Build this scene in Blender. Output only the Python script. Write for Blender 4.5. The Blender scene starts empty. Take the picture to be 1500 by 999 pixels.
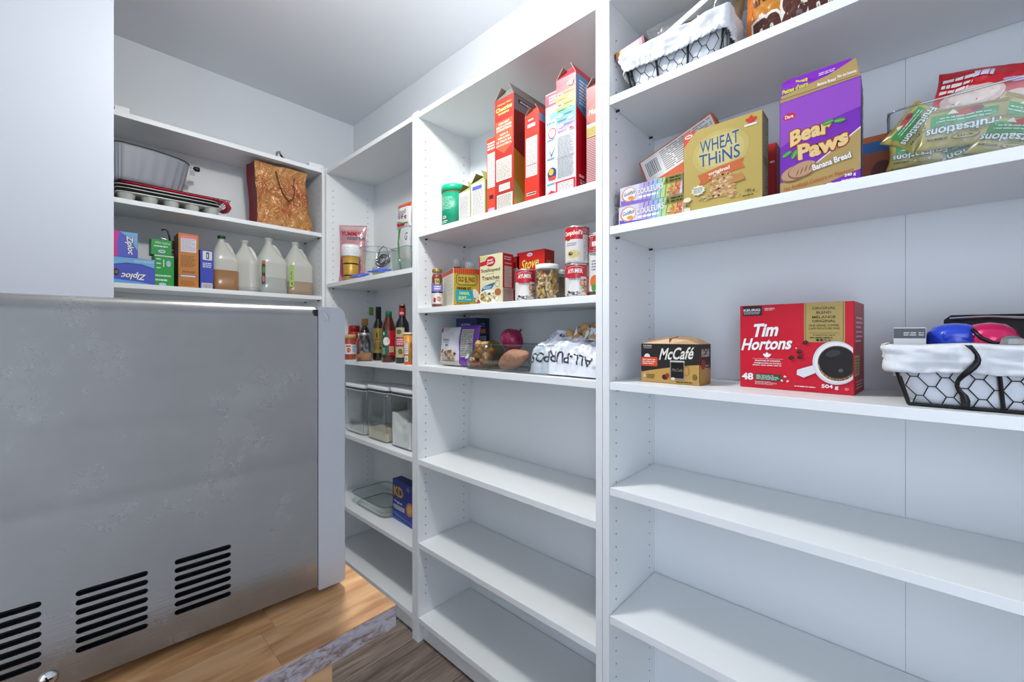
import bpy, bmesh, math, random
from math import sin, cos, pi, radians, atan, tan, sqrt
from mathutils import Vector, Matrix, noise

R = random.Random(7)
SC = bpy.context.scene
COL = SC.collection

# ------------------------------------------------------------ camera
F_PX, TH, HZ, H = 610.0, radians(47.22), 490.5, 1.147      # focal length in px, heading, horizon row, eye height
cam_d = bpy.data.cameras.new('camera'); cam = bpy.data.objects.new('camera', cam_d); COL.objects.link(cam)
cam_d.sensor_width = 36.0; cam_d.lens = F_PX / 1500 * 36.0
cam_d.shift_y = -(999 / 2 - HZ) / 1500; cam_d.clip_start = 0.02
cam.location = (0, 0, H); cam.rotation_euler = (radians(90), 0, -TH)
SC.camera = cam
# ------------------------------------------------------------ light and exposure
SC.view_settings.view_transform = 'Standard'; SC.view_settings.look = 'None'
SC.view_settings.exposure = 1.4; SC.view_settings.gamma = 1.0
W = bpy.data.worlds.new('daylight'); SC.world = W; W.use_nodes = True
W.node_tree.nodes['Background'].inputs[0].default_value = (0.9, 0.95, 1.0, 1)
W.node_tree.nodes['Background'].inputs[1].default_value = 1.0

def lamp(name, kind, loc, power, col, size=0.1, rot=None, size_y=None):
    d = bpy.data.lights.new(name, kind); o = bpy.data.objects.new(name, d); COL.objects.link(o)
    o.location = loc; d.energy = power; d.color = col
    if kind == 'AREA':
        d.size = size
        if size_y: d.shape = 'RECTANGLE'; d.size_y = size_y
    else: d.shadow_soft_size = size
    if rot: o.rotation_euler = rot
    return o
lamp('ceiling_lamp_light', 'POINT', (0.42, 0.88, H + 1.05), 6.4, (1.0, 0.985, 0.955), 0.07)
lamp('ceiling_lamp_diffuser', 'AREA', (0.42, 0.88, H + 1.06), 3.7, (1.0, 0.985, 0.955), 0.16, (0, 0, 0))
lamp('doorway_daylight', 'AREA', (-1.05, -0.45, 1.05), 2.2, (0.26, 0.50, 1.0), 0.8, (radians(90), 0, radians(-90)), 2.0)

# ------------------------------------------------------------ helpers
def lin(c):
    if isinstance(c, str):
        c = c.lstrip('#'); c = [int(c[i:i+2], 16) / 255 for i in (0, 2, 4)]
    return tuple(x / 12.92 if x <= 0.04045 else ((x + 0.055) / 1.055) ** 2.4 for x in c[:3])

_cc = {}
def lc(c):
    if c not in _cc: _cc[c] = lin(c) + (1.0,)
    return _cc[c]

def nodes(name):
    m = bpy.data.materials.new(name); m.use_nodes = True
    return m, m.node_tree, m.node_tree.nodes['Principled BSDF']

def mat(name, col=None, rough=0.5, metal=0.0, spec=0.5, bump=0.0, bscale=50.0, coat=0.0, vcol=False, var=0.0, stretch=None, trans=0.0, ior=1.45):
    m, t, b = nodes(name); L = t.links
    b.inputs['Roughness'].default_value = rough; b.inputs['Metallic'].default_value = metal
    b.inputs['Specular IOR Level'].default_value = spec; b.inputs['Coat Weight'].default_value = coat
    b.inputs['Coat Roughness'].default_value = 0.15
    b.inputs['Transmission Weight'].default_value = trans; b.inputs['IOR'].default_value = ior
    tc = t.nodes.new('ShaderNodeTexCoord'); mp = t.nodes.new('ShaderNodeMapping')
    L.new(tc.outputs['Object'], mp.inputs[0])
    if stretch: mp.inputs['Scale'].default_value = stretch
    nz = t.nodes.new('ShaderNodeTexNoise'); nz.inputs['Scale'].default_value = bscale; nz.inputs['Detail'].default_value = 4
    L.new(mp.outputs[0], nz.inputs['Vector'])
    src = None
    if vcol:
        a = t.nodes.new('ShaderNodeVertexColor'); a.layer_name = 'Col'; ik = t.nodes.new('ShaderNodeMix'); ik.data_type = 'RGBA'; ik.blend_type = 'MULTIPLY'; ik.inputs['Factor'].default_value = 1; ik.inputs['B'].default_value = (.8, .8, .8, 1); L.new(a.outputs['Color'], ik.inputs['A']); src = ik.outputs['Result']
    else:
        g = t.nodes.new('ShaderNodeRGB'); g.outputs[0].default_value = lc(col); src = g.outputs[0]
    if var:
        mx = t.nodes.new('ShaderNodeMix'); mx.data_type = 'RGBA'; mx.blend_type = 'MULTIPLY'; mx.inputs['Factor'].default_value = 1
        cr = t.nodes.new('ShaderNodeMapRange'); cr.inputs['To Min'].default_value = 1 - var; cr.inputs['To Max'].default_value = 1 + var * .3
        cr.inputs['From Min'].default_value = .3; cr.inputs['From Max'].default_value = .7
        L.new(nz.outputs['Fac'], cr.inputs['Value']); L.new(src, mx.inputs['A']); L.new(cr.outputs[0], mx.inputs['B']); src = mx.outputs['Result']
    L.new(src, b.inputs['Base Color'])
    if bump:
        bp = t.nodes.new('ShaderNodeBump'); bp.inputs['Strength'].default_value = bump; bp.inputs['Distance'].default_value = 0.002
        L.new(nz.outputs['Fac'], bp.inputs['Height']); L.new(bp.outputs[0], b.inputs['Normal'])
    return m

def clear(name, tint='#f4f8f8', refl=0.06, edge=0.55, rough=0.04, haze=0.0, hazecol='#ffffff'):
    """thin clear plastic or glass: see-through with fresnel gloss, optional milky share"""
    m, t, b = nodes(name); L = t.links; t.nodes.remove(b)
    out = t.nodes['Material Output']
    tr = t.nodes.new('ShaderNodeBsdfTransparent'); tr.inputs[0].default_value = lc(tint)
    gl = t.nodes.new('ShaderNodeBsdfGlossy'); gl.inputs['Roughness'].default_value = rough; gl.inputs[0].default_value = (1, 1, 1, 1)
    lw = t.nodes.new('ShaderNodeLayerWeight'); lw.inputs['Blend'].default_value = 0.5; pw = t.nodes.new('ShaderNodeMath'); pw.operation = 'POWER'; pw.inputs[1].default_value = 3.5; L.new(lw.outputs['Facing'], pw.inputs[0])
    mr = t.nodes.new('ShaderNodeMapRange'); mr.inputs['To Min'].default_value = refl; mr.inputs['To Max'].default_value = edge
    L.new(pw.outputs[0], mr.inputs['Value'])
    base = tr.outputs[0]
    if haze:
        df = t.nodes.new('ShaderNodeBsdfDiffuse'); df.inputs[0].default_value = lc(hazecol)
        tl = t.nodes.new('ShaderNodeBsdfTranslucent'); tl.inputs[0].default_value = lc(hazecol)
        a = t.nodes.new('ShaderNodeMixShader'); a.inputs[0].default_value = .5; L.new(df.outputs[0], a.inputs[1]); L.new(tl.outputs[0], a.inputs[2])
        m2 = t.nodes.new('ShaderNodeMixShader'); m2.inputs[0].default_value = haze
        L.new(tr.outputs[0], m2.inputs[1]); L.new(a.outputs[0], m2.inputs[2]); base = m2.outputs[0]
    mx = t.nodes.new('ShaderNodeMixShader'); L.new(mr.outputs[0], mx.inputs[0]); L.new(base, mx.inputs[1]); L.new(gl.outputs[0], mx.inputs[2])
    L.new(mx.outputs[0], out.inputs[0])
    return m

M = {}
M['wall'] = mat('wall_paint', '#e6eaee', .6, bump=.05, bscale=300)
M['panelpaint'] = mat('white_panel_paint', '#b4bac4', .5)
M['ceil'] = mat('ceiling_paint', '#e8eaee', .8, bump=.05, bscale=200)
M['lam'] = mat('white_laminate', '#eceff0', .32, bump=.01, bscale=80)
M['back'] = mat('white_back_board', '#e8ecee', .5)
M['hole'] = mat('dark_hole', '#4c4c50', .8)
M['peg'] = mat('dark_metal_peg', '#3a3a38', .4, .8)
M['print'] = mat('printed_card', rough=.42, vcol=True)
M['gloss'] = mat('glossy_print', rough=.2, vcol=True, coat=.3)
M['film'] = mat('plastic_film', rough=.22, vcol=True, coat=.4, bump=.25, bscale=60)
M['cloth'] = mat('white_cloth', '#dfe2e6', .9, bump=.5, bscale=90, stretch=(1, 1, .25))
M['cloth2'] = mat('thin_white_cloth', '#dfe3ea', .9, bump=.3, bscale=60)
M['blackwire'] = mat('black_wire', '#17181a', .4, .3)
M['black'] = mat('black_plastic', '#141518', .35)
M['white'] = mat('white_plastic', '#eceeee', .35)
M['metalcap'] = mat('lid_metal', '#c9c9c6', .25, .9)
M['chrome'] = mat('chrome', '#d5d5d5', .12, 1.0)
M['glass'] = clear('clear_glass', '#fafcfb', .03, .55, .02)
M['glassdark'] = clear('thick_glass_edge', '#bccac4', .15, .8, .03)
M['plastic'] = clear('clear_plastic', '#f7f9f9', .03, .45, .05)
M['plasticedge'] = clear('clear_plastic_edge', '#c4ccd0', .25, .7, .05)
M['bagclear'] = clear('clear_bag', '#f4f6f7', .08, .5, .12, .05)
M['frost'] = clear('milky_plastic', '#f0f0ea', .04, .25, .25, .86, '#fafaf4')

def link(o, parent=None):
    COL.objects.link(o)
    if parent is not None: o.parent = parent
    return o

def obj(name, vs, fs, m, parent=None, smooth=False, cols=None, loc=None, rot=None, mats=None, midx=None):
    me = bpy.data.meshes.new(name); me.from_pydata([tuple(v) for v in vs], [], fs)
    for mm in (mats or [m]): me.materials.append(M[mm] if isinstance(mm, str) else mm)
    if midx: me.polygons.foreach_set('material_index', midx)
    if smooth: me.polygons.foreach_set('use_smooth', [True] * len(me.polygons))
    if cols is not None:
        ca = me.color_attributes.new('Col', 'FLOAT_COLOR', 'CORNER'); buf = []
        for p in me.polygons:
            c = lc(cols[p.index]) if isinstance(cols, list) else lc(cols)
            for _ in range(p.loop_total): buf.extend(c)
        ca.data.foreach_set('color', buf)
    if me.validate(): print('INVALID', name, parent.get('label') if parent else '')
    me.update()
    o = bpy.data.objects.new(name, me); link(o, parent)
    if loc: o.location = loc
    if rot is not None: o.rotation_euler = rot if isinstance(rot, (tuple, list)) else (0, 0, rot)
    return o

def tag(o, label=None, cat=None, group=None, kind=None):
    if label: o['label'] = label
    if cat: o['category'] = cat
    if group: o['group'] = group
    if kind: o['kind'] = kind
    return o

def thing(name, label, cat, loc=(0, 0, 0), rz=0.0, group=None):
    o = bpy.data.objects.new(name, None); link(o); o.location = loc
    o.rotation_euler = rz if isinstance(rz, (tuple, list)) else (0, 0, rz)
    o.empty_display_size = .05
    return tag(o, label, cat, group)

class MB:
    """collects shapes for one mesh"""
    def __init__(s): s.v = []; s.f = []; s.c = []
    def add(s, vs, fs, col=None):
        b = len(s.v); s.v += [tuple(v) for v in vs]; s.f += [tuple(i + b for i in f) for f in fs]; s.c += [col] * len(fs); return s
    def box(s, x0, x1, y0, y1, z0, z1, col=None):
        v = [(x0, y0, z0), (x1, y0, z0), (x1, y1, z0), (x0, y1, z0), (x0, y0, z1), (x1, y0, z1), (x1, y1, z1), (x0, y1, z1)]
        return s.add(v, [(0, 3, 2, 1), (4, 5, 6, 7), (0, 1, 5, 4), (1, 2, 6, 5), (2, 3, 7, 6), (3, 0, 4, 7)], col)
    def bbox(s, x0, x1, y0, y1, z0, z1, bv=.001, col=None):
        bm = bmesh.new(); bmesh.ops.create_cube(bm, size=1)
        for v in bm.verts: v.co = ((x0 + x1) / 2 + v.co.x * (x1 - x0), (y0 + y1) / 2 + v.co.y * (y1 - y0), (z0 + z1) / 2 + v.co.z * (z1 - z0))
        bmesh.ops.bevel(bm, geom=bm.edges[:], offset=bv, segments=2, profile=.5, affect='EDGES')
        s.addbm(bm, col); return s
    def addbm(s, bm, col=None):
        bm.verts.index_update(); s.add([v.co.copy() for v in bm.verts], [[v.index for v in f.verts] for f in bm.faces], col); bm.free()
    def tube(s, pts, r, n=8, col=None, caps=True, closed=False):
        pts = [Vector(p) for p in pts]; m = len(pts); rings = []; up = Vector((0, 0, 1))
        prev = None
        for i, p in enumerate(pts):
            if closed: d = pts[(i + 1) % m] - pts[i - 1]
            else: d = pts[min(i + 1, m - 1)] - pts[max(i - 1, 0)]
            d.normalize()
            if prev is None: a = d.cross(up if abs(d.z) < .9 else Vector((1, 0, 0))).normalized()
            else: a = (prev - d * prev.dot(d)).normalized()
            prev = a; b = d.cross(a)
            rr = r[i] if isinstance(r, (list, tuple)) else r
            rings.append([p + (a * cos(2 * pi * k / n) + b * sin(2 * pi * k / n)) * rr for k in range(n)])
        vs = [v for rg in rings for v in rg]; fs = []
        for i in range(m if closed else m - 1):
            j = (i + 1) % m
            for k in range(n): fs.append((i * n + k, i * n + (k + 1) % n, j * n + (k + 1) % n, j * n + k))
        if caps and not closed: fs += [tuple(range(n))[::-1], tuple((m - 1) * n + k for k in range(n))]
        return s.add(vs, fs, col)
    def lathe(s, prof, n=32, cx=0, cy=0, col=None, cap0=True, cap1=True):
        vs = []; fs = []
        for (r, z) in prof:
            for k in range(n): a = 2 * pi * k / n; vs.append((cx + r * cos(a), cy + r * sin(a), z))
        for i in range(len(prof) - 1):
            for k in range(n): fs.append((i * n + k, i * n + (k + 1) % n, (i + 1) * n + (k + 1) % n, (i + 1) * n + k))
        if cap0: fs.append(tuple(range(n))[::-1])
        if cap1: fs.append(tuple((len(prof) - 1) * n + k for k in range(n)))
        return s.add(vs, fs, col)
    def loft(s, secs, n=36, col=None, cap0=True, cap1=True):
        """secs: (z, half_w, half_d, exponent, cx, cy); superellipse rings"""
        vs = []; fs = []
        for q in secs:
            z, a, b = q[:3]; e = q[3] if len(q) > 3 else 2; ox = q[4] if len(q) > 4 else 0; oy = q[5] if len(q) > 5 else 0
            for k in range(n):
                t = 2 * pi * (k + .5) / n; c, d = cos(t), sin(t)
                vs.append((ox + a * math.copysign(abs(c) ** (2 / e), c), oy + b * math.copysign(abs(d) ** (2 / e), d), z))
        for i in range(len(secs) - 1):
            for k in range(n): fs.append((i * n + k, i * n + (k + 1) % n, (i + 1) * n + (k + 1) % n, (i + 1) * n + k))
        if cap0: fs.append(tuple(range(n))[::-1])
        if cap1: fs.append(tuple((len(secs) - 1) * n + k for k in range(n)))
        return s.add(vs, fs, col)
    def build(s, name, m, parent=None, smooth=False, **kw):
        cols = s.c if any(c is not None for c in s.c) else None
        o = obj(name, s.v, s.f, m, parent, smooth, cols, **kw)
        return o

def autosmooth(o, ang=40):
    me = o.data; me.polygons.foreach_set('use_smooth', [True] * len(me.polygons))
    bm = bmesh.new(); bm.from_mesh(me)
    for e in bm.edges:
        if len(e.link_faces) == 2 and e.link_faces[0].normal.angle(e.link_faces[1].normal, 0) > radians(ang): e.smooth = False
    bm.to_mesh(me); bm.free(); return o

# text outlines from Blender's own built-in face, cached
_tm = {}
def glyphs(s, off=0.0):
    if (s, off) in _tm: return _tm[(s, off)]
    c = bpy.data.curves.new('t', 'FONT'); c.body = s; c.offset = off; c.resolution_u = 3; c.fill_mode = 'FRONT'
    o = bpy.data.objects.new('t', c); me = bpy.data.meshes.new_from_object(o)
    vs = [(v.co.x, v.co.y) for v in me.vertices]; fs = [tuple(p.vertices) for p in me.polygons]
    # make every face look the same way
    out = []
    for f in fs:
        a = sum(vs[f[i]][0] * vs[f[(i + 1) % len(f)]][1] - vs[f[(i + 1) % len(f)]][0] * vs[f[i]][1] for i in range(len(f)))
        out.append(f if a > 0 else f[::-1])
    bpy.data.objects.remove(o); bpy.data.curves.remove(c); bpy.data.meshes.remove(me)
    _tm[(s, off)] = (vs, out); return _tm[(s, off)]

class Art:
    """flat print on a face: coloured shapes and lettering, each a hair above the last"""
    def __init__(s, fn, sub=None): s.fn = fn; s.v = []; s.f = []; s.c = []; s.k = 1; s.sub = sub; s.r = random.Random(3)
    def add(s, vs, fs, col, bump=True):
        z = s.k * 6e-5
        if bump: s.k += 1
        if s.sub:
            vs = list(vs); tr = []
            for f in fs:
                for i in range(1, len(f) - 1): tr.append((f[0], f[i], f[i + 1]))
            done = []; cache = {}
            while tr:
                a, b, c = tr.pop(); e = []
                for (p, q) in ((a, b), (b, c), (c, a)): e.append((vs[p][0] - vs[q][0]) ** 2 + (vs[p][1] - vs[q][1]) ** 2)
                m = max(e)
                if m <= s.sub ** 2 or len(done) > 30000: done.append((a, b, c)); continue
                i = e.index(m); p, q, o = [(a, b, c), (b, c, a), (c, a, b)][i]
                key = (min(p, q), max(p, q))
                if key not in cache: cache[key] = len(vs); vs.append(((vs[p][0] + vs[q][0]) / 2, (vs[p][1] + vs[q][1]) / 2))
                n = cache[key]; tr += [(p, n, o), (n, q, o)]
            fs = done
        b = len(s.v); s.v += [s.fn(u, v, z) for u, v in vs]; s.f += [tuple(i + b for i in f) for f in fs]; s.c += [col] * len(fs); return s
    def rect(s, u0, v0, u1, v1, col): return s.add([(u0, v0), (u1, v0), (u1, v1), (u0, v1)], [(0, 1, 2, 3)], col)
    def poly(s, pts, col):
        a = sum(pts[i][0] * pts[(i + 1) % len(pts)][1] - pts[(i + 1) % len(pts)][0] * pts[i][1] for i in range(len(pts)))
        if a < 0: pts = pts[::-1]
        if s.sub:   # fan from centre keeps concave blobs tame
            cx = sum(p[0] for p in pts) / len(pts); cy = sum(p[1] for p in pts) / len(pts); n = len(pts)
            return s.add(list(pts) + [(cx, cy)], [(i, (i + 1) % n, n) for i in range(n)], col)
        return s.add(pts, [tuple(range(len(pts)))], col)
    def ell(s, cx, cy, rx, ry, col, rot=0, n=28, a0=0, a1=2 * pi):
        c, d = cos(rot), sin(rot); p = []
        for k in range(n):
            t = a0 + (a1 - a0) * k / (n if a1 - a0 > 6.28 else n - 1); x, y = rx * cos(t), ry * sin(t); p.append((cx + x * c - y * d, cy + x * d + y * c))
        return s.poly(p, col)
    def ring(s, cx, cy, rx, ry, wd, col, n=32):
        vs = []; fs = []
        for k in range(n):
            t = 2 * pi * k / n; vs += [(cx + rx * cos(t), cy + ry * sin(t)), (cx + (rx - wd) * cos(t), cy + (ry - wd) * sin(t))]
        for k in range(n): j = (k + 1) % n; fs.append((2 * k + 1, 2 * k, 2 * j, 2 * j + 1))
        return s.add(vs, fs, col)
    def rrect(s, u0, v0, u1, v1, r, col):
        p = []
        for (x, y, a) in ((u1 - r, v0 + r, -90), (u1 - r, v1 - r, 0), (u0 + r, v1 - r, 90), (u0 + r, v0 + r, 180)):
            for k in range(5): t = radians(a + 22.5 * k); p.append((x + r * cos(t), y + r * sin(t)))
        return s.poly(p, col)
    def text(s, t, cx, cy, w, h, col, off=0.0, shear=0.0, rot=0.0, outline=None, ooff=.05, arc=0.0, fn=None):
        vs, fs = glyphs(t, off); x0 = min(v[0] for v in vs); x1 = max(v[0] for v in vs); y0 = min(v[1] for v in vs); y1 = max(v[1] for v in vs)
        c, d = cos(rot), sin(rot)
        def tf(x, y):
            x = ((x - x0) / (x1 - x0) - .5); y = ((y - y0) / (y1 - y0) - .5)
            y2 = y * h + arc * h * (1 - 4 * x * x); x2 = x * w + shear * y * h
            return (cx + x2 * c - y2 * d, cy + x2 * d + y2 * c)
        if outline:
            ov, of = glyphs(t, off + ooff); s.add([tf(*v) for v in ov], of, outline)
        return s.add([tf(*v) for v in vs], fs, col)
    def lines(s, u0, v0, u1, v1, n, col, fill=.5, dash=None, ends=True):
        vs = []; fs = []; dv = (v1 - v0) / n; dash = dash or (u1 - u0) / 6
        for i in range(n):
            x = u0; y = v0 + i * dv + dv * (1 - fill) / 2; e = u1 - (s.r.random() * .25 * (u1 - u0) if ends and i % 3 == 0 else 0)
            while x < e:
                L = min(dash * (.5 + s.r.random()), e - x); b = len(vs)
                vs += [(x, y), (x + L, y), (x + L, y + dv * fill), (x, y + dv * fill)]; fs.append((b, b + 1, b + 2, b + 3)); x += L + dash * .18
        return s.add(vs, fs, col)
    def barcode(s, u0, v0, u1, v1):
        s.rect(u0, v0, u1, v1, '#f4f4f4'); vs = []; fs = []; x = u0 + (u1 - u0) * .08
        while x < u1 - (u1 - u0) * .1:
            wd = (u1 - u0) * (.015 + .035 * s.r.random()); b = len(vs)
            vs += [(x, v0 + (v1 - v0) * .1), (x + wd, v0 + (v1 - v0) * .1), (x + wd, v1 - (v1 - v0) * .1), (x, v1 - (v1 - v0) * .1)]; fs.append((b, b + 1, b + 2, b + 3)); x += wd * 2.1
        return s.add(vs, fs, '#222222')
    def blobs(s, cx, cy, rx, ry, n, cols, size):
        """picture of food: a scatter of small irregular patches inside an ellipse"""
        for i in range(n):
            t = s.r.random() * 2 * pi; q = sqrt(s.r.random()); x = cx + rx * q * cos(t); y = cy + ry * q * sin(t)
            m = s.r.randint(5, 7); a = s.r.random() * 6; sz = size * (.6 + .8 * s.r.random())
            p = [(x + sz * (.7 + .5 * s.r.random()) * cos(a + 2 * pi * k / m), y + sz * .7 * (.7 + .5 * s.r.random()) * sin(a + 2 * pi * k / m)) for k in range(m)]
            kk = s.k; s.poly(p, cols[i % len(cols)]); s.k = kk + (1 if i % 6 == 5 else 0)
        return s
    def build(s, name, parent, m='print', smooth=False):
        o = obj(name, s.v, s.f, m, parent, smooth, s.c); return o

def cylmap(r, cx=0, cy=0, a0=0.0): return lambda u, v, k: (cx + (r + k) * sin(u / r + a0), cy - (r + k) * cos(u / r + a0), v)

class Carton:
    """a cardboard box: body, flap seams, printed faces; local front is -Y"""
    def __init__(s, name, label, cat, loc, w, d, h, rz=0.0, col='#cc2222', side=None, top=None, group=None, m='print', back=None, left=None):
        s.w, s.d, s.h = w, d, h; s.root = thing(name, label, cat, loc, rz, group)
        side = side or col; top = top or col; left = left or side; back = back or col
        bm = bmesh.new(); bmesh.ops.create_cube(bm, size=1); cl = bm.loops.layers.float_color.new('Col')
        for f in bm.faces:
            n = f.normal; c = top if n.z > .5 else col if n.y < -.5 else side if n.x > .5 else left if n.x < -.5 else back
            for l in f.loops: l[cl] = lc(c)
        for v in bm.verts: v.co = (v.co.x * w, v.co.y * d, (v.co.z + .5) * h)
        bmesh.ops.bevel(bm, geom=bm.edges[:], offset=min(.0012, w * .02), segments=1, affect='EDGES')
        me = bpy.data.meshes.new('box_body'); bm.to_mesh(me); bm.free(); me.materials.append(M[m])
        s.body = link(bpy.data.objects.new('box_body', me), s.root); s.m = m
    def F(s): w, d = s.w, s.d; return Art(lambda u, v, k: (u - w / 2, -d / 2 - k, v))
    def S(s): w, d = s.w, s.d; return Art(lambda u, v, k: (w / 2 + k, u - d / 2, v))
    def L(s): w, d = s.w, s.d; return Art(lambda u, v, k: (-w / 2 - k, d / 2 - u, v))
    def T(s): w, d, h = s.w, s.d, s.h; return Art(lambda u, v, k: (u - w / 2, v - d / 2, h + k))
    def put(s, a, name='printed_front'): return a.build(name, s.root, s.m)
    def flaps(s, col, inner='#9a8468', ang=55, n=2):
        """open glued-flap top of a cereal box"""
        w, d, h = s.w, s.d, s.h; t = .0008
        for sg in (-1, 1):      # small end flaps (over the narrow front and back)
            if sg > 0 and n < 2: continue
            a = radians(ang if sg < 0 else ang - 15); L = w * .55
            y = sg * d / 2; q = -sg
            v = [(-w / 2, y, h), (w / 2, y, h), (w * .12, y + q * cos(a) * L, h + sin(a) * L), (-w * .12, y + q * cos(a) * L, h + sin(a) * L)]
            v += [(p[0], p[1] + q * t, p[2] - t) for p in v]
            obj('end_flap', v, [(0, 1, 2, 3), (7, 6, 5, 4), (0, 4, 5, 1), (1, 5, 6, 2), (2, 6, 7, 3), (3, 7, 4, 0)], s.m, s.root, cols=[col, inner] + [inner] * 4)
        for sg in (-1, 1):
            a = radians(62 if sg > 0 else 50); L = w * .55; x = sg * w / 2
            v = [(x, -d / 2, h), (x, d / 2, h), (x - sg * cos(a) * L, d / 2, h + sin(a) * L), (x - sg * cos(a) * L, -d / 2, h + sin(a) * L)]
            v += [(p[0] - sg * t, p[1], p[2] - t) for p in v]
            obj('long_flap', v, [(0, 1, 2, 3), (7, 6, 5, 4), (0, 4, 5, 1), (1, 5, 6, 2), (2, 6, 7, 3), (3, 7, 4, 0)], s.m, s.root, cols=[col, inner] + [inner] * 4)

# a picture point -> a point of the room on a plane x=X, y=Y or z=Z (used to measure where things stand)
def pt(sx, sy, X=None, Y=None, Z=None):
    a = TH + atan((sx - 750) / F_PX)
    if X is not None: x = X; y = X / tan(a)
    elif Y is not None: y = Y; x = Y * tan(a)
    else:
        d = F_PX * (H - Z) / (sy - HZ); r = (sx - 750) / F_PX * d; x = d * sin(TH) + r * cos(TH); y = d * cos(TH) - r * sin(TH)
    d = x * sin(TH) + y * cos(TH)
    return Vector((x, y, H + (HZ - sy) * d / F_PX))
def onX(a, b, X, sy, z):
    """front plane x=X between picture columns a and b, top edge through row sy at column a, standing on z -> y centre, width, height"""
    p = pt(a, sy, X=X); q = pt(b, 500, X=X); return (p.y + q.y) / 2, abs(p.y - q.y), p.z - z
def onY(a, b, Y, sy, z):
    p = pt(a, sy, Y=Y); q = pt(b, 500, Y=Y); return (p.x + q.x) / 2, abs(p.x - q.x), p.z - z

# ------------------------------------------------------------ the room
X0, XB, XW = 0.900, 1.158, 1.183            # shelf fronts, shelf backs and wall on the right
YB, YW = 2.1255, 2.386                      # front of the back unit, back wall
ZC = H + 1.2476
def struct(name, mb, m, parent=None, **kw):
    o = mb.build(name, m, parent, **kw)
    if parent is None: o['kind'] = 'structure'
    return o
XL, YN, YS = -0.85, -1.0, 1.60
struct('wall_right', MB().box(XW, XW + .1, YN - .1, YW + .1, 0, ZC), 'wall')
struct('wall_back', MB().box(XL - .1, XW, YW, YW + .1, 0, ZC), 'wall')
struct('wall_left', MB().box(XL - .1, XL, YN - .1, -.88, 0, ZC).box(XL - .1, XL, -.02, YW, 0, ZC).box(XL - .1, XL, -.88, -.02, 2.08, ZC), 'wall')
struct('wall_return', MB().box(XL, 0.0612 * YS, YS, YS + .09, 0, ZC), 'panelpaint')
struct('wall_front', MB().box(XL, XW, YN - .1, YN, 0, ZC), 'wall')
struct('ceiling', MB().box(XL - .1, XW + .1, YN - .1, YW + .1, ZC, ZC + .1), 'ceil')
# floor of wood-look planks laid along x
fm, t, b = nodes('plank_vinyl'); Lk = t.links
oi = t.nodes.new('ShaderNodeObjectInfo'); tc = t.nodes.new('ShaderNodeTexCoord'); mp = t.nodes.new('ShaderNodeMapping')
mp.inputs['Scale'].default_value = (1.6, 22, 1); Lk.new(tc.outputs['Object'], mp.inputs[0]); Lk.new(oi.outputs['Random'], mp.inputs['Location'])
nz = t.nodes.new('ShaderNodeTexNoise'); nz.inputs['Scale'].default_value = 3; nz.inputs['Detail'].default_value = 8; nz.inputs['Roughness'].default_value = .65; nz.inputs['Distortion'].default_value = .6
Lk.new(mp.outputs[0], nz.inputs['Vector'])
cr = t.nodes.new('ShaderNodeValToRGB'); Lk.new(nz.outputs['Fac'], cr.inputs[0])
cr.color_ramp.elements[0].position = .3; cr.color_ramp.elements[0].color = lc('#5a4c40'); cr.color_ramp.elements[1].position = .72; cr.color_ramp.elements[1].color = lc('#a5978a')
e = cr.color_ramp.elements.new(.5); e.color = lc('#83746a')
mx = t.nodes.new('ShaderNodeMix'); mx.data_type = 'RGBA'; mx.blend_type = 'MULTIPLY'; mx.inputs['Factor'].default_value = 1
mr = t.nodes.new('ShaderNodeMapRange'); mr.inputs['To Min'].default_value = .62; mr.inputs['To Max'].default_value = 1.12; Lk.new(oi.outputs['Random'], mr.inputs['Value'])
Lk.new(cr.outputs[0], mx.inputs['A']); Lk.new(mr.outputs[0], mx.inputs['B']); Lk.new(mx.outputs['Result'], b.inputs['Base Color'])
b.inputs['Roughness'].default_value = .45
bp = t.nodes.new('ShaderNodeBump'); bp.inputs['Strength'].default_value = .3; bp.inputs['Distance'].default_value = .001
Lk.new(nz.outputs['Fac'], bp.inputs['Height']); Lk.new(bp.outputs[0], b.inputs['Normal']); M['plank'] = fm
fl = struct('floor', MB().box(XL - .1, XW + .1, YN - .1, YW + .1, -.06, -.006), 'hole')
row = 0; y = -1.0
plank_mesh = {}
while y < YW:
    x = XL - (row * .37) % .9
    while x < XW:
        a, c = max(x, XL), min(x + .9, XW)
        if c - a > .02:
            key = round(c - a, 3)
            if key not in plank_mesh:
                o = MB().bbox(0, c - a - .002, 0, .1282, -.006, 0, .0006).build('plank', 'plank', fl); plank_mesh[key] = o.data
            else: o = link(bpy.data.objects.new('plank', plank_mesh[key]), fl)
            o.location = (a, y, 0)
        x += .9
    y += .13; row += 1

# ------------------------------------------------------------ shelving units
TP = .0195
def holes(xs, y, sgn, zs, parent, nx=None):
    """rows of drilled peg holes on a panel face; sgn = which way the face looks"""
    mb = MB()
    for (px, py, nrm) in xs:
        for z in zs:
            n = 6; c = Vector((px, py, z)); nv = Vector(nrm); a = Vector((0, 0, 1)); bb = nv.cross(a)
            mb.add([c + (a * cos(2 * pi * k / n) + bb * sin(2 * pi * k / n)) * .0024 + nv * .0003 for k in range(n)], [tuple(range(n))], None)
    o = mb.build('peg_holes', 'hole', parent); o['kind'] = 'stuff'; return o

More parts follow.
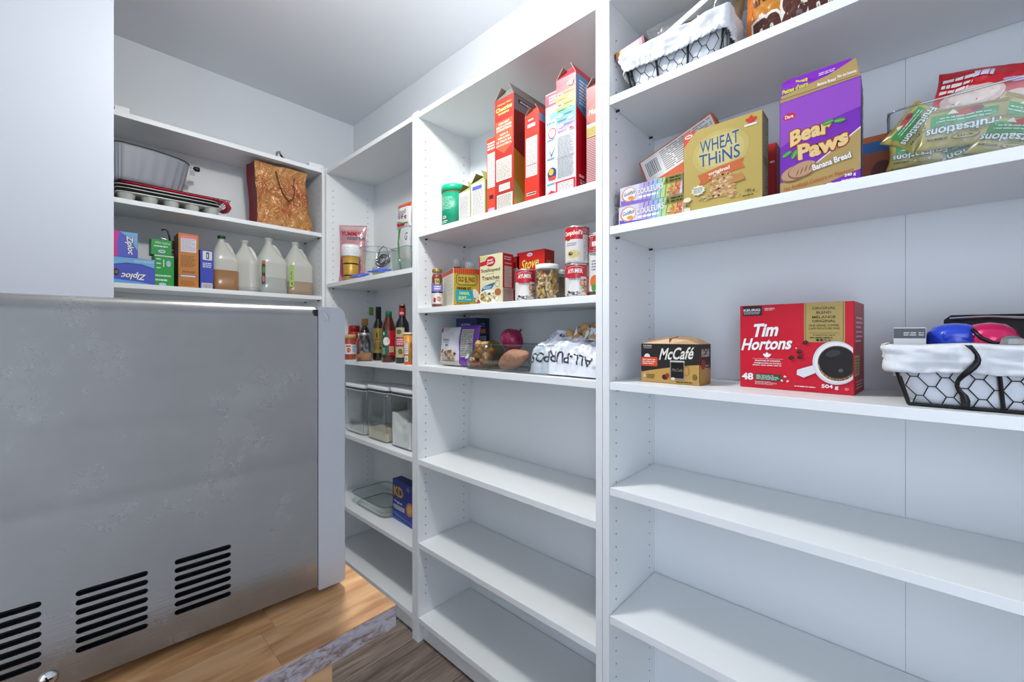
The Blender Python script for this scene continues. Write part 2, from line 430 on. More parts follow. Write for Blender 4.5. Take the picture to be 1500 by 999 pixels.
def unit_right(label, ylo, yhi, shelves, zb, label_top=True):
    """unit against the right wall, inner space ylo..yhi; shelves = top heights above the eye line"""
    r = thing('bookcase', label, 'bookcase', (X0, (ylo + yhi) / 2, 0), 0, 'tall white shelving units')
    ox, oy = X0, (ylo + yhi) / 2
    ztop = H + .8094 + TP
    def B(n, x0, x1, y0, y1, z0, z1, m='lam', bv=.0007): return MB().bbox(x0 - ox, x1 - ox, y0 - oy, y1 - oy, z0, z1, bv).build(n, m, r)
    tl = .0178
    B('side_panel', X0, XW - .002, ylo - tl, ylo, 0, ztop + .006); B('side_panel', X0, XW - .002, yhi, yhi + tl, 0, ztop + .006)
    B('top_panel', X0 + .001, XB + .004, ylo, yhi, H + .8094, ztop)
    ym = -.012 if ylo < 0 else yhi
    B('back_panel', XB, XB + .004, ylo, ym - .0002, .06, ztop - TP, 'back', .0001)
    if ym < yhi: B('back_panel', XB, XB + .004, ym + .0002, yhi, .06, ztop - TP, 'back', .0001)
    B('plinth', X0 + .023, X0 + .038, ylo, yhi, .004, H + zb - .0195)
    for i, z in enumerate(shelves + [zb]):
        B('shelf', X0 + .0015, XB - .0032, ylo + .0008, yhi - .0008, H + z - .0192, H + z)
        if z != zb:
            for xx in (X0 + .034, XB - .035):
                MB().tube([(xx - ox, yhi - oy, H + z - .0225), (xx - ox, yhi - .009 - oy, H + z - .0225)], .0028, 8).build('shelf_peg', 'peg', r)
                MB().tube([(xx - ox, ylo - oy, H + z - .0225), (xx - ox, ylo + .009 - oy, H + z - .0225)], .0028, 8).build('shelf_peg', 'peg', r)
    zs = [.17 + .0322 * k for k in range(54)]
    sh = [H + z for z in shelves]
    zs = [z for z in zs if all(not (s_ - .034 < z < s_ + .002) for s_ in sh)]
    holes([(X0 + .034 - ox, yhi - oy, (0, -1, 0)), (XB - .035 - ox, yhi - oy, (0, -1, 0))], 0, 0, zs, r)
    return r
RIGHT = unit_right('tall white shelving unit nearest the camera, holding the red coffee box and purple cookie box', .5124 - .76, .5124, [.5762, .262, -.1141, -.3694, -.6807], -1.0531)
MID = unit_right('tall white shelving unit in the middle, holding the upright cereal boxes and canned food', .5495, 1.3095, [.3827, .0998, -.1146, -.4641, -.7748], -1.0531)
FAR = unit_right('tall white shelving unit in the far corner, holding bottles, clear canisters and a glass dish', 1.3470, 2.1010, [.2557, -.1184, -.4636, -.8057], -1.0543)

def unit_back():
    xl, xr = .129, .8892
    r = thing('bookcase', 'white shelving unit on the back wall, holding milk jugs, baking tins and a gold bag', 'bookcase', ((xl + xr) / 2, YB, 0), 0, 'tall white shelving units')
    ox, oy = (xl + xr) / 2, YB; ztop = H + .8355
    def B(n, x0, x1, y0, y1, z0, z1, m='lam', bv=.0007): return MB().bbox(x0 - ox, x1 - ox, y0 - oy, y1 - oy, z0, z1, bv).build(n, m, r)
    yb = YW - .025
    B('side_panel', xl - .0178, xl, YB, YW - .002, 0, ztop + .006); B('side_panel', xr, xr + .0178, YB, YW - .002, 0, ztop + .006)
    B('top_panel', xl, xr, YB + .001, yb + .004, ztop - TP, ztop)
    B('back_panel', xl, xr, yb, yb + .004, .06, ztop - TP, 'back', .0002)
    B('plinth', xl, xr, YB + .023, YB + .038, .004, .074)
    for z in (.5112, .1948, -.16, -.47, -.78, -1.0531):
        B('shelf', xl + .0008, xr - .0008, YB + .0015, yb - .0030, H + z - .0185, H + z)
        for yy in (YB + .034, yb - .035): MB().tube([(xr - ox, yy - oy, H + z - .0218), (xr - .009 - ox, yy - oy, H + z - .0218)], .0028, 8).build('shelf_peg', 'peg', r)
    holes([(xr - ox, .034, (-1, 0, 0)), (xr - ox, yb - .035 - oy, (-1, 0, 0))], 0, 0, [.17 + .0322 * k for k in range(54)], r)
    # two white edging blocks lying on the top panel
    return r
BACK = unit_back()
for (a, c, lab) in ((168, 190, 'small white wooden block on top of the back shelving unit, at its left end'), (453, 474, 'small white wooden block on top of the back shelving unit, in the corner')):
    x0 = pt(a, 0, Y=YB + .03).x; x1 = pt(c, 0, Y=YB + .03).x
    o = MB().bbox(0, x1 - x0, 0, .05, 0, .024, .001).build('wooden_block', 'lam'); o.location = (x0, YB + .03, H + .8355 + .0062); tag(o, lab, 'block')

# ------------------------------------------------------------ butcher-block table
wm, t, b = nodes('butcher_block'); Lk = t.links
tc = t.nodes.new('ShaderNodeTexCoord'); oi = t.nodes.new('ShaderNodeObjectInfo'); mp = t.nodes.new('ShaderNodeMapping'); mp.inputs['Scale'].default_value = (3.2, 22, 22)
Lk.new(tc.outputs['Object'], mp.inputs[0]); Lk.new(oi.outputs['Random'], mp.inputs['Location'])
nz = t.nodes.new('ShaderNodeTexNoise'); nz.inputs['Scale'].default_value = 2.2; nz.inputs['Detail'].default_value = 7; nz.inputs['Distortion'].default_value = 1.6; Lk.new(mp.outputs[0], nz.inputs['Vector'])
cr = t.nodes.new('ShaderNodeValToRGB'); Lk.new(nz.outputs['Fac'], cr.inputs[0])
cr.color_ramp.elements[0].position = .3; cr.color_ramp.elements[0].color = lc('#9a6840'); cr.color_ramp.elements[1].position = .7; cr.color_ramp.elements[1].color = lc('#d9b083')
e = cr.color_ramp.elements.new(.5); e.color = lc('#c99a69')
mx = t.nodes.new('ShaderNodeMix'); mx.data_type = 'RGBA'; mx.blend_type = 'MULTIPLY'; mx.inputs['Factor'].default_value = 1
mr = t.nodes.new('ShaderNodeMapRange'); mr.inputs['To Min'].default_value = .66; mr.inputs['To Max'].default_value = 1.08; Lk.new(oi.outputs['Random'], mr.inputs['Value'])
Lk.new(cr.outputs[0], mx.inputs['A']); Lk.new(mr.outputs[0], mx.inputs['B']); Lk.new(mx.outputs['Result'], b.inputs['Base Color']); b.inputs['Roughness'].default_value = .42; M['block'] = wm
# worn grey-mauve paint on the table's edge
pm, t, b = nodes('worn_edge_paint'); Lk = t.links
tc = t.nodes.new('ShaderNodeTexCoord'); mp = t.nodes.new('ShaderNodeMapping'); mp.inputs['Scale'].default_value = (1, 1, 2.5); mp.inputs['Rotation'].default_value = (0, .6, 0); Lk.new(tc.outputs['Object'], mp.inputs[0])
nz = t.nodes.new('ShaderNodeTexNoise'); nz.inputs['Scale'].default_value = 55; nz.inputs['Detail'].default_value = 8; nz.inputs['Roughness'].default_value = .7; nz.inputs['Distortion'].default_value = 1.2; Lk.new(mp.outputs[0], nz.inputs['Vector'])
cr = t.nodes.new('ShaderNodeValToRGB'); Lk.new(nz.outputs['Fac'], cr.inputs[0])
cr.color_ramp.elements[0].position = .40; cr.color_ramp.elements[0].color = lc('#6d564c'); cr.color_ramp.elements[1].position = .56; cr.color_ramp.elements[1].color = lc('#a0979b')
Lk.new(cr.outputs[0], b.inputs['Base Color']); b.inputs['Roughness'].default_value = .6
bp = t.nodes.new('ShaderNodeBump'); bp.inputs['Strength'].default_value = .5; bp.inputs['Distance'].default_value = .001; Lk.new(nz.outputs['Fac'], bp.inputs['Height']); Lk.new(bp.outputs[0], b.inputs['Normal']); M['edge'] = pm
TZ = H - .26; TX1, TY0, TX0, TY1 = .219, .3545, -.62, .96; TT = .0215
tb = thing('kitchen_table', 'butcher-block wooden table with worn grey painted edge under the steel microwave', 'table', (TX0, TY0, 0))
ex = .003
MB().bbox(0, TX1 - TX0, 0, TY1 - TY0, TZ - TT, TZ - .0008, .001).build('painted_edge', 'edge', tb)['label'] = 'worn grey-mauve painted edge'
rw = 0; yy = .0; RR = random.Random(11)
while yy < TY1 - TY0 - .001:
    hh = min(.052, TY1 - TY0 - yy); x = -RR.random() * .3
    while x < TX1 - TX0:
        L = .12 + .16 * RR.random(); a, c = max(0, x), min(TX1 - TX0, x + L)
        if c - a > .004:
            o = MB().box(0, c - a - .0002, 0, hh - .0003, 0, .0009).build('wood_stave', 'block', tb); o.location = (a, yy, TZ - .0009)
        x += L
    yy += .052
for (lx, ly) in ((TX1 - TX0 - .06, .004), (TX1 - TX0 - .06, TY1 - TY0 - .075), (.03, .004), (.03, TY1 - TY0 - .075)):
    if lx > .3 and ly < .1:
        for k in range(4): MB().bbox(lx - k * .022 - .022, lx - k * .022 - .0003, ly, ly + .06, 0, TZ - TT, .0004).build('leg_board', 'block', tb)
    else: MB().bbox(lx, lx + .06, ly, ly + .06, 0, TZ - TT, .0006).build('leg', 'block', tb)
MB().bbox(.09, TX1 - TX0 - .15, .012, .032, TZ - TT - .09, TZ - TT, .001).build('apron', 'block', tb)

# ------------------------------------------------------------ microwave (its side faces the camera)
sm, t, b = nodes('brushed_steel'); Lk = t.links
b.inputs['Metallic'].default_value = .85
tc = t.nodes.new('ShaderNodeTexCoord'); mp = t.nodes.new('ShaderNodeMapping'); mp.inputs['Scale'].default_value = (1, 1, 1); Lk.new(tc.outputs['Object'], mp.inputs[0])
n1 = t.nodes.new('ShaderNodeTexNoise'); n1.inputs['Scale'].default_value = 11; n1.inputs['Detail'].default_value = 10; n1.inputs['Roughness'].default_value = .68; Lk.new(mp.outputs[0], n1.inputs['Vector'])
mp2 = t.nodes.new('ShaderNodeMapping'); mp2.inputs['Scale'].default_value = (30, 30, 600); Lk.new(tc.outputs['Object'], mp2.inputs[0])
n2 = t.nodes.new('ShaderNodeTexNoise'); n2.inputs['Scale'].default_value = 1; n2.inputs['Detail'].default_value = 3; Lk.new(mp2.outputs[0], n2.inputs['Vector'])
n3 = t.nodes.new('ShaderNodeTexNoise'); n3.inputs['Scale'].default_value = 48; n3.inputs['Detail'].default_value = 4; Lk.new(mp.outputs[0], n3.inputs['Vector'])
r1 = t.nodes.new('ShaderNodeMapRange'); r1.inputs['From Min'].default_value = .3; r1.inputs['From Max'].default_value = .7; r1.inputs['To Min'].default_value = .16; r1.inputs['To Max'].default_value = .34; Lk.new(n1.outputs['Fac'], r1.inputs['Value']); Lk.new(r1.outputs[0], b.inputs['Roughness'])
c3 = t.nodes.new('ShaderNodeValToRGB'); Lk.new(n3.outputs['Fac'], c3.inputs[0]); c3.color_ramp.elements[0].position = .19; c3.color_ramp.elements[0].color = lc('#6b5c4e'); c3.color_ramp.elements[1].position = .22; c3.color_ramp.elements[1].color = lc('#a3a19e')
c4 = t.nodes.new('ShaderNodeValToRGB'); Lk.new(n1.outputs['Fac'], c4.inputs[0]); c4.color_ramp.elements[0].position = .3; c4.color_ramp.elements[0].color = (.78, .78, .79, 1); c4.color_ramp.elements[1].position = .75; c4.color_ramp.elements[1].color = (1, 1, 1, 1)
mx = t.nodes.new('ShaderNodeMix'); mx.data_type = 'RGBA'; mx.blend_type = 'MULTIPLY'; mx.inputs['Factor'].default_value = 1
Lk.new(c3.outputs[0], mx.inputs['A']); Lk.new(c4.outputs[0], mx.inputs['B']); Lk.new(mx.outputs['Result'], b.inputs['Base Color'])
bp = t.nodes.new('ShaderNodeBump'); bp.inputs['Strength'].default_value = .12; bp.inputs['Distance'].default_value = .0006; Lk.new(n2.outputs['Fac'], bp.inputs['Height']); Lk.new(bp.outputs[0], b.inputs['Normal'])
M['steel'] = sm
M['bezel'] = mat('silver_painted_frame', '#b2b2b4', .42, .25, bump=.02, bscale=300)
mw = thing('microwave', 'large stainless steel microwave seen from its vented side, on the wooden table', 'microwave', (.1736, .4225, H - .25), radians(-3.6))
MH, MD, MWD = .2789, .37, .50
# side sheet profile: shallow pressed creases along the sheet; local x runs back (negative) from the front edge, y away from camera
sheet = MB(); zs = []; z = 0
prof = []
for i in range(0, 57):
    z = i * (MH - .014) / 56; yo = 0
    for (zc, amp) in ((.189, -.0005), (.125, .0006)): yo += amp * math.exp(-((z - zc) / .004) ** 2)
    prof.append((yo, z))
for k in range(1, 9): a = k / 8 * pi / 2; prof.append((.014 * (1 - cos(a)), MH - .014 + .014 * sin(a)))
prof.append((MWD - .014, MH))
for k in range(1, 9): a = k / 8 * pi / 2; prof.append((MWD - .014 + .014 * sin(a), MH - .014 + .014 * cos(a)))
prof.append((MWD, 0))
vs = []; n = len(prof)
for x in (-MD, -.0012): vs += [(x, p[0], p[1]) for p in prof]
fs = [(i, n + i, n + i + 1, i + 1) for i in range(n - 1)] + [(n - 1, 2 * n - 1, n, 0)] + [tuple(range(n)), tuple(range(2 * n - 1, n - 1, -1))]
body = obj('steel_case', vs, fs, None, None, mats=['steel', 'black'])
cut = MB()
def mwp(sx, sy):
    """picture point on the microwave's side -> local x, z"""
    a = TH + atan((sx - 750) / F_PX); ux, uy = sin(a), cos(a); c, s_ = cos(radians(-3.6)), sin(radians(-3.6))
    k = (.1736 * -s_ + .4225 * c) / (-ux * s_ + uy * c); x, y = ux * k, uy * k; d = x * sin(TH) + y * cos(TH)
    return (x - .1736) * c + (y - .4225) * s_, (HZ - sy) * d / F_PX + .25
for (sx0, sx1, ya, yb_) in ((255.5, 338.5, 824.5, 898.5), (110.5, 217, 870.5, 954), (-60, 61, 921.5, 1020)):
    x0, z0 = mwp(sx0, ya); x1, _ = mwp(sx1, ya); _, z1 = mwp(sx0, yb_)
    if sx0 < 0: x0 = x1 - .0535
    for k in range(7):
        zc = z0 + (z1 - z0) * k / 6 if sx0 > 0 else (mwp(61, 884)[1] + (mwp(61, 972)[1] - mwp(61, 884)[1]) * k / 6)
        r_ = .0021; n = 6; p = []
        for j in range(n + 1): a = pi / 2 + pi * j / n; p.append((x0 + r_ + r_ * cos(a), zc + r_ * sin(a)))
        for j in range(n + 1): a = -pi / 2 + pi * j / n; p.append((x1 - r_ + r_ * cos(a), zc + r_ * sin(a)))
        m_ = len(p); cut.add([(q[0], -.01, q[1]) for q in p] + [(q[0], .006, q[1]) for q in p], [tuple(range(m_))[::-1], tuple(range(m_, 2 * m_))] + [(j, (j + 1) % m_, m_ + (j + 1) % m_, m_ + j) for j in range(m_)])
co = cut.build('cutter', 'black')  # black on the slot faces paints in the shade of a hollow case
bm = bmesh.new(); bm.from_mesh(co.data); bmesh.ops.recalc_face_normals(bm, faces=bm.faces[:]); bm.to_mesh(co.data); bm.free()
bm = bmesh.new(); bm.from_mesh(body.data); bmesh.ops.recalc_face_normals(bm, faces=bm.faces[:]); bm.to_mesh(body.data); bm.free()
md = body.modifiers.new('b', 'BOOLEAN'); md.object = co; md.operation = 'DIFFERENCE'; md.solver = 'EXACT'; md.material_mode = 'TRANSFER'
dg = bpy.context.evaluated_depsgraph_get(); me = bpy.data.meshes.new_from_object(body.evaluated_get(dg)); body.modifiers.clear(); body.data = me
bpy.data.objects.remove(co); body.parent = mw; autosmooth(body, 30)
# front frame seen edge-on, rounded top corner
p = []; fr_t = .0254; zb_, zt_ = -.0035, MH - .001
sec = [(-.0006, zb_), (fr_t - .002, zb_), (fr_t, zb_ + .002)] + [(fr_t - .007 + .007 * cos(a * pi / 12), zt_ - .007 + .007 * sin(a * pi / 12)) for a in range(0, 7)] + [(-.0006, zt_)]
n = len(sec)
fr = obj('front_frame', [(q[0], -.0022, q[1]) for q in sec] + [(q[0], MWD + .002, q[1]) for q in sec], [tuple(range(n)), tuple(range(2 * n - 1, n - 1, -1))] + [(j, n + j, n + (j + 1) % n, (j + 1) % n) for j in range(n)], 'bezel', mw)
bm = bmesh.new(); bm.from_mesh(fr.data); bmesh.ops.recalc_face_normals(bm, faces=bm.faces[:]); bmesh.ops.bevel(bm, geom=[e_ for e_ in bm.edges], offset=.0006, segments=2, affect='EDGES'); bm.to_mesh(fr.data); bm.free()
MB().box(-.0045, -.0002, .0006, MWD - .001, .001, MH - .004).build('seam', 'black', mw)
# moulded lug near the top of the frame
MB().tube([(-.001, -.0012, MH - .004), (.004, -.0026, MH - .0055), (.0075, -.003, MH - .011), (.0075, -.0024, MH - .0145), (.004, -.002, MH - .0145)], .0008, 8).build('frame_lug', 'bezel', mw)
sx_, sz_ = mwp(70, 994)
sc_ = MB().lathe([(.0052, 0), (.0052, .0008), (.0035, .0022), (.0012, .0026)], 20).build('screw', 'chrome', mw, smooth=True); sc_.location = (sx_, -.0002, sz_); sc_.rotation_euler = (radians(90), 0, 0)
cs = MB()
for k in range(2):
    a = k * pi / 2 + .3; cs.add([Vector((x * cos(a) - y * sin(a), x * sin(a) + y * cos(a), .00275)) for x, y in ((-.0026, -.0005), (.0026, -.0005), (.0026, .0005), (-.0026, .0005))], [(0, 1, 2, 3)])
c_ = cs.build('cross_slot', 'black', sc_)
for (fx, fy) in ((-.03, .03), (-.33, .03), (-.03, .45), (-.33, .45)): MB().lathe([(.011, -.0098), (.012, -.002), (.012, .001)], 16, fx, fy).build('foot', 'black', mw)
MB().bbox(fr_t - .004, fr_t + .0008, .02, .36, .01, MH - .02, .0006).build('door', 'black', mw)
MB().tube([(fr_t, .345, .04), (fr_t + .03, .345, .05), (fr_t + .03, .345, .22), (fr_t, .345, .23)], .007, 10).build('door_handle', 'bezel', mw, smooth=True)
# flush ceiling lamp (above the frame)
cl = thing('ceiling_lamp', 'round white flush ceiling lamp above the pantry floor, out of the frame', 'lamp', (.42, .88, ZC))
MB().lathe([(.13, -.018), (.13, 0)], 40).build('lamp_base', 'white', cl)

# ============================================================ things on the shelves
RZ = -pi / 2        # faces the pantry from the right wall
S1, S2, S3 = H + .5762, H + .262, H - .1141                       # near unit
A1, A2, A3 = H + .3827, H + .0998, H - .1146                      # middle unit
C1, C2, C3, C4 = H + .2557, H - .1184, H - .4636, H - .8057       # far unit
B1, B2 = H + .5112, H + .1948                                      # back unit

def carton_right(name, label, cat, a, b_, X, sy, z, d, turn=0.0, **k):
    yc, w, h = onX(a, b_, X, sy, z)
    return Carton(name, label, cat, (X + d / 2, yc, z), w, d, h, RZ + turn, **k)

def maple(a, cx, cy, s, col):
    half = [(0, 1), (.12, .62), (.3, .74), (.26, .3), (.55, .52), (.6, .4), (.92, .42), (.8, .22), (.9, .12), (.5, -.22), (.56, -.38), (.06, -.34), (.05, -.8)]
    p = [(x * s + cx, y * s + cy) for x, y in half] + [(-x * s + cx, y * s + cy) for x, y in half[:0:-1]]
    n = len(p); a.add(p + [(cx, cy)], [(n, (i + 1) % n, i) for i in range(n)], col)

# ---- near unit, shelf at eye height: red coffee box
fl_, fr_ = pt(1084, 566, Z=S3), pt(1251.5, 580, Z=S3); vx = (fr_ - fl_); wd = vx.length; ang = math.atan2(vx.y, vx.x); dd = .118
hh = pt(1251.5, 440.5, Z=None, X=fr_.x).z - S3
mid = (fl_ + fr_) / 2 + Vector((-sin(ang), cos(ang), 0)) * dd / 2
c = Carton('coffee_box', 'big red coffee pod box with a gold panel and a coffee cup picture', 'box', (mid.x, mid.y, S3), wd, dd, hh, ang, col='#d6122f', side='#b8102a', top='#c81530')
a = c.F(); w, h = wd, hh
a.rect(.006, h * .875, w * .222, h * .99, '#27272b'); a.text('KEURIG', w * .12, h * .943, w * .165, h * .03, '#f4f4f4', .03)
a.lines(w * .04, h * .89, w * .20, h * .922, 3, '#d9d9d9', .4, w * .02)
a.lines(w * .245, h * .93, w * .34, h * .965, 3, '#f0dada', .5, w * .03)
a.rect(w * .602, h * .56, w * .93, h * .998, '#b9a261'); a.rect(w * .612, h * .57, w * .616, h * .998, '#5f4e22'); a.rect(w * .915, h * .58, w * .919, h * .998, '#5f4e22')
for q, (s, hh_, ww) in enumerate((('ORIGINAL', .028, .19), ('BLEND', .028, .12), ('MÉLANGE', .034, .19), ('ORIGINAL', .028, .19))):
    a.text(s, w * .765, h * (.935 - q * .047), w * ww, h * hh_, '#33301f', .012)
a.text('FINE GRIND COFFEE', w * .765, h * .745, w * .24, h * .022, '#33301f'); a.text('CAFÉ MOUTURE FINE', w * .765, h * .715, w * .25, h * .026, '#33301f')
a.lines(w * .64, h * .66, w * .89, h * .663, 1, '#5f4e22', .9, .2, False); a.text('MEDIUM', w * .765, h * .638, w * .17, h * .014, '#4b4428'); a.lines(w * .65, h * .605, w * .88, h * .618, 1, '#4b4428', .8, w * .04)
for k in range(4): a.ell(w * (.715 + .032 * k), h * .585, w * .013, w * .013, '#3a3420' if k < 2 else '#8c7a45')
a.text('Tim', w * .255, h * .70, w * .245, h * .155, '#ffffff', .03, shear=.28, rot=.06, outline='#e9b9c0', ooff=.012)
a.text('Hortons', w * .265, h * .535, w * .47, h * .145, '#ffffff', .03, shear=.3, rot=.05); a.ell(w * .535, h * .49, w * .006, w * .006, '#ffffff')
maple(a, w * .27, h * .395, h * .048, '#ffffff')
a.lines(w * .13, h * .355, w * .42, h * .358, 1, '#f3dfe1', .9, .2, False)
a.text('ROASTING IN CANADA', w * .275, h * .333, w * .24, h * .018, '#ffffff', .02); a.text('TORRÉFACTION AU CANADA', w * .275, h * .305, w * .26, h * .02, '#ffffff', .02)
a.lines(w * .13, h * .272, w * .42, h * .284, 1, '#f3dfe1', .8, w * .05)
a.text('48', w * .08, h * .135, w * .115, h * .085, '#ffffff', .035)
a.rect(w * .155, h * .10, w * .40, h * .175, '#1e5a3a'); a.lines(w * .165, h * .105, w * .38, h * .165, 4, '#e6efe8', .4, w * .04)
for k in range(3): t = pi / 2 + k * 2 * pi / 3; a.poly([(w * .435 + w * .035 * cos(t + o_) * q_, h * .125 + w * .035 * sin(t + o_) * q_) for o_, q_ in ((-.55, 1), (.1, 1.25), (.45, .8), (-.2, .6))], '#e9f2ea')
a.lines(w * .155, h * .045, w * .36, h * .09, 4, '#f0c9cd', .45, w * .03)
a.lines(w * .52, h * .052, w * .73, h * .066, 1, '#f6dfe2', .8, w * .03)
a.text('504 g', w * .815, h * .075, w * .135, h * .052, '#ffffff', .03); a.ring(w * .945, h * .065, w * .013, w * .01, w * .003, '#ffffff')
# cup seen from above, cut by the box edge
def clipx(pts, xm): return [(min(x, xm), y) for x, y in pts]
def arcp(cx, cy, rx, ry, n=40, rot=0): return [(cx + rx * cos(2 * pi * k / n) * cos(rot) - ry * sin(2 * pi * k / n) * sin(rot), cy + rx * cos(2 * pi * k / n) * sin(rot) + ry * sin(2 * pi * k / n) * cos(rot)) for k in range(n)]
xm = w * .992
a.poly([(w * .54, h * .19), (w * .545, h * .245), (w * .68, h * .305), (w * .70, h * .22), (w * .60, h * .16)], '#e9ecf2')
a.poly(clipx(arcp(w * .86, h * .34, w * .185, h * .235), xm), '#dfe3ea'); a.poly(clipx(arcp(w * .865, h * .345, w * .172, h * .215), xm), '#f6f6f8')
a.poly(clipx(arcp(w * .872, h * .335, w * .155, h * .19), xm), '#7a5537'); a.poly(clipx(arcp(w * .872, h * .345, w * .145, h * .17), xm), '#1b1718')
for k in range(26):
    t = pi + R.random() * pi; x = w * .872 + w * .148 * cos(t); y = h * .337 + h * .178 * sin(t)
    if x < xm - .003: a.ell(x, y, w * .006, w * .004, R.choice(['#c69b6e', '#a2744a', '#e0c49c']), n=7); a.k -= 1
a.k += 1
a.ell(w * .84, h * .44, w * .06, h * .035, '#3a3a40', .3); a.ell(w * .90, h * .26, w * .02, h * .02, '#55565c', .3)
for bx, by in ((.615, .555), (.565, .45), (.57, .39), (.495, .38)):
    a.ell(w * bx, h * by, w * .026, w * .019, '#3a1512', .5); a.ell(w * bx + .001, h * by + .001, w * .018, w * .003, '#7c4438', .5)
c.put(a)
a = c.S(); a.rect(.003, h * .2, dd * .5, h * .42, '#c9b27a'); a.lines(.006, h * .22, dd * .45, h * .40, 6, '#5a4520', .4); a.lines(.02, h * .55, dd * .8, h * .85, 6, '#f0d4d8', .35); a.lines(.02, h * .05, dd * .8, h * .15, 3, '#f0d4d8', .4); c.put(a, 'printed_side')
MB().box(-wd / 2 + .001, wd / 2 - .001, -.0006, .0006, hh - .0003, hh + .0003, '#8d0c20').build('lid_seam', 'print', c.root)

# ---- small coffee box with torn-open kraft top
fl_, fr_ = pt(939, 555.5, Z=S3), pt(1025, 559, Z=S3)
X_ = .965; yl_, yr_ = pt(939, 500, X=X_).y, pt(1025, 500, X=X_).y; h = pt(939, 503, X=X_).z - S3; w = yl_ - yr_; dd = .075
c = Carton('coffee_box', 'small black and gold coffee pod box with an open kraft top', 'box', (X_ + dd / 2, (yl_ + yr_) / 2, S3), w, dd, h, RZ, col='#2b2623', side='#3a2f2a', top='#b98c50')
a = c.F()
a.poly([(0.001, .001), (w - .001, .001), (w - .001, h * .50)] + [(w * (1 - k / 10), h * (.50 - .24 * (k / 10) ** 1.3) + .0) for k in range(1, 11)], '#c99f55')
a.text('KEURIG', w * .12, h * .945, w * .15, h * .04, '#dddddd', .02); a.lines(w * .05, h * .87, w * .2, h * .915, 2, '#bcbcbc', .4, w * .03)
a.ell(w * .115, h * .65, w * .055, h * .09, '#f2f2f2', a0=0, a1=pi); a.rrect(0.001, h * .42, w * .30, h * .655, .003, '#e4502a'); a.lines(w * .03, h * .46, w * .26, h * .61, 3, '#fbe2d8', .45, w * .07)
a.text('McCafé', w * .63, h * .76, w * .56, h * .30, '#f7f3ea', .02, shear=.3, rot=.06)
a.rrect(w * .52, h * .10, w * .76, h * .58, .002, '#8f8b86'); a.rrect(w * .535, h * .15, w * .745, h * .55, .002, '#171315'); a.ring(w * .79, h * .34, w * .05, h * .13, w * .015, '#9c7c4b')
a.text('McCafé', w * .64, h * .35, w * .17, h * .07, '#9a9288', 0, shear=.3); a.rect(w * .52, h * .545, w * .76, h * .585, '#d9d4cc')
a.ell(w * .43, h * .16, w * .05, h * .065, '#4b1a14'); a.ell(w * .475, h * .2, w * .035, h * .06, '#a52a26'); a.ell(w * .57, h * .13, w * .035, h * .035, '#f0ead8')
a.text('24', w * .065, h * .17, w * .04, h * .1, '#f3ead2', .03); a.lines(w * .11, h * .10, w * .25, h * .22, 3, '#5d4a24', .45, w * .05)
a.ring(w * .925, h * .2, w * .035, h * .07, .0012, '#2b2623'); a.ell(w * .925, h * .2, w * .02, h * .04, '#6d7a3c'); a.lines(w * .62, h * .045, w * .95, h * .075, 1, '#4b3a1c', .8, w * .05)
c.put(a)
a = c.S(); a.poly([(.001, .001), (dd * .98, .001), (dd * .98, h * .35), (.001, h * .5)], '#c99f55'); a.text('McCafé', dd * .5, h * .78, dd * .7, h * .2, '#e8e0d4', .02, shear=.2); a.ell(dd * .3, h * .5, dd * .2, h * .12, '#a23b34'); a.lines(dd * .5, h * .2, dd * .9, h * .5, 4, '#cfa9a0', .5); c.put(a, 'printed_side')
for sg, q in ((-1, .3), (1, .26)):     # torn lid halves rising a little
    v = [(0, -dd / 2 + .002, h), (sg * w / 2 * .96, -dd / 2 + .002, h), (sg * w / 2 * .96, dd / 2, h), (0, dd / 2, h), (sg * w * .03, -dd / 2 + .01, h + .012), (sg * w * .3, -dd / 2 + .006, h + .009), (sg * w * .3, dd / 2 - .01, h + .014), (sg * w * .03, dd / 2 - .006, h + .018)]
    o = obj('torn_lid', v, [(0, 1, 5, 4), (1, 2, 6, 5), (2, 3, 7, 6), (4, 5, 6, 7), (3, 0, 4, 7)] if sg > 0 else [(4, 5, 1, 0), (5, 6, 2, 1), (6, 7, 3, 2), (7, 6, 5, 4), (7, 4, 0, 3)], 'print', c.root, cols='#c49a62')

# ---- purple cookie box
X_ = .925; fw = pt(1142, 500, X=X_), pt(1261, 500, X=X_); w = fw[0].y - fw[1].y; h = pt(1142, 147, X=X_).z - S2; dd = .062
c = Carton('cookie_box', 'tall purple and gold cookie box with a raised back lid flap', 'box', (X_ + dd / 2, (fw[0].y + fw[1].y) / 2, S2), w, dd, h, RZ, col='#7a22b8', side='#4d2a78', top='#5c1a94')
a = c.F()
a.poly([(.001, .001), (w - .001, .001), (w - .001, h * .10), (w * .45, h * .02)], '#7a1fb0')
a.poly([(.001, .001), (w * .5, h * .025), (w * .999, h * .12), (w * .999, h * .50), (w * .62, h * .33), (w * .3, h * .17), (.001, h * .135)], '#b69a5c')
a.poly([(w * .45, h * .245), (w * .7, h * .36), (w * .999, h * .50), (w * .999, h * .515), (w * .7, h * .375), (w * .45, h * .26)], '#f1ead2')
a.poly([(.001, h * .962), (w * .999, h * .985), (w * .999, h * .998), (.001, h * .998)], '#b69a5c')
a.poly([(.001, h * .955), (.001, h * .5), (w * .35, h * .62), (w * .7, h * .66), (w * .999, h * .70), (w * .999, h * .975)], '#9a4bc8')
a.ell(w * .13, h * .80, w * .085, h * .035, '#cf2230', .05); a.text('Dare', w * .13, h * .80, w * .11, h * .035, '#ffffff', .02)
a.text('Bear', w * .40, h * .575, w * .52, h * .155, '#f2cf8a', .045, shear=.1, rot=.12, outline='#a03a2a', ooff=.055, arc=.15)
a.text('Paws', w * .55, h * .435, w * .62, h * .16, '#f2cf8a', .045, shear=.1, rot=.14, outline='#a03a2a', ooff=.055, arc=-.1)
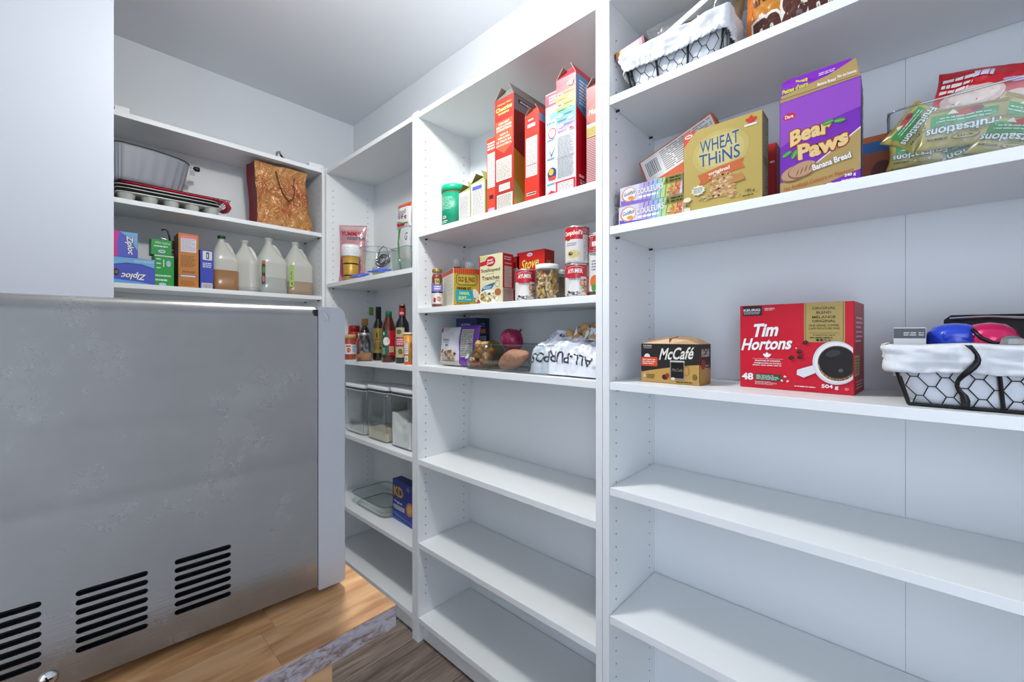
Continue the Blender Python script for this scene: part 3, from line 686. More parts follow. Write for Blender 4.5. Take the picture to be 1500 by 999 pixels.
for lx, ly, rt in ((.10, .42, .5), (.20, .40, 1.1), (.62, .63, .2), (.76, .62, -.1)): a.ell(w * lx, h * ly, w * .07, h * .022, '#3f9b35', rt); a.ell(w * lx, h * ly, w * .06, h * .004, '#8fd66b', rt)
for q, (ex, ey) in enumerate(((.20, .205), (.30, .225))):
    a.ell(w * ex, h * ey, w * .19, h * .08, '#8b5e43', .22); a.ell(w * (ex + .005), h * (ey + .008), w * .18, h * .07, '#c39a78', .22)
for k in range(5): a.ell(w * (.24 + .055 * k), h * (.205 + .012 * k), w * .008, h * .035, '#8f6546', -.35)
a.text('Banana Bread', w * .66, h * .245, w * .46, h * .06, '#ffffff', .03, rot=.17, outline='#5a3b1a', ooff=.02)
a.text('No Artificial Colours or Flavours', w * .49, h * .095, w * .86, h * .04, '#c2561f', .015, rot=.115)
a.text('240 g', w * .88, h * .078, w * .13, h * .035, '#ffffff', .03); a.lines(w * .78, h * .025, w * .95, h * .045, 1, '#e7d8f4', .8, w * .04); a.ell(w * .64, h * .025, w * .05, h * .018, '#e9d6b4', a0=0, a1=pi)
c.put(a)
a = c.S(); a.rect(.002, h * .02, dd * .35, h * .98, '#5a2292')
for k in range(7): a.rect(dd * .4, h * (.05 + .125 * k), dd * .93, h * (.155 + .125 * k), '#cfd3dc'); a.lines(dd * .45, h * (.06 + .125 * k), dd * .88, h * (.145 + .125 * k), 5, '#4a4a5c', .4)
c.put(a, 'printed_side')
fh = .034; tl = .03
v = [(-w / 2 + .001, dd / 2 - .001, h), (w / 2 - .001, dd / 2 - .001, h), (w / 2 - .012, dd / 2 - .003, h + fh), (-w / 2 + .002, dd / 2 - .003, h + fh + .004)]
v = [(-w / 2 + .001, -dd / 2 + .002, h), (w / 2 - .002, -dd / 2 + .002, h), (w / 2 - .014, -dd / 2 + .014, h + .040), (-w / 2 + .010, -dd / 2 + .014, h + .040), (-w / 2 + .001, -dd / 2 + .010, h + .034)]
v += [(x, y + .001, z - .0004) for x, y, z in v]; n = 5
o = obj('lid_flap', v, [(0, 1, 2, 3, 4), (9, 8, 7, 6, 5)] + [(j, 5 + j, 5 + (j + 1) % n, (j + 1) % n) for j in range(n)], 'print', c.root, cols='#8a1fc4')
fa = Art(lambda u, vv, k: (u - w / 2, -dd / 2 + .0008 + vv * .30 - k, h + vv + k * .3))
fa.poly([(w * .02, .001), (w * .985, .001), (w * .94, .037), (w * .62, .020), (w * .02, .007)], '#b69a5c'); fa.text('Bear Paws', w * .20, .027, w * .32, .010, '#e2d44e', .04, rot=.05, outline='#1f6b2a', ooff=.05); fa.text('Pattes d\'ours', w * .20, .016, w * .34, .010, '#e2d44e', .04, rot=.05, outline='#1f6b2a', ooff=.05)
fa.lines(w * .5, .024, w * .7, .031, 2, '#ecdcf8', .5, w * .06); fa.text('Banana Bread', w * .60, .007, w * .22, .006, '#ffffff', .02); fa.text('Pain aux bananes', w * .84, .010, w * .22, .006, '#ffffff', .02)
fa.build('printed_flap', o, 'print')

# ---- cracker box
X_ = .912; p0, p1 = pt(1001, 500, X=X_), pt(1117, 500, X=X_); w = p0.y - p1.y; h = pt(1001, 197, X=X_).z - S2; dd = .05
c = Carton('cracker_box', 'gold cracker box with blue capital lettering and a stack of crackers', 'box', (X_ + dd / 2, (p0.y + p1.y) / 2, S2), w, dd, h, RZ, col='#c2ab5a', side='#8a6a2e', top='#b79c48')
a = c.F()
a.poly([(.001, h * .995), (w * .19, h * .995), (.001, h * .82)], '#dc4632'); a.ell(w * .075, h * .945, w * .055, h * .025, '#f4e6da', .1); a.lines(w * .04, h * .935, w * .11, h * .955, 1, '#b03a2a', .9, w * .02)
for rr in (.36, .30, .24): a.ell(w * .49, h * .66, w * rr, h * rr * .72, {'0.36': '#c9b566', '0.3': '#d1bf76', '0.24': '#d9ca88'}[str(round(rr, 2))])
for q, (s, cy, ww) in enumerate((('WHEAT', .775, .50), ('THiNS', .605, .52))):
    a.text(s, w * .48, h * cy, w * ww, h * .155, '#2b5a86', .012, rot=.03, arc=-.05, outline='#e8ddaa', ooff=.02)
a.poly([(w * .20, h * .43), (w * .24, h * .355), (w * .21, h * .28), (w * .5, h * .375), (w * .80, h * .395), (w * .765, h * .455), (w * .79, h * .515), (w * .5, h * .485)], '#cf6a35')
a.text('original', w * .48, h * .425, w * .27, h * .055, '#fbf3e4', .03, rot=.12)
maple(a, w * .87, h * .915, w * .075, '#d8322c'); a.rect(w * .79, h * .855, w * .94, h * .878, '#f6f1e6')
cr_ = ['#e3c493', '#c4935a', '#d8b27c', '#b5804a', '#efd9b0']
for k in range(7):
    y = .115 + .038 * k; a.poly([(w * (.33 + .01 * k), h * y), (w * .70, h * (y - .01)), (w * (.66 - .01 * k), h * (y + .045)), (w * (.38 + .005 * k), h * (y + .052))], cr_[k % 2 + 1]); a.blobs(w * .50, h * (y + .022), w * .14, h * .016, 12, cr_, w * .02)
a.poly([(w * .62, h * .24), (w * .80, h * .26), (w * .76, h * .345), (w * .66, h * .33)], '#c98a4a'); a.blobs(w * .3, h * .13, w * .12, h * .03, 16, cr_, w * .016); a.blobs(w * .68, h * .1, w * .1, h * .02, 12, cr_, w * .014)
a.poly([(w * .21 + w * .1 * (1 if k % 2 else .78) * cos(k * pi / 10), h * .245 + w * .075 * (1 if k % 2 else .78) * sin(k * pi / 10)) for k in range(20)], '#f2ecd2'); a.lines(w * .15, h * .21, w * .27, h * .28, 4, '#3c6a92', .45, w * .04)
a.text('180 g', w * .86, h * .115, w * .11, h * .04, '#4c4020', .01); a.lines(w * .77, h * .055, w * .92, h * .075, 1, '#6b5c2c', .8, w * .04); a.text('140', w * .055, h * .085, w * .09, h * .035, '#3a3318', .01); a.ell(w * .06, h * .155, w * .055, h * .03, '#f2ecd2'); a.rect(w * .015, h * .01, w * .1, h * .055, '#efe8cc')
c.put(a)
a = c.S(); a.rect(.002, h * .02, dd * .93, h * .98, '#7d6a4c'); a.lines(.006, h * .5, dd * .85, h * .94, 14, '#d8cba6', .35); a.lines(.006, h * .06, dd * .85, h * .4, 10, '#d8cba6', .35); c.put(a, 'printed_side')
# red box behind it
X_ = .962; p0, p1 = pt(1085, 500, X=X_), pt(1131, 500, X=X_)
c = Carton('cracker_box', 'red box with a green foot standing behind the gold cracker box', 'box', (X_ + .09, (p0.y + p1.y) / 2, S2), p0.y - p1.y, .10, pt(1131, 198, X=X_).z - S2, RZ, col='#c5211f', side='#a51c1c')
a = c.F(); a.rect(.001, .001, c.w - .001, c.h * .16, '#2f8a45'); a.lines(c.w * .8, c.h * .7, c.w * .95, c.h * .73, 1, '#ffffff', .8, c.w * .1); c.put(a)
# orange carton leaning behind, its printed panel towards the pantry
c = Carton('rice_box', 'tilted orange carton with a white nutrition panel, behind the rainbow snack packs', 'box', (0, 0, 0), .19, .045, .115, 0, col='#dd642a', side='#c9541f', top='#e8e4de')
p_ = pt(941, 243, X=1.03)
c.root.matrix_world = Matrix.Translation((p_.x, p_.y, p_.z)) @ Matrix.Rotation(RZ, 4, 'Z') @ Matrix.Rotation(radians(-21), 4, 'Y') @ Matrix.Translation((.19 / 2, 0, -.115))
a = c.F(); a.rect(.004, c.h * .42, c.w - .004, c.h * .97, '#efece8'); a.lines(.055, c.h * .46, c.w - .008, c.h * .94, 11, '#7c7c80', .45); a.barcode(.010, c.h * .5, .048, c.h * .92); c.put(a)

# ---- two rainbow snack packs in clear film
cols = ['#c9b8e6', '#b9a4e2', '#a7a9e6', '#9fc0ea', '#a4d8d0', '#b7dd8e', '#c4cf6a', '#e0b45f', '#e88a5a']
for q, (za, zb_, xl_, xr_, lab) in enumerate(((S2 + .0470, .0455, 908, 1000, 'rainbow snack multipack in clear film, upper of the two stacked packs'), (S2 + .0005, .0462, 906, 1003, 'rainbow snack multipack in clear film, lower of the two stacked packs'))):
    X_ = .918; p0, p1 = pt(xl_, 500, X=X_), pt(xr_, 500, X=X_); w = p0.y - p1.y; h = zb_
    c = Carton('snack_pack', lab, 'snack pack', (X_ + .045, (p0.y + p1.y) / 2, za), w, .09, h, RZ, col='#dcd8ea', side='#c9a7a0', top='#e4e0ee', group='rainbow snack multipacks', m='film')
    a = c.F()
    for k in range(9): a.poly([(w * (.30 + .072 * k), .001), (w * (.372 + .072 * k) + .001, .001), (min(w * .995, w * (.42 + .072 * k)), h - .001), (w * (.34 + .072 * k), h - .001)], cols[k]); a.k -= 1
    a.k += 1
    a.poly([(w * .02, .001), (w * .52, .001), (w * .5, h * .12), (w * .2, h * .2), (w * .02, h * .3)], '#6a5fc0' if q else '#8d6fd0')
    a.ell(w * .16, h * .55, w * .125, h * .38, '#d98a6a'); a.ell(w * .165, h * .56, w * .11, h * .33, '#f7f4f2'); a.text('Goldfish', w * .165, h * .62, w * .19, h * .2, '#3a4a78', .02, shear=.2, rot=.1); a.ell(w * .19, h * .36, w * .05, h * .1, '#e8a040')
    a.text('COULEURS', w * .50, h * .60, w * .42, h * .30, '#ffffff', .02, rot=.03, outline='#8f86b8', ooff=.035)
    a.lines(w * .32, h * .22, w * .66, h * .36, 1, '#ffffff', .8, w * .06); a.poly([(w * .72, h * .62), (w * .99, h * .62), (w * .99, h * .98), (w * .75, h * .98)], '#8a8a34'); a.text('6', w * .77, h * .80, w * .035, h * .25, '#33301a', .03); a.lines(w * .81, h * .66, w * .97, h * .94, 2, '#3a3618', .6, w * .05)
    a.blobs(w * .87, h * .3, w * .1, h * .2, 20, ['#e08a5a', '#d9a86a', '#f2d7b0', '#c9624a'], w * .02)
    c.put(a)
    # twisted film tail at the left end
    mb = MB(); vs = []; N_ = 14; K = 7
    for i in range(N_):
        for j in range(K):
            u = i / (N_ - 1); s_ = j / (K - 1); vs.append((-w / 2 - .004 - u * .026, -.045 + s_ * .075 + .004 * sin(i * 2.1 + j), h * (.5 + (.45 if True else 0) * (1 - .3 * u) * sin(s_ * 9 + i * .9 + q))))
    mb.add(vs, [(i * K + j, (i + 1) * K + j, (i + 1) * K + j + 1, i * K + j + 1) for i in range(N_ - 1) for j in range(K - 1)]); mb.build('film_tail', 'bagclear', c.root, True)

# ---- crumpled packs: a pillow with pinched ends, printed on both its fronts
def pillow(name, label, cat, w, h, t, mtx, col, art=None, m='film', group=None, seed=0, amp=.004, nu=46, nv=36, top_pinch=True, sag=0.0, parent=None, sub=.012, root=None, backcol=None):
    off = Vector((seed * 3.1, seed * 1.7, 0))
    def P(u, v, s, k=0.0):
        x, y = (u / w - .5) * 2, (v / h - .5) * 2
        th = max(0.0, (1 - abs(x) ** 2.6)) ** .6 * max(0.0, (1 - abs(y) ** 2.6)) ** .6
        q = Vector((u * 22, v * 22, s * 3)) + off
        n = noise.noise(q) * amp * 1.6 + abs(noise.noise(q * 2.3 + Vector((5, 5, 5)))) * amp * 1.2 - amp * .4
        edge = noise.noise(Vector((u * 9, v * 9, 4)) + off) * amp * 1.2
        pin = 1 - .10 * (1 - abs(y) ** 2) * (x * x)
        return Vector((x * w / 2 * pin + edge, -s * (th * t / 2 + n * (.25 + th) + .0006 + k) + sag * y * y + edge, v + edge * .6))
    mb = MB(); vs = []; fs = []
    for s in (1, -1):
        b_ = len(vs)
        for i in range(nu + 1):
            for j in range(nv + 1): vs.append(P(w * i / nu, h * j / nv, s))
        for i in range(nu):
            for j in range(nv):
                f = (b_ + i * (nv + 1) + j, b_ + (i + 1) * (nv + 1) + j, b_ + (i + 1) * (nv + 1) + j + 1, b_ + i * (nv + 1) + j + 1); fs.append(f if s > 0 else f[::-1])
    nn = (nu + 1) * (nv + 1); ring = [i * (nv + 1) for i in range(nu + 1)] + [nu * (nv + 1) + j for j in range(1, nv + 1)] + [i * (nv + 1) + nv for i in range(nu - 1, -1, -1)] + [j for j in range(nv - 1, 0, -1)]
    for q in range(len(ring)): p_, r_ = ring[q], ring[(q + 1) % len(ring)]; fs.append((p_, p_ + nn, r_ + nn, r_))
    r = root or thing(name, label, cat, (0, 0, 0), 0, group)
    if mtx is not None: r.matrix_world = mtx
    cs_ = [col] * (nu * nv) + [backcol or col] * (nu * nv) + [col] * len(ring)
    obj('bag_film', vs, fs, m, r, True, cols=cs_)
    if art:
        A = Art(lambda u, v, k: P(u, v, 1, k * 5 + .0006), sub=min(sub, .006)); art(A, w, h); A.build('printed_front', r, m, True)
    return r
def mtx(loc, rz=0, ry=0, rx=0): return Matrix.Translation(loc) @ Matrix.Rotation(rz, 4, 'Z') @ Matrix.Rotation(ry, 4, 'Y') @ Matrix.Rotation(rx, 4, 'X')

# ---- peanut candy bag on the top shelf
def art_candy(a, w, h):
    a.rect(w * .03, h * .02, w * .97, h * .985, '#c8801f'); a.poly([(w * .10, h * .97), (w * .14, h * .3), (w * .2, h * .05), (w * .03, h * .05), (w * .03, h * .97)], '#dd7a1c')
    a.text('peanut', w * .33, h * .60, w * .40, h * .115, '#5b2412', .02, rot=.10); a.text('arachide', w * .36, h * .47, w * .46, h * .10, '#5b2412', .02, rot=.10)
    a.text('m&m', w * .57, h * .18, w * .86, h * .34, '#54220f', .05, rot=.07, outline='#f6efe4', ooff=.06)
    a.lines(w * .66, h * .70, w * .96, h * .84, 2, '#8a4514', .6, w * .08)
X_ = .935; p0, p1 = pt(1077, 500, X=X_), pt(1232, 500, X=X_)
pillow('candy_bag', 'orange bag of peanut candy lying on the top shelf', 'bag', p0.y - p1.y, .215, .07, mtx(((X_ + .045), (p0.y + p1.y) / 2, S1 + .0045), RZ, 0, radians(-8)), '#c8801f', art_candy, seed=2, amp=.003, sub=.012)

# ---- wire baskets lined with white cloth
def basket(label, loc, rz, wt, wb, dt, db, h, ov, nbars, strap=False):
    """top/bottom width and depth; ov = drop of the folded-over cloth"""
    r = thing('wire_basket', label, 'basket', loc, rz)
    n = 64
    def sec(f, grow=0): return (wb + (wt - wb) * f) / 2 + grow, (db + (dt - db) * f) / 2 + grow
    # liner bag inside
    s = [(.002, *sec(0, -.012), 7)] + [(h * f, *sec(f, -.0035), 9) for f in (.08, .3, .55, .8, 1.0)]
    sin_ = [(h * f, *sec(f, -.006), 9) for f in (1.0, .8, .5, .12)] + [(.007, *sec(0, -.016), 7)]
    MB().loft(s + sin_, n * 2).build('cloth_liner', 'cloth2', r, True)
    # folded-over band: wavy cloth with gathers
    N_ = 420; rows = 12; vs = []; fs = []; per = []
    for k in range(N_):
        t = 2 * pi * k / N_; c_, d_ = cos(t), sin(t); per.append((math.copysign(abs(c_) ** (2 / 12), c_), math.copysign(abs(d_) ** (2 / 12), d_)))
    # even spacing around the rectangle
    def rectp(s_):
        W_, D_ = 1, 1; q = s_ * 4
        if q < 1: return (-1 + 2 * q, -1)
        if q < 2: return (1, -1 + 2 * (q - 1))
        if q < 3: return (1 - 2 * (q - 2), 1)
        return (-1, 1 - 2 * (q - 3))
    for j in range(rows + 1):
        v = j / rows
        for k in range(N_):
            px, py = rectp(k / N_); f = 1 - v * ov / h; sx_, sy_ = sec(f, .003)
            cdist = max(0, abs(px) + abs(py) - 1.94) * .1
            x, y = px * sx_, py * sy_
            g = noise.noise(Vector((x * 26, y * 26 + 3, v * 2.2))) * .005 + noise.noise(Vector((x * 90, y * 90 + 3, v * 1.2))) * .0026 * (.3 + v) + abs(noise.noise(Vector((x * 24 - v * 3, y * 24, v * 4)))) * .007
            g += .0052 + (.0022 * sin(k * 1.15) * max(0, v - .72) * 3.4)
            ox, oy = (0, py) if abs(py) > abs(px) else (px, 0)
            zz = h + .003 * (1 - v) - v * ov + noise.noise(Vector((x * 18, y * 18, 9))) * .003 * (v if v > .5 else 1 - v)
            if j == 0: g = -.004
            vs.append((x + ox * g, y + oy * g, zz))
    for j in range(rows):
        for k in range(N_): k2 = (k + 1) % N_; fs.append((j * N_ + k, (j + 1) * N_ + k, (j + 1) * N_ + k2, j * N_ + k2))
    o = obj('folded_cloth_band', vs, fs, 'cloth', r, True)
    sd = o.modifiers.new('s', 'SOLIDIFY'); sd.thickness = .0012; sd.offset = -1
    # frame
    mb = MB(); a0, b0 = sec(0); mb.tube([(-a0, -b0, .003), (a0, -b0, .003), (a0, b0, .003), (-a0, b0, .003)], .0028, 8, closed=True)
    a1, b1 = sec(1); mb.tube([(-a1, -b1, h - .002), (a1, -b1, h - .002), (a1, b1, h - .002), (-a1, b1, h - .002)], .0026, 8, closed=True)
    mb.build('wire_frame', 'blackwire', r)
    for sx_ in (-1, 1):
        for sy_ in (-1, 1): MB().tube([(sx_ * a0, sy_ * b0, .003), (sx_ * a1, sy_ * b1, h - .002)], .0026, 8).build('corner_post', 'blackwire', r)
    for k in range(1, nbars + 1):
        u = -1 + 2 * k / (nbars + 1); MB().tube([(u * a0, -b0 - .001, .003), (u * a1, -b1 - .001, h - .002)], .0026, 8).build('upright', 'blackwire', r)
    # hexagonal wire netting on the front and ends
    mb = MB(); hx = .038; hy = .0150
    def net(P, L):
        ncol = int(L / (hx * 1.0)) + 2; nrow = int(h / hy) + 1
        for i in range(ncol):
            for j in range(nrow):
                u = i * hx * 1.5 - .0 if False else i * hx; v = j * hy
                x = u + (hx / 2 if j % 2 else 0)
                pts = [(x, v + .0015), (x + hx * .22, v), (x + hx * .5, v + hy * .9)]
                seg = [((x - hx * .12, v), (x + hx * .12, v)), ((x + hx * .12, v), (x + hx * .38, v + hy)), ((x - hx * .12, v), (x - hx * .38, v + hy))]
                for (p_, q_) in seg:
                    if p_[1] > h or min(p_[0], q_[0]) < 0 or max(p_[0], q_[0]) > L or q_[1] > h: continue
                    mb.tube([P(*p_), P(*q_)], .00075, 4, caps=False)
    net(lambda u, v: (-sec(v / h)[0] + u * (2 * sec(v / h)[0]) / (2 * a1), -sec(v / h)[1] - .0012, .003 + v), 2 * a1)
    for sg in (-1, 1): net(lambda u, v, sg=sg: (sg * (sec(v / h)[0] + .0012), -sec(v / h)[1] + u * (2 * sec(v / h)[1]) / (2 * b1), .003 + v), 2 * b1)
    mb.build('hexagonal_netting', 'blackwire', r)
    if strap:
        u = strap; f = lambda v: sec(v)[1] + (.0185 if v > .55 else .0065 + .012 * max(0, (v - .35) / .2)); pts = []
        for k in range(15): v = 1.02 - k / 14; pts.append((u * a1 + .010 * sin(k * .55) - (.012 if k > 11 else 0) * (k - 11) / 3, -f(max(0, v)), max(.004, v * h)))
        vs = []; fs = []
        for k, p in enumerate(pts):
            wdt = .0038 * (1 - .35 * sin(k * .9)); vs += [(p[0] - wdt, p[1], p[2]), (p[0] + wdt, p[1] - .0012, p[2])]
        fs = [(2 * k, 2 * k + 2, 2 * k + 3, 2 * k + 1) for k in range(len(pts) - 1)]
        o = obj('black_ribbon', vs, fs, 'black', r, True); o['label'] = 'twisted black ribbon'; sd = o.modifiers.new('s', 'SOLIDIFY'); sd.thickness = .0008
    return r
# eye-level basket at the right edge
XF = .930; bl = pt(1331, 591, X=XF); tl_ = pt(1300, 503, X=XF - .012)
wb, dtp = .30, .185
h = tl_.z - S3 - .003
wt = wb + 2 * (tl_.y - bl.y)
ctr = (bl.y - wb / 2)
bk = basket('white cloth-lined black wire basket at eye level beside the red coffee box', (XF + .08, ctr, S3), RZ, wt, wb, .185, .16, h, .042, 2, strap=-.5)
RB = .010
# things in it, standing on the liner
yq = lambda sx, X: pt(sx, 500, X=X).y
c = Carton('phone_box', 'small white and grey box standing in the eye-level basket', 'box', (1.0, (yq(1311, .955) + yq(1349, .955)) / 2 - .002, S3 + .045), .040, .085, pt(1311, 480, X=.957).z - S3 - .045, RZ, col='#eef0f2', side='#aab0ba', top='#d6dade')
a = c.F(); a.rect(.0008, c.h - .018, c.w - .0008, c.h - .0012, '#5d6065'); a.lines(.013, c.h - .014, .028, c.h - .007, 2, '#e8e8e8', .45, .008, False); a.lines(.031, c.h - .014, .037, c.h - .007, 2, '#e8e8e8', .45, .006, False); c.put(a)
bt = thing('water_bottle', 'blue plastic bottle with its lid up, in the eye-level basket', 'bottle', (.999, yq(1401, .972), S3 + .0095), 0)
MB().lathe([(.026, 0), (.029, .004), (.029, .075), (.0335, .082), (.0345, .096), (.033, .106), (.026, .117), (.014, .1225), (.001, .124)], 36).build('bottle_body', mat('blue_plastic', '#2446c8', .22, coat=.5), bt, True)
MB().bbox(-.0335, -.021, -.016, .016, .094, .110, .004).build('spout_cover', M['blue_plastic'] if 'blue_plastic' in M else bpy.data.materials['blue_plastic'], bt, True)
pk = mat('pink_metal', '#d81560', .16, .35, coat=.6); M['pink'] = pk
sp = thing('drink_tumbler', 'shiny pink rounded tumbler in the eye-level basket', 'tumbler', (.995, yq(1452, .975), S3 + .0095), 0)
MB().lathe([(.02, 0), (.027, .004), (.029, .055), (.032, .085), (.0325, .098), (.028, .112), (.018, .121), (.001, .1245)], 36).build('tumbler_body', 'pink', sp, True)
MB().tube([(-.031, -.012, .084), (-.0345, -.002, .092), (-.0345, .012, .10), (-.026, .02, .113)], .003, 8).build('dark_strap', 'black', sp, True)
g_ = thing('glass_bauble', 'clear faceted glass stopper in front of the pink tumbler, in the eye-level basket', 'stopper', (.951, yq(1483, .945), S3 + .0985), 0)
MB().lathe([(.004, -.02), (.012, -.008), (.0145, .002), (.012, .010), (.006, .014), (.001, .0145)], 9).build('stopper_body', 'chrome', g_)
pch = thing('zip_pouch', 'black mesh zip pouch standing at the back of the eye-level basket', 'pouch', (1.045, yq(1487, 1.03), S3 + .010), RZ)
MB().loft([(0, .075, .012, 4), (.06, .08, .015, 4), (.13, .078, .012, 4, .0), (.138, .070, .006, 3)], 40).build('pouch_body', mat('black_fabric', '#1c1d20', .8, bump=.4, bscale=300), pch, True)
MB().tube([(-.072, -.013, .132), (-.03, -.014, .134), (.03, -.014, .13), (.075, -.013, .126)], .0022, 6).build('zip', 'metalcap', pch)
rt_ = thing('red_jar', 'red lidded jar at the back of the eye-level basket, by the right edge', 'jar', (1.075, -.175, S3 + .0095), 0)
MB().lathe([(.028, 0), (.03, .003), (.03, .105), (.033, .107), (.033, .132), (.03, .135)], 30).build('jar_body', mat('red_plastic', '#b8202c', .35), rt_, True)
# top-shelf basket
XF = .918; yt0, yt1 = yq(914, .915), yq(1066, .915)
wt = yt0 - yt1
bt_ = basket('white cloth-lined black wire basket on the top shelf', (XF + .085, (yt0 + yt1) / 2, S1), RZ, wt, wt - .036, .185, .16, .090, .046, 2)
BX, BY = XF + .085, (yt0 + yt1) / 2
# bread bag and paper bags in it
def kraft(a, w, h): pass
pillow('paper_bag', 'crumpled brown paper bag in the top-shelf basket', 'bag', .14, .185, .05, mtx((BX + .03, BY - .035, S1 + .012), RZ, radians(4), radians(-6)), '#b49470', None, 'print', seed=5, amp=.006)
pillow('paper_bag', 'smaller tan paper bag at the left in the top-shelf basket', 'bag', .09, .125, .045, mtx((BX + .02, BY + .035, S1 + .012), RZ, radians(-4), radians(-4)), '#c2a277', None, 'print', seed=8, amp=.006)
cb = pillow('clear_bag', 'clear plastic bag with a white closure strip standing in the top-shelf basket', 'bag', .175, .16, .035, mtx((BX - .035, BY, S1 + .012), RZ, radians(0), radians(-3)), '#ffffff', None, 'bagclear', seed=4, amp=.005)
A = Art(lambda u, v, k: (u - .0875, -.024 - k, .085 + v), None); A.poly([(.0, -.012), (.165, .056), (.168, .072), (.0, .004)], '#e8eaec'); A.lines(.02, .0, .021, .001, 1, '#e8eaec'); o = A.build('closure_strip', cb, 'film'); sd = o.modifiers.new('s', 'SOLIDIFY'); sd.thickness = .001
c = Carton('wafer_box', 'thin pink wafer carton lying across the left end of the top-shelf basket', 'box', (.952, yq(929, .95), S1 + .1215), .105, .055, .018, RZ - .06, col='#c78298', side='#5c1e24', top='#e6d9d2')
c.root.rotation_euler = (0, radians(-7), RZ - .03); c.root.location = (.950, .470, S1 + .1015)
c.root.scale = (.75, 1, 1)
a = c.F(); a.rect(.001, .001, .03, c.h - .001, '#c99a4e'); a.rect(.001, .001, .006, c.h - .001, '#6a2a22'); a.text('WAFERS', .062, c.h * .5, .05, c.h * .5, '#f8eef0', .02, shear=.2); a.rect(.097, .001, .104, c.h - .001, '#6d1f2a'); c.put(a)

# ---- clear bin with gold fruit packets
def clear_bin(name, label, loc, w, d, h, rz, lip=.006, notch=True, m='plastic', group=None, me='plasticedge'):
    r = thing(name, label, 'bin', loc, rz, group); t = .0018
    ow, od = w / 2, d / 2
    mb = MB().loft([(0.001, ow - .004, od - .004, 14), (.006, ow - .002, od - .002, 14), (h, ow, od, 14)], 72, cap1=False)
    mb.loft([(.004, ow - .006, od - .006, 14), (h, ow - t, od - t, 14)], 72, cap1=False); mb.build('bin_wall', m, r, True)
    n = 72; pts = []
    for k in range(n):
        q = 2 * pi * (k + .5) / n; c_, d_ = cos(q), sin(q); pts.append((ow * math.copysign(abs(c_) ** (2 / 14), c_), od * math.copysign(abs(d_) ** (2 / 14), d_), h))
    MB().tube(pts, .0016, 6, closed=True).build('rim', me, r, True)
    MB().tube([(p_[0] * .985, p_[1] * .98, .003) for p_ in pts], .0016, 6, closed=True).build('base_edge', me, r, True)
    return r
X_ = .921; yl_ = pt(1300, 500, X=X_).y; bw, bh = .30, .088
h1 = pt(1300, 165, X=X_).z - S2
fb = clear_bin('clear_bin', 'long clear plastic bin of gold fruit packets', (X_ + .095, yl_ - bw / 2, S2), bw, .19, h1, RZ)
# raised rear part of the bin wall
ow = bw / 2
pp = [(-ow + .001, -.09, h1), (-ow + .001, -.03, h1 + .006), (-ow + .001, .0, h1 + .03), (-ow + .001, .094, h1 + .038)]
MB().add([(x, y, z) for x, y, z in pp] + [(x, y, h1 - .002) for x, y, z in pp], [(0, 1, 5, 4), (1, 2, 6, 5), (2, 3, 7, 6)]).add([(-ow + .001, .094, h1 - .002), (ow - .001, .094, h1 - .002), (ow - .001, .094, h1 + .038), (-ow + .001, .094, h1 + .038)], [(0, 1, 2, 3)]).build('raised_back_wall', 'plastic', fb)
MB().tube(pp + [(ow - .001, .094, h1 + .038)], .0015, 6).build('raised_rim', 'plasticedge', fb, True)
GOLD = '#c2b05a'
def art_fruit(a, w, h):
    a.rect(w * .03, h * .02, w * .97, h * .10, '#9c8a3c'); a.poly([(w * .12, h * .20), (w * .88, h * .20), (w * .88, h * .48), (w * .5, h * .48), (w * .12, h * .40)], '#2fa04a')
    a.ell(w * .45, h * .20, w * .17, h * .09, '#c9352c', .1); a.ell(w * .36, h * .18, w * .07, h * .07, '#8f1c30'); a.poly([(w * .55, h * .24), (w * .68, h * .22), (w * .62, h * .10)], '#f2efe0')
    a.lines(w * .2, h * .27, w * .8, h * .42, 2, '#dff2df', .35, w * .08)
    a.text('Fruitsations', w * .5, h * .60, w * .86, h * .20, '#f5f7f0', .02, rot=.03, outline='#1c6a62', ooff=.06)
    a.ell(w * .45, h * .80, w * .15, h * .07, '#5b4b20'); a.ell(w * .45, h * .80, w * .14, h * .058, '#cdbb70'); a.text('MOTTS', w * .45, h * .80, w * .17, h * .05, '#3a3018', .02)
    a.lines(w * .64, h * .77, w * .9, h * .83, 1, '#5b4b20', .8, w * .04)
def P3(sx, sy, X): return pt(sx, sy, X=X)
packs = [  # picture column and row of the centre, plane, roll on its own face, width, height, lean
    (1340, 186, .945, radians(128), .074, .052, 4), (1410, 183, .938, radians(185), .098, .062, 3), (1484, 203, .940, radians(200), .085, .055, -2),
    (1348, 222, .952, radians(183), .080, .045, -6), (1430, 220, .960, radians(170), .10, .050, 6), (1495, 175, .985, radians(215), .08, .06, -8), (1395, 205, .990, radians(175), .09, .05, 5), (1460, 190, .995, radians(190), .09, .06, -5)]
labs = ['gold fruit packet turned on its side at the left end of the clear bin', 'gold fruit packet lying upside down in the middle of the clear bin, in front', 'gold fruit packet low at the right end of the clear bin, beside the red bag',
        'gold fruit packet under the sideways packet at the bottom left of the clear bin', 'gold fruit packet under the middle packet, low in the clear bin', 'gold fruit packet high at the right end of the clear bin, above the low one', 'gold fruit packet hidden behind the front middle packet in the clear bin', 'gold fruit packet hidden under the red bag in the clear bin']
for q, (sx, sy, X_, rl, w, h, ln) in enumerate(packs):
    c0 = P3(sx, sy, X_); c0.z = max(c0.z, S2 + .027)
    m_ = Matrix.Translation(c0) @ Matrix.Rotation(RZ, 4, 'Z') @ Matrix.Rotation(radians(-ln), 4, 'X') @ Matrix.Rotation(rl, 4, 'Y') @ Matrix.Translation((0, 0, -h / 2))
    pillow('fruit_packet', labs[q], 'packet', w, h, .018, m_, GOLD, art_fruit if q < 6 else None, seed=20 + q, amp=.0025, nu=34, nv=26, group='gold fruit packets in the clear bin', sub=.010)
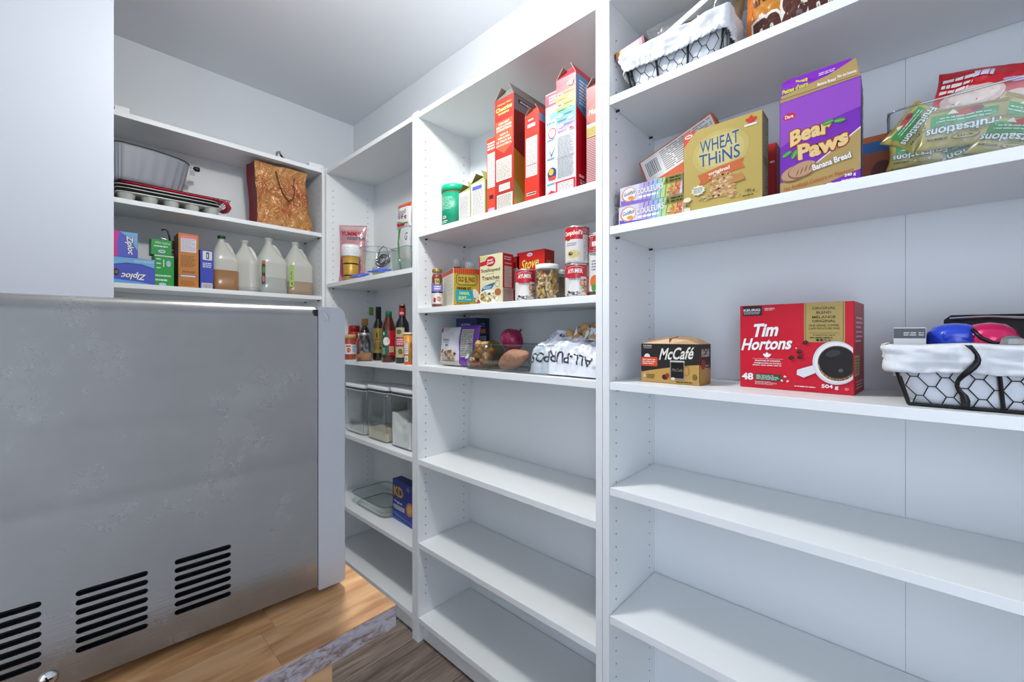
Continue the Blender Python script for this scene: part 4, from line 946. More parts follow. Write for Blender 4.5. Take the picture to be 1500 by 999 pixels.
def art_red(a, w, h):
    a.rect(w * .02, h * .02, w * .98, h * .98, '#d42030'); a.ell(w * .36, h * .5, w * .26, h * .17, '#e9c6b8', .1); a.ell(w * .38, h * .52, w * .2, h * .12, '#f3ddd2', .1)
    a.ell(w * .75, h * .34, w * .17, h * .2, '#f3d2c6', .3); a.ell(w * .80, h * .72, w * .08, h * .05, '#e08a2a', 1.1); a.ell(w * .66, h * .68, w * .09, h * .05, '#d9b6e8', -.1)
    a.lines(w * .05, h * .60, w * .33, h * .86, 3, '#f6f0ee', .55, w * .07); a.lines(w * .05, h * .16, w * .26, h * .42, 3, '#f6f0ee', .5, w * .05)
    a.lines(w * .32, h * .76, w * .52, h * .9, 1, '#ece4fa', .7, w * .05)
c0 = P3(1448, 146, 1.03)
pillow('candy_bag', 'red and white crinkled bag rising behind the gold packets in the clear bin', 'bag', .145, .125, .03, Matrix.Translation(c0) @ Matrix.Rotation(RZ, 4, 'Z') @ Matrix.Rotation(radians(-15), 4, 'X') @ Matrix.Rotation(radians(14), 4, 'Y') @ Matrix.Translation((0, 0, -.065)), '#d42030', art_red, seed=40, amp=.005, sub=.012)
c = Carton('snack_box', 'small dark orange box between the purple cookie box and the clear bin', 'box', (1.075, yq(1297, 1.04) + .01, S2), .055, .07, pt(1292, 196, X=1.04).z - S2, RZ, col='#b3542a', side='#3a2320')
a = c.F(); a.rect(.001, c.h * .72, c.w - .001, c.h * .9, '#2f6fb0'); a.rect(.001, c.h * .9, c.w - .001, c.h - .001, '#d9702a'); a.ell(c.w * .6, c.h * .35, c.w * .3, c.h * .22, '#6b2412'); c.put(a)

# ============================================================ middle unit, top shelf: cereal boxes stored narrow side out
def cereal(label, a, b_, X, sy, d, col, side, inner='#a08c70', flap=None, **k):
    c = carton_right('cereal_box', label, 'cereal box', a, b_, X, sy, A1, d, col=col, side=side, top=inner, m='print', **k)
    if flap: c.flaps(flap, inner)
    return c
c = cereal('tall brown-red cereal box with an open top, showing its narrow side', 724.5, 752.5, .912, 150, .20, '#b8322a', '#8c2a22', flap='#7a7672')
a = c.F(); w, h = c.w, c.h
a.poly([(w * .06, h * .57), (w * .5, h * .50), (w * .94, h * .57), (w * .94, h * .80), (w * .06, h * .80)], '#e2603e'); a.text('Honey Nut', w * .52, h * .945, w * .7, h * .022, '#f0c56a', .02); a.text('Cheerios', w * .5, h * .905, w * .84, h * .040, '#f4d27a', .045, outline='#6a1c14', ooff=.05)
a.lines(w * .2, h * .855, w * .8, h * .875, 1, '#f0c56a', .8, w * .12)
for s, y, ww in (('CAN HELP', .775, .55), ('HELPS LOWER', .745, .8), ('CHOLESTEROL', .718, .8), ('AIDE À', .675, .45), ('RÉDUIRE', .645, .62), ('LE TAUX DE', .612, .75), ('CHOLESTÉROL', .582, .8)): a.text(s, w * .5, h * y, w * ww, h * .020, '#ffe9dc', .03)
a.rect(w * .1, h * .26, w * .9, h * .46, '#e9e4da'); a.lines(w * .13, h * .27, w * .86, h * .45, 20, '#77706a', .45); a.rect(w * .25, h * .165, w * .82, h * .225, '#efe9e0'); a.lines(w * .3, h * .175, w * .78, h * .215, 4, '#8a827c', .4); a.rect(w * .14, h * .01, w * .95, h * .135, '#e9e4da'); a.lines(w * .18, h * .015, w * .9, h * .125, 10, '#77706a', .45)
c.put(a)
a = c.S(); d = c.d; a.poly([(.001, .002), (d * .99, .002), (d * .99, h * .3), (.001, h * .52)], '#c98a2e'); a.poly([(.001, .002), (d * .5, .002), (.001, h * .25)], '#b8b25a'); a.ell(d * .42, h * .25, d * .1, h * .05, '#f4e6c0'); a.poly([(.001, h * .86), (d * .99, h * .86), (d * .99, h * .99), (.001, h * .99)], '#8d8c92'); a.rect(d * .1, h * .93, d * .6, h * .965, '#2b2b30'); a.lines(d * .14, h * .938, d * .56, h * .958, 1, '#e8e8ea', .8, d * .06); a.ell(d * .6, h * .68, d * .36, h * .10, '#5a1a18'); c.put(a, 'printed_side')
c = cereal('short orange-red cereal box half hidden behind the tall brown-red cereal box', 713, 726, .925, 205, .19, '#dd4a34', '#c23a2a')
a = c.F(); w, h = c.w, c.h; a.lines(w * .1, h * .84, w * .95, h * .95, 3, '#fbe6dc', .6, w * .3); a.rect(w * .1, h * .35, w * .95, h * .80, '#eeeae4'); a.lines(w * .14, h * .36, w * .9, h * .79, 18, '#9a9492', .4); a.rect(w * .3, h * .2, w * .75, h * .25, '#4a2420'); a.rect(w * .2, h * .02, w * .9, h * .08, '#b9b2e0'); c.put(a)
c = cereal('bright red cereal box with a white nutrition panel and open top, third from the left', 768.5, 789.5, .915, 172, .19, '#e0321f', '#d41820', flap='#c8402c')
a = c.F(); w, h = c.w, c.h; a.rect(w * .1, h * .29, w * .88, h * .74, '#efe9e4'); a.lines(w * .14, h * .30, w * .84, h * .73, 28, '#8b8480', .45); a.rect(w * .1, h * .42, w * .88, h * .424, '#5a3028'); a.rrect(w * .2, h * .855, w * .75, h * .895, .001, '#c9c2ea'); a.lines(w * .25, h * .93, w * .7, h * .95, 1, '#f4ddd4', .8, w * .1); a.rect(w * .15, h * .075, w * .8, h * .105, '#f4ece4'); a.rect(w * .17, h * .082, w * .78, h * .098, '#3a2420'); c.put(a)
a = c.S(); d = c.d; a.rect(.001, h * .9, d * .99, h * .99, '#8fb8e0'); a.ell(d * .35, h * .17, d * .09, h * .02, '#f0d890'); a.ell(d * .35, h * .17, d * .04, h * .01, '#a0341c'); c.put(a, 'printed_side')
c = cereal('pale blue cereal box with small round pictures, half hidden behind the rainbow-sided box', 799, 817, .93, 140, .19, '#cfe6f2', '#c9304a')
a = c.F(); w, h = c.w, c.h; a.rect(.001, h * .87, w * .98, h * .99, '#d9455c'); a.lines(w * .3, h * .89, w * .9, h * .97, 3, '#fbe8ea', .6, w * .16); a.rect(w * .38, h * .74, w * .85, h * .80, '#7ec4e0'); a.lines(w * .1, h * .70, w * .9, h * .72, 1, '#5a88b0', .8, w * .15)
a.ell(w * .55, h * .61, w * .32, h * .05, '#c9302e'); a.ell(w * .55, h * .61, w * .26, h * .04, '#f6f4f2'); a.rect(w * .53, h * .61, w * .57, h * .64, '#333333')
a.poly([(w * .25, h * .48), (w * .5, h * .41), (w * .85, h * .49), (w * .5, h * .38)], '#5a6068'); a.ell(w * .55, h * .23, w * .36, h * .055, '#27407c'); a.ell(w * .48, h * .245, w * .2, h * .03, '#e8b83a'); a.poly([(w * .2, h * .2), (w * .9, h * .2), (w * .8, h * .165), (w * .3, h * .165)], '#e0442e')
for y in (.54, .36, .12): a.lines(w * .15, h * y, w * .85, h * (y + .02), 2, '#6a8fb0', .5, w * .15)
a.poly([(.001, .002), (w * .98, .002), (w * .98, h * .04), (w * .5, h * .07), (.001, h * .03)], '#d42434'); c.put(a)
c = cereal('tallest cereal box with a rainbow-banded narrow side and red broad side', 814.5, 843.5, .914, 119, .20, '#dfe6ea', '#dc1226', flap='#d8364a')
a = c.F(); w, h = c.w, c.h
bands = ['#e0455a', '#e87a4a', '#eeb548', '#d9d254', '#9ccf5a', '#58bfa8', '#69b2e0', '#8fb0e8', '#b8a8e4', '#d4c4e6']
a.rect(.001, h * .93, w * .99, h * .998, '#cf2c44')
for k, cc in enumerate(bands): a.rect(.0006, h * (.93 - .042 * (k + 1)), w * .985, h * (.93 - .042 * k), cc); a.k -= 1
a.k += 1
for k, (x, cc) in enumerate(((.2, '#d84a9a'), (.75, '#ef8a3a'), (.2, '#7a58c8'), (.75, '#2f9a4a'), (.2, '#e9e04a'), (.75, '#c8e4f4'), (.25, '#f0a8c8'), (.78, '#d8384a'))):
    y = .86 - .046 * k; a.ell(w * x, h * y, w * .13, h * .016, '#f2f0ee'); a.ell(w * x, h * y, w * .09, h * .012, cc); a.lines(w * (.42 if x < .5 else .1), h * (y - .008), w * (.9 if x < .5 else .55), h * (y + .008), 2, '#4a4460', .45, w * .1)
a.ell(w * .75, h * .93, w * .16, h * .022, '#3aa050', .3); a.ell(w * .78, h * .915, w * .08, h * .014, '#f2c8a0')
a.lines(w * .08, h * .13, w * .9, h * .50, 46, '#8d8a90', .45); a.rect(w * .05, h * .302, w * .95, h * .305, '#3a3a40'); a.rect(.0006, .001, w * .985, h * .105, '#d42434'); a.rect(w * .1, h * .01, w * .9, h * .09, '#efece8'); a.lines(w * .14, h * .015, w * .85, h * .085, 6, '#8d8a90', .45)
c.put(a)
a = c.S(); d = c.d; a.poly([(d * .02, h * .995), (d * .52, h * .995), (d * .52, h * .62), (d * .27, h * .645), (d * .02, h * .72)], '#5f9ed6'); a.lines(d * .08, h * .74, d * .48, h * .96, 8, '#eef4fb', .55, d * .1); a.ell(d * .9, h * .3, d * .22, h * .22, '#e8a23a'); a.ell(d * .95, h * .25, d * .16, h * .1, '#6a9a3a'); a.lines(d * .1, h * .06, d * .5, h * .10, 2, '#f8dfe2', .6, d * .08); a.text('50 g', d * .18, h * .125, d * .22, h * .03, '#ffffff', .04); c.put(a, 'printed_side')
c = cereal('dark red cereal box with a striped nutrition panel, against the right-hand side panel', 858.5, 886, .93, 130, .19, '#8c2028', '#6c1a20', flap='#7c2a2a')
a = c.F(); w, h = c.w, c.h; a.ell(w * .5, h * .72, w * .48, h * .10, '#e0442e'); a.text('Multi', w * .42, h * .745, w * .5, h * .05, '#f8ece4', .03, shear=.2); a.text('Reese', w * .5, h * .69, w * .5, h * .04, '#f8ece4', .03, shear=.2) if False else None
a.rect(w * .04, h * .50, w * .96, h * .62, '#c9b84a'); a.rect(w * .04, h * .60, w * .96, h * .63, '#a9bdd0'); a.lines(w * .06, h * .51, w * .9, h * .59, 6, '#6a5a20', .4); a.lines(w * .04, h * .04, w * .96, h * .49, 26, '#d9b4b4', .5, w, False); c.put(a)
# small boxes at the left
for (a_, b_, sy, lab, side, pic) in ((672, 689.5, 283.5, 'small white carton with open flaps beside the green canister', '#9fb04a', '#8a6a4a'), (690, 711, 270, 'small white carton with open flaps beside the short orange-red cereal box', '#a8c45a', '#5a2a20')):
    X_ = .93; c = carton_right('drink_mix_box', lab, 'box', a_, b_, X_, sy, A1, .075, col='#f0eee8', side=side, top='#7a6650', group='small white cartons with open flaps on the cereal shelf'); c.flaps('#b8c46a', '#7a6650', 40)
    a = c.F(); w, h = c.w, c.h; a.lines(w * .12, h * .08, w * .85, h * .86, 20, '#7f7d7a', .4); a.rect(w * .94, .001, w * .999, h * .99, '#8fae3c')
    if a_ > 680: a.rrect(w * .1, h * .80, w * .75, h * .90, .001, '#5f6fc8')
    c.put(a); a = c.S(); a.ell(c.d * .5, c.h * .4, c.d * .35, c.h * .2, pic); a.ell(c.d * .5, c.h * .42, c.d * .2, c.h * .1, '#f2efe8'); c.put(a, 'printed_side')
X_ = .955; p0, p1 = pt(651.5, 500, X=X_), pt(675, 500, X=X_); r_ = (p0.y - p1.y) / 2 * 1.02; h = pt(651.5, 278, X=X_).z - A1
g = thing('green_canister', 'green round canister with a bright green lid, leftmost on the cereal shelf', 'canister', (X_ + .01, (p0.y + p1.y) / 2, A1), RZ)
MB().lathe([(r_, 0), (r_, h * .80)], 40).build('canister_body', mat('green_card', '#12936f', .4), g, True)
MB().lathe([(r_ * 1.01, h * .80), (r_ * 1.01, h * .83)], 40).build('gold_band', mat('gold_band', '#a99a5a', .35), g, True)
MB().lathe([(r_ * 1.05, h * .83), (r_ * 1.05, h * .985), (r_ * .98, h)], 40).build('lid', mat('green_lid', '#18b285', .35), g, True)
A = Art(cylmap(r_), .01); A.lines(-r_ * .9, h * .40, r_ * .7, h * .70, 9, '#d8efe4', .35, .008); A.ell(-.002, h * .22, .010, .006, '#e8e4d4'); A.ell(0, h * .22, .003, .004, '#c0342c'); A.lines(-.012, h * .08, .014, h * .15, 2, '#eef6f0', .5, .006); A.rect(.014, h * .02, .021, h * .07, '#c0243c'); A.build('printed_wrap', g)

# ============================================================ middle unit, second shelf: tins and packets
def tin(label, sx0, sx1, X, syt, z, art, bodycol='#e8e6e2', group=None):
    p0, p1 = pt(sx0, 500, X=X), pt(sx1, 500, X=X); yc = (p0.y + p1.y) / 2
    d = X * sin(TH) + yc * cos(TH); r_ = (sx1 - sx0) / 2 * d / F_PX * cos(atan(((sx0 + sx1) / 2 - 750) / F_PX)) ; h = pt((sx0 + sx1) / 2, syt, X=X).z - z
    g = thing('food_tin', label, 'can', (X, yc, z), math.atan2(-yc, -X) + pi / 2, group)
    MB().lathe([(r_ - .001, 0), (r_ + .0008, .001), (r_ + .0008, .003), (r_, .004), (r_, h - .004), (r_ + .0008, h - .003), (r_ + .0008, h - .0008), (r_ - .001, h), (r_ - .002, h - .003), (.001, h - .003)], 48).build('tin_body', 'metalcap', g, True)
    A = Art(cylmap(r_ + .0001), .006); A.rect(-pi * r_ * .999, .0042, pi * r_ * .999, h - .0042, bodycol); art(A, r_, h); A.build('paper_label', g, 'gloss'); return g, r_, h
MUSH = ['#d8cbb0', '#b49a74', '#8d7454', '#efe6d4', '#7a3a30']
def art_aylmer(sh):
    def f(A, r, h):
        A.rect(-pi * r * .99, h * .60, pi * r * .99, h * .965, '#cf1f33'); o = sh * r
        A.ell(o - r * .35, h * .68, r * .85, h * .14, '#cf1f33'); A.text('AYLMER', o - r * .22, h * .77, r * 1.35, h * .13, '#fbf6f2', .035, arc=.12)
        A.add([(o - r * .95 + r * 1.5 * k / 12, h * (.86 + .05 * sin(pi * k / 12)) + q * h * .014) for k in range(13) for q in (0, 1)], [(2 * k, 2 * k + 2, 2 * k + 3, 2 * k + 1) for k in range(12)], '#f4c8c8')
        A.lines(o - r * .8, h * .50, o + r * .35, h * .58, 2, '#6a6668', .4, r * .2); A.ell(o - r * .25, h * .25, r * .5, h * .22, '#f6f4f0')
        A.blobs(o - r * .3, h * .1, r * .7, h * .07, 30, ['#54505a', '#8f8a90', '#d9d4d0', '#2f2c34'], r * .12); A.blobs(o + r * .5, h * .28, r * .25, h * .25, 34, MUSH[:4] + ['#6c665c'], r * .14)
        A.ell(o + r * .38, h * .42, r * .2, h * .10, '#d9795a'); A.ell(o + r * .38, h * .42, r * .15, h * .07, '#f0c0a0'); A.rect(o + r * .82, h * .04, o + r * 1.5, h * .60, '#cf2a3a'); A.rect(o + r * .85, h * .62, o + r * 1.4, h * .93, '#d8cfcc'); A.lines(o + r * .88, h * .08, o + r * 1.4, h * .58, 12, '#f2c8cc', .4, r * .15); A.lines(o + r * .88, h * .64, o + r * 1.4, h * .92, 9, '#77706f', .4, r * .15)
    return f
def art_soup(A, r, h):
    A.rect(-pi * r * .99, h * .64, r * .48, h * .965, '#d61c26'); A.text("Campbell's", -r * .42, h * .80, r * 1.75, h * .16, '#fff8f2', .03, shear=.3, rot=.03)
    A.poly([(-r * .95, h * .60), (-r * .6, h * .62), (-r * .7, h * .70), (-r * .9, h * .69)], '#7a4a30'); A.lines(-r * .95, h * .46, -r * .05, h * .56, 2, '#8a7a90', .45, r * .15)
    A.ell(-r * .32, h * .24, r * .62, h * .14, '#e9dfb0'); A.ell(-r * .32, h * .25, r * .5, h * .10, '#d9c98a'); A.ell(-r * .55, h * .26, r * .2, h * .05, '#5a4028'); A.ell(-r * .5, h * .28, r * .08, h * .03, '#b0945a')
    A.rect(r * .5, h * .04, r * 1.5, h * .76, '#e4e2e0'); A.lines(r * .55, h * .06, r * 1.4, h * .74, 26, '#8a8888', .5, r * .15); A.rect(r * .5, h * .76, r * 1.5, h * .965, '#a81c28'); A.lines(r * .55, h * .78, r * 1.4, h * .94, 6, '#e8c4c8', .45, r * .12); A.lines(-r * .9, h * .04, r * .4, h * .07, 1, '#c9c4c0', .8, r * .2)
def art_veg(A, r, h):
    A.rect(-pi * r * .99, h * .70, pi * r * .99, h * .965, '#b8202c'); A.text('Soup', -r * .3, h * .84, r * .9, h * .12, '#f4e8e4', .02, shear=.2) if False else A.lines(-r * .7, h * .78, r * .3, h * .88, 1, '#f4e8e4', .8, r * .2)
    A.poly([(-r, h * .7), (r, h * .7), (r, h * .6), (-r, h * .66)], '#8d9a94'); A.lines(-r * .75, h * .40, r * .3, h * .58, 4, '#8a80a8', .5, r * .2); A.ell(-r * .3, h * .22, r * .6, h * .12, '#e2702e', .6); A.ell(-r * .5, h * .14, r * .25, h * .06, '#4a9a3c'); A.rect(-pi * r * .99, .0045, pi * r * .99, h * .08, '#5a4034')
tin('red and white mushroom soup tin standing alone before the red stuffing box', 755, 786, .945, 396.5, A2, art_aylmer(.1))
g1, r1, h1_ = tin('red and white tin with a mushroom picture, under the soup tin', 828, 863, .940, 388.5, A2, art_aylmer(.05))
zt = A2 + h1_ + .0005
tin('white soup tin with a red band, stacked on the mushroom tin', 828, 863.5, .940, 334.5, zt, art_soup)
tin('tall vegetable tin with a red top, partly behind the right-hand side panel', 862, 894, .965, 344, A2, art_veg)
def jar(name, label, sx0, sx1, X, syt, z, lidh=.014, m='glass', lid='metalcap', neck=.92, fill=None, square=0, cat='jar', group=None, fh=.9, shoulder=.16):
    p0, p1 = pt(sx0, 500, X=X), pt(sx1, 500, X=X); yc = (p0.y + p1.y) / 2; d = X * sin(TH) + yc * cos(TH)
    r_ = (sx1 - sx0) / 2 * d / F_PX * cos(atan(((sx0 + sx1) / 2 - 750) / F_PX)); h = pt((sx0 + sx1) / 2, syt, X=X).z - z
    g = thing(name, label, cat, (X, yc, z), math.atan2(-yc, -X) + pi / 2, group); hb = h - lidh; e = square or 2
    out = [(0, r_ * .9, r_ * .9, e), (.003, r_, r_, e), (hb * (1 - shoulder), r_, r_, e), (hb * (1 - shoulder * .3), r_ * neck * .97, r_ * neck * .97, 2), (hb + lidh * .6, r_ * neck * .95, r_ * neck * .95, 2)]
    MB().loft(out, 40, cap1=False).loft([(q[0] + .002, q[1] - .0015, q[2] - .0015, q[3]) for q in out], 40, cap1=False).build('jar_body', m, g, True)
    if fill: fill(g, r_, hb)
    MB().lathe([(r_ * neck, hb), (r_ * neck * 1.02, hb + .001), (r_ * neck * 1.02, h - .0015), (r_ * neck * .98, h), (.001, h)], 36).build('lid', lid, g, True)
    return g, r_, h
def mushrooms(g, r, hb):
    rr = random.Random(5); mm = [mat('pickle_' + str(k), c_, .35) for k, c_ in enumerate(('#dcc29a', '#c8a474', '#ecdcb8'))] if 'pickle_0' not in bpy.data.materials else [bpy.data.materials['pickle_%d' % k] for k in range(3)]
    for k in range(3):
        mb = MB()
        for i in range(26):
            a_ = -pi / 2 + (rr.random() - .5) * 3.4; q = r * (.62 + .16 * rr.random()); x, y = q * cos(a_), q * sin(a_); z = .006 + (hb - .02) * rr.random()
            if i % 2: mb.lathe([(.001, z - .004), (.0062, z - .002), (.0066, z + .002), (.003, z + .006), (.0005, z + .007)], 10, x, y)
            else: dx, dz = (rr.random() - .5) * .012, .013; mb.tube([(x - dx, y, z - dz * .5), (x, y - .0005, z), (x + dx, y, z + dz)], [.0032, .0036, .0026], 8)
        o = mb.build('pickled_mushrooms', mm[k], g, True); o['kind'] = 'stuff'
    MB().lathe([(r * .9, .003), (r * .9, hb * .93)], 30).build('brine', clear('brine', '#f4ead0', .02, .15) if 'brine' not in bpy.data.materials else bpy.data.materials['brine'], g, True)
jar('pickle_jar', 'glass jar of pickled mushrooms with a white metal lid, beside the mushroom tin', 784.5, 820, .945, 388.5, A2, .013, neck=.97, fill=mushrooms, shoulder=.06, lid='white')
jar('pickle_jar', 'second glass jar half hidden behind the pickled mushroom jar', 806, 829, .995, 396.5, A2, .012, neck=.97, fill=lambda g, r, hb: MB().lathe([(r * .9, .003), (r * .9, hb * .9)], 30).build('contents', mat('olive_brine', '#7a6444', .4), g, True), shoulder=.06, lid='white')
# sauce jar at the left end
def sauce(g, r, hb):
    MB().lathe([(r * .93, .003), (r * .93, hb * .85), (r * .75, hb * .95)], 30).build('sauce', mat('dark_sauce', '#8a3a22', .3), g, True)
    A = Art(cylmap(r + .0004), .006); A.rect(-r * 1.3, hb * .09, r * 1.3, hb * .40, '#e0ded6'); A.rect(-r * 1.3, hb * .44, r * 1.3, hb * .68, '#8a7ad0'); A.rect(-r * 1.3, hb * .40, r * 1.3, hb * .44, '#28262e'); A.ell(r * .1, hb * .26, r * .62, hb * .15, '#f1ebe4'); A.ell(r * .3, hb * .23, r * .45, hb * .07, '#d98a6a', -.5); A.ell(-r * .45, hb * .2, r * .25, hb * .07, '#c02040')
    A.lines(-r * .5, hb * .49, r * .7, hb * .62, 2, '#f2effa', .6, r * .3); A.rect(-r * .5, hb * .62, r * .5, hb * .83, '#1c1a1a'); A.rect(-r * .4, hb * .64, r * .4, hb * .81, '#d8c878'); A.text('VH', 0, hb * .725, r * .6, hb * .12, '#1c1a1a', .03); A.build('paper_label', g, 'gloss')
jar('sauce_jar', 'small sauce jar with a purple-banded label, leftmost on the canned food shelf', 632, 649, .928, 394.5, A2, .012, neck=.86, fill=sauce, lid=mat('gold_lid', '#b39a5c', .3, .7), shoulder=.24)
# taco kit box: its left side shows too, so it is turned a little
def scr(x, y):
    d_ = x * sin(TH) + y * cos(TH); return 750 + F_PX * (x * cos(TH) - y * sin(TH)) / d_
X_ = .925; cor = pt(664, 500, X=X_); rot_ = radians(-24)
fx = Vector((cos(rot_), sin(rot_), 0)); fy = Vector((-sin(rot_), cos(rot_), 0))
w = .01
while scr(cor.x + fx.x * w, cor.y + fx.y * w) < 702.5: w += .001
d = .01
while scr(cor.x + fy.x * d, cor.y + fy.y * d) > 648.5: d += .001
h = pt(664, 392, X=X_).z - A2
c = Carton('dinner_kit_box', 'yellow dinner kit box with a red striped top and turquoise panel', 'box', Vector((cor.x, cor.y, A2)) + fx * w / 2 + fy * d / 2, w, d, h, rot_, col='#c2a938', side='#c2a938', left='#e8e4c8', top='#c9452e')
a = c.F()
a.rect(.001, h * .86, w - .001, h * .995, '#c03526')
for k in range(13): a.rect(w * (.02 + .075 * k), h * .86, w * (.045 + .075 * k), h * .99, '#e8763a')
a.rrect(w * .10, h * .56, w * .90, h * .86, w * .14, '#5f4a16'); a.rrect(w * .12, h * .57, w * .88, h * .85, w * .13, '#c9b04a'); a.rrect(w * .14, h * .58, w * .86, h * .84, w * .12, '#8a7424'); a.rrect(w * .15, h * .59, w * .85, h * .83, w * .12, '#cdb24a')
a.text('OLD EL PASO', w * .5, h * .71, w * .66, h * .13, '#5a2c14', .035); a.rect(w * .4, h * .62, w * .6, h * .63, '#5a2c14'); a.text('DINNER KIT', w * .40, h * .475, w * .55, h * .07, '#2c2410', .03)
a.rrect(w * .08, h * .13, w * .74, h * .43, .006, '#27a5b8'); a.text('HARD,', w * .42, h * .34, w * .38, h * .09, '#d8ea5a', .04); a.text('SOFT', w * .34, h * .22, w * .30, h * .09, '#d8ea5a', .04); a.lines(w * .5, h * .17, w * .68, h * .20, 1, '#d8ea5a', .8, w * .03); a.text('TACOS', w * .36, h * .075, w * .5, h * .05, '#6a4a14', .02)
a.ell(w * .9, h * .25, w * .12, h * .24, '#efe6d0', .4); a.blobs(w * .88, h * .15, w * .10, h * .13, 24, ['#c03a2a', '#5a8a34', '#8a4a2a', '#e8d9b0'], w * .03)
c.put(a)
a = c.L(); a.rect(d * .04, h * .03, d * .96, h * .87, '#f0ecd6'); a.rect(.001, h * .87, d * .99, h * .99, '#c03526'); a.lines(d * .1, h * .5, d * .9, h * .84, 10, '#a8a690', .35); a.rect(d * .04, h * .46, d * .96, h * .475, '#4aa8b0'); a.lines(d * .1, h * .06, d * .9, h * .44, 11, '#a8a690', .35); c.put(a, 'printed_side')
# two white-capped bottles behind it
for (sx0, sx1, sy, lab) in ((660, 677.5, 381, 'white-capped bottle behind the yellow dinner kit box, left one of two'), (680, 697, 384.5, 'white-capped bottle behind the yellow dinner kit box, right one of two')):
    X_ = 1.09; p0, p1 = pt(sx0, 500, X=X_), pt(sx1, 500, X=X_); r_ = abs(p0.y - p1.y) / 2 * .68; h = pt((sx0 + sx1) / 2, sy, X=X_).z - A2
    g = thing('syrup_bottle', lab, 'bottle', (X_, (p0.y + p1.y) / 2, A2)); MB().lathe([(r_, 0), (r_ * 1.05, .003), (r_ * 1.05, h * .7), (r_ * .8, h * .84), (r_ * .7, h * .86)], 30).build('bottle_body', mat('brown_syrup', '#6b4a2c', .2) if 'brown_syrup' not in bpy.data.materials else bpy.data.materials['brown_syrup'], g, True)
    MB().lathe([(r_ * .82, h * .85), (r_ * .82, h * .985), (r_ * .76, h)], 30).build('white_cap', 'white', g, True)
# potato dish box
X_ = .921; c = carton_right('potato_box', 'tall cream and red box with a potato dish picture', 'box', 701.5, 736, X_, 376, A2, .05, col='#e6dfb4', side='#c01c28', left='#c8202c', top='#c9343a')
a = c.F(); w, h = c.w, c.h
a.rect(.001, .001, w * .055, h * .99, '#c8202c'); a.poly([(w * .06, h * .78), (w * .35, h * .80), (w * .35, h * .89), (w * .06, h * .87)], '#c01c34'); a.rect(w * .06, h * .90, w * .4, h * .99, '#c9cf8a'); a.ell(w * .50, h * .86, w * .21, h * .105, '#c01c34'); a.text('Betty', w * .50, h * .885, w * .24, h * .05, '#ffffff', .02, shear=.3, rot=.1); a.text('Crocker', w * .50, h * .83, w * .30, h * .05, '#ffffff', .02, shear=.3, rot=.1)
a.text('Scalloped', w * .50, h * .675, w * .80, h * .095, '#3c2c22', .012); a.lines(w * .3, h * .605, w * .7, h * .612, 1, '#8a7a60', .8, w); a.text('Tranches', w * .51, h * .525, w * .74, h * .085, '#3c2c22', .012)
a.poly([(w * .10, h * .26), (w * .2, h * .36), (w * .5, h * .40), (w * .72, h * .42), (w * .55, h * .30), (w * .25, h * .26)], '#1f6f9c'); a.lines(w * .2, h * .30, w * .55, h * .36, 2, '#e8f2f6', .5, w * .08); a.ring(w * .80, h * .39, w * .10, h * .07, w * .012, '#8f8a80'); a.ell(w * .42, h * .14, w * .42, h * .15, '#f6f4ee'); a.blobs(w * .42, h * .15, w * .34, h * .11, 46, ['#d6c684', '#b8a458', '#e8dcae', '#8f7e40', '#c9b66c'], w * .05); a.ell(w * .82, h * .22, w * .13, h * .07, '#b0703a')
c.put(a)
a = c.S(); d = c.d; a.lines(d * .15, h * .86, d * .8, h * .95, 2, '#f0c8c8', .5, d * .2); a.text('Scalloped', d * .5, h * .80, d * .6, h * .035, '#f8e0e0', .02); a.rect(d * .18, h * .32, d * .82, h * .74, '#dcd6d0'); a.lines(d * .22, h * .33, d * .78, h * .73, 16, '#77706c', .45); a.rect(.001, .001, d * .99, h * .30, '#b8a8a0'); a.lines(d * .1, h * .02, d * .9, h * .28, 14, '#6c5f5c', .45); c.put(a, 'printed_side')
c = Carton('potato_box', 'red box standing directly behind the cream potato dish box', 'box', (1.01, yq(749, .985), A2), .07, .05, pt(753, 376, X=.985).z - A2, RZ, col='#b01c26', side='#8c1820', group=None)
a = c.F(); a.rect(c.w * .5, c.h * .3, c.w * .9, c.h * .75, '#b8b0aa'); a.lines(c.w * .52, c.h * .32, c.w * .88, c.h * .73, 14, '#6a6260', .4); c.put(a)
X_ = .985; c = carton_right('stuffing_box', 'red stuffing mix box with gold script lettering, behind the tins', 'box', 757, 797.5, X_, 371, A2, .05, col='#d81e1c', side='#b81c18', top='#a81818')
a = c.F(); w, h = c.w, c.h; a.ell(w * .48, h * .93, w * .10, h * .035, '#f4ecec'); a.text('Kraft', w * .48, h * .93, w * .12, h * .03, '#2a3a8a', .03)
a.text('Stove', w * .50, h * .76, w * .64, h * .20, '#f0cf5a', .02, shear=.35, rot=.1, outline='#5a1410', ooff=.03); a.text('Top', w * .55, h * .54, w * .5, h * .20, '#f0cf5a', .02, shear=.35, rot=.1, outline='#5a1410', ooff=.03); a.blobs(w * .5, h * .2, w * .4, h * .15, 30, ['#c9944a', '#a8702c', '#e4c07a'], w * .05); c.put(a)
a = c.S(); a.blobs(c.d * .5, c.h * .7, c.d * .3, c.h * .12, 20, ['#c9a24a', '#8a5a20', '#5a7a2a'], c.d * .1); a.lines(c.d * .2, c.h * .45, c.d * .8, c.h * .55, 3, '#f2c8b0', .4); c.put(a, 'printed_side')

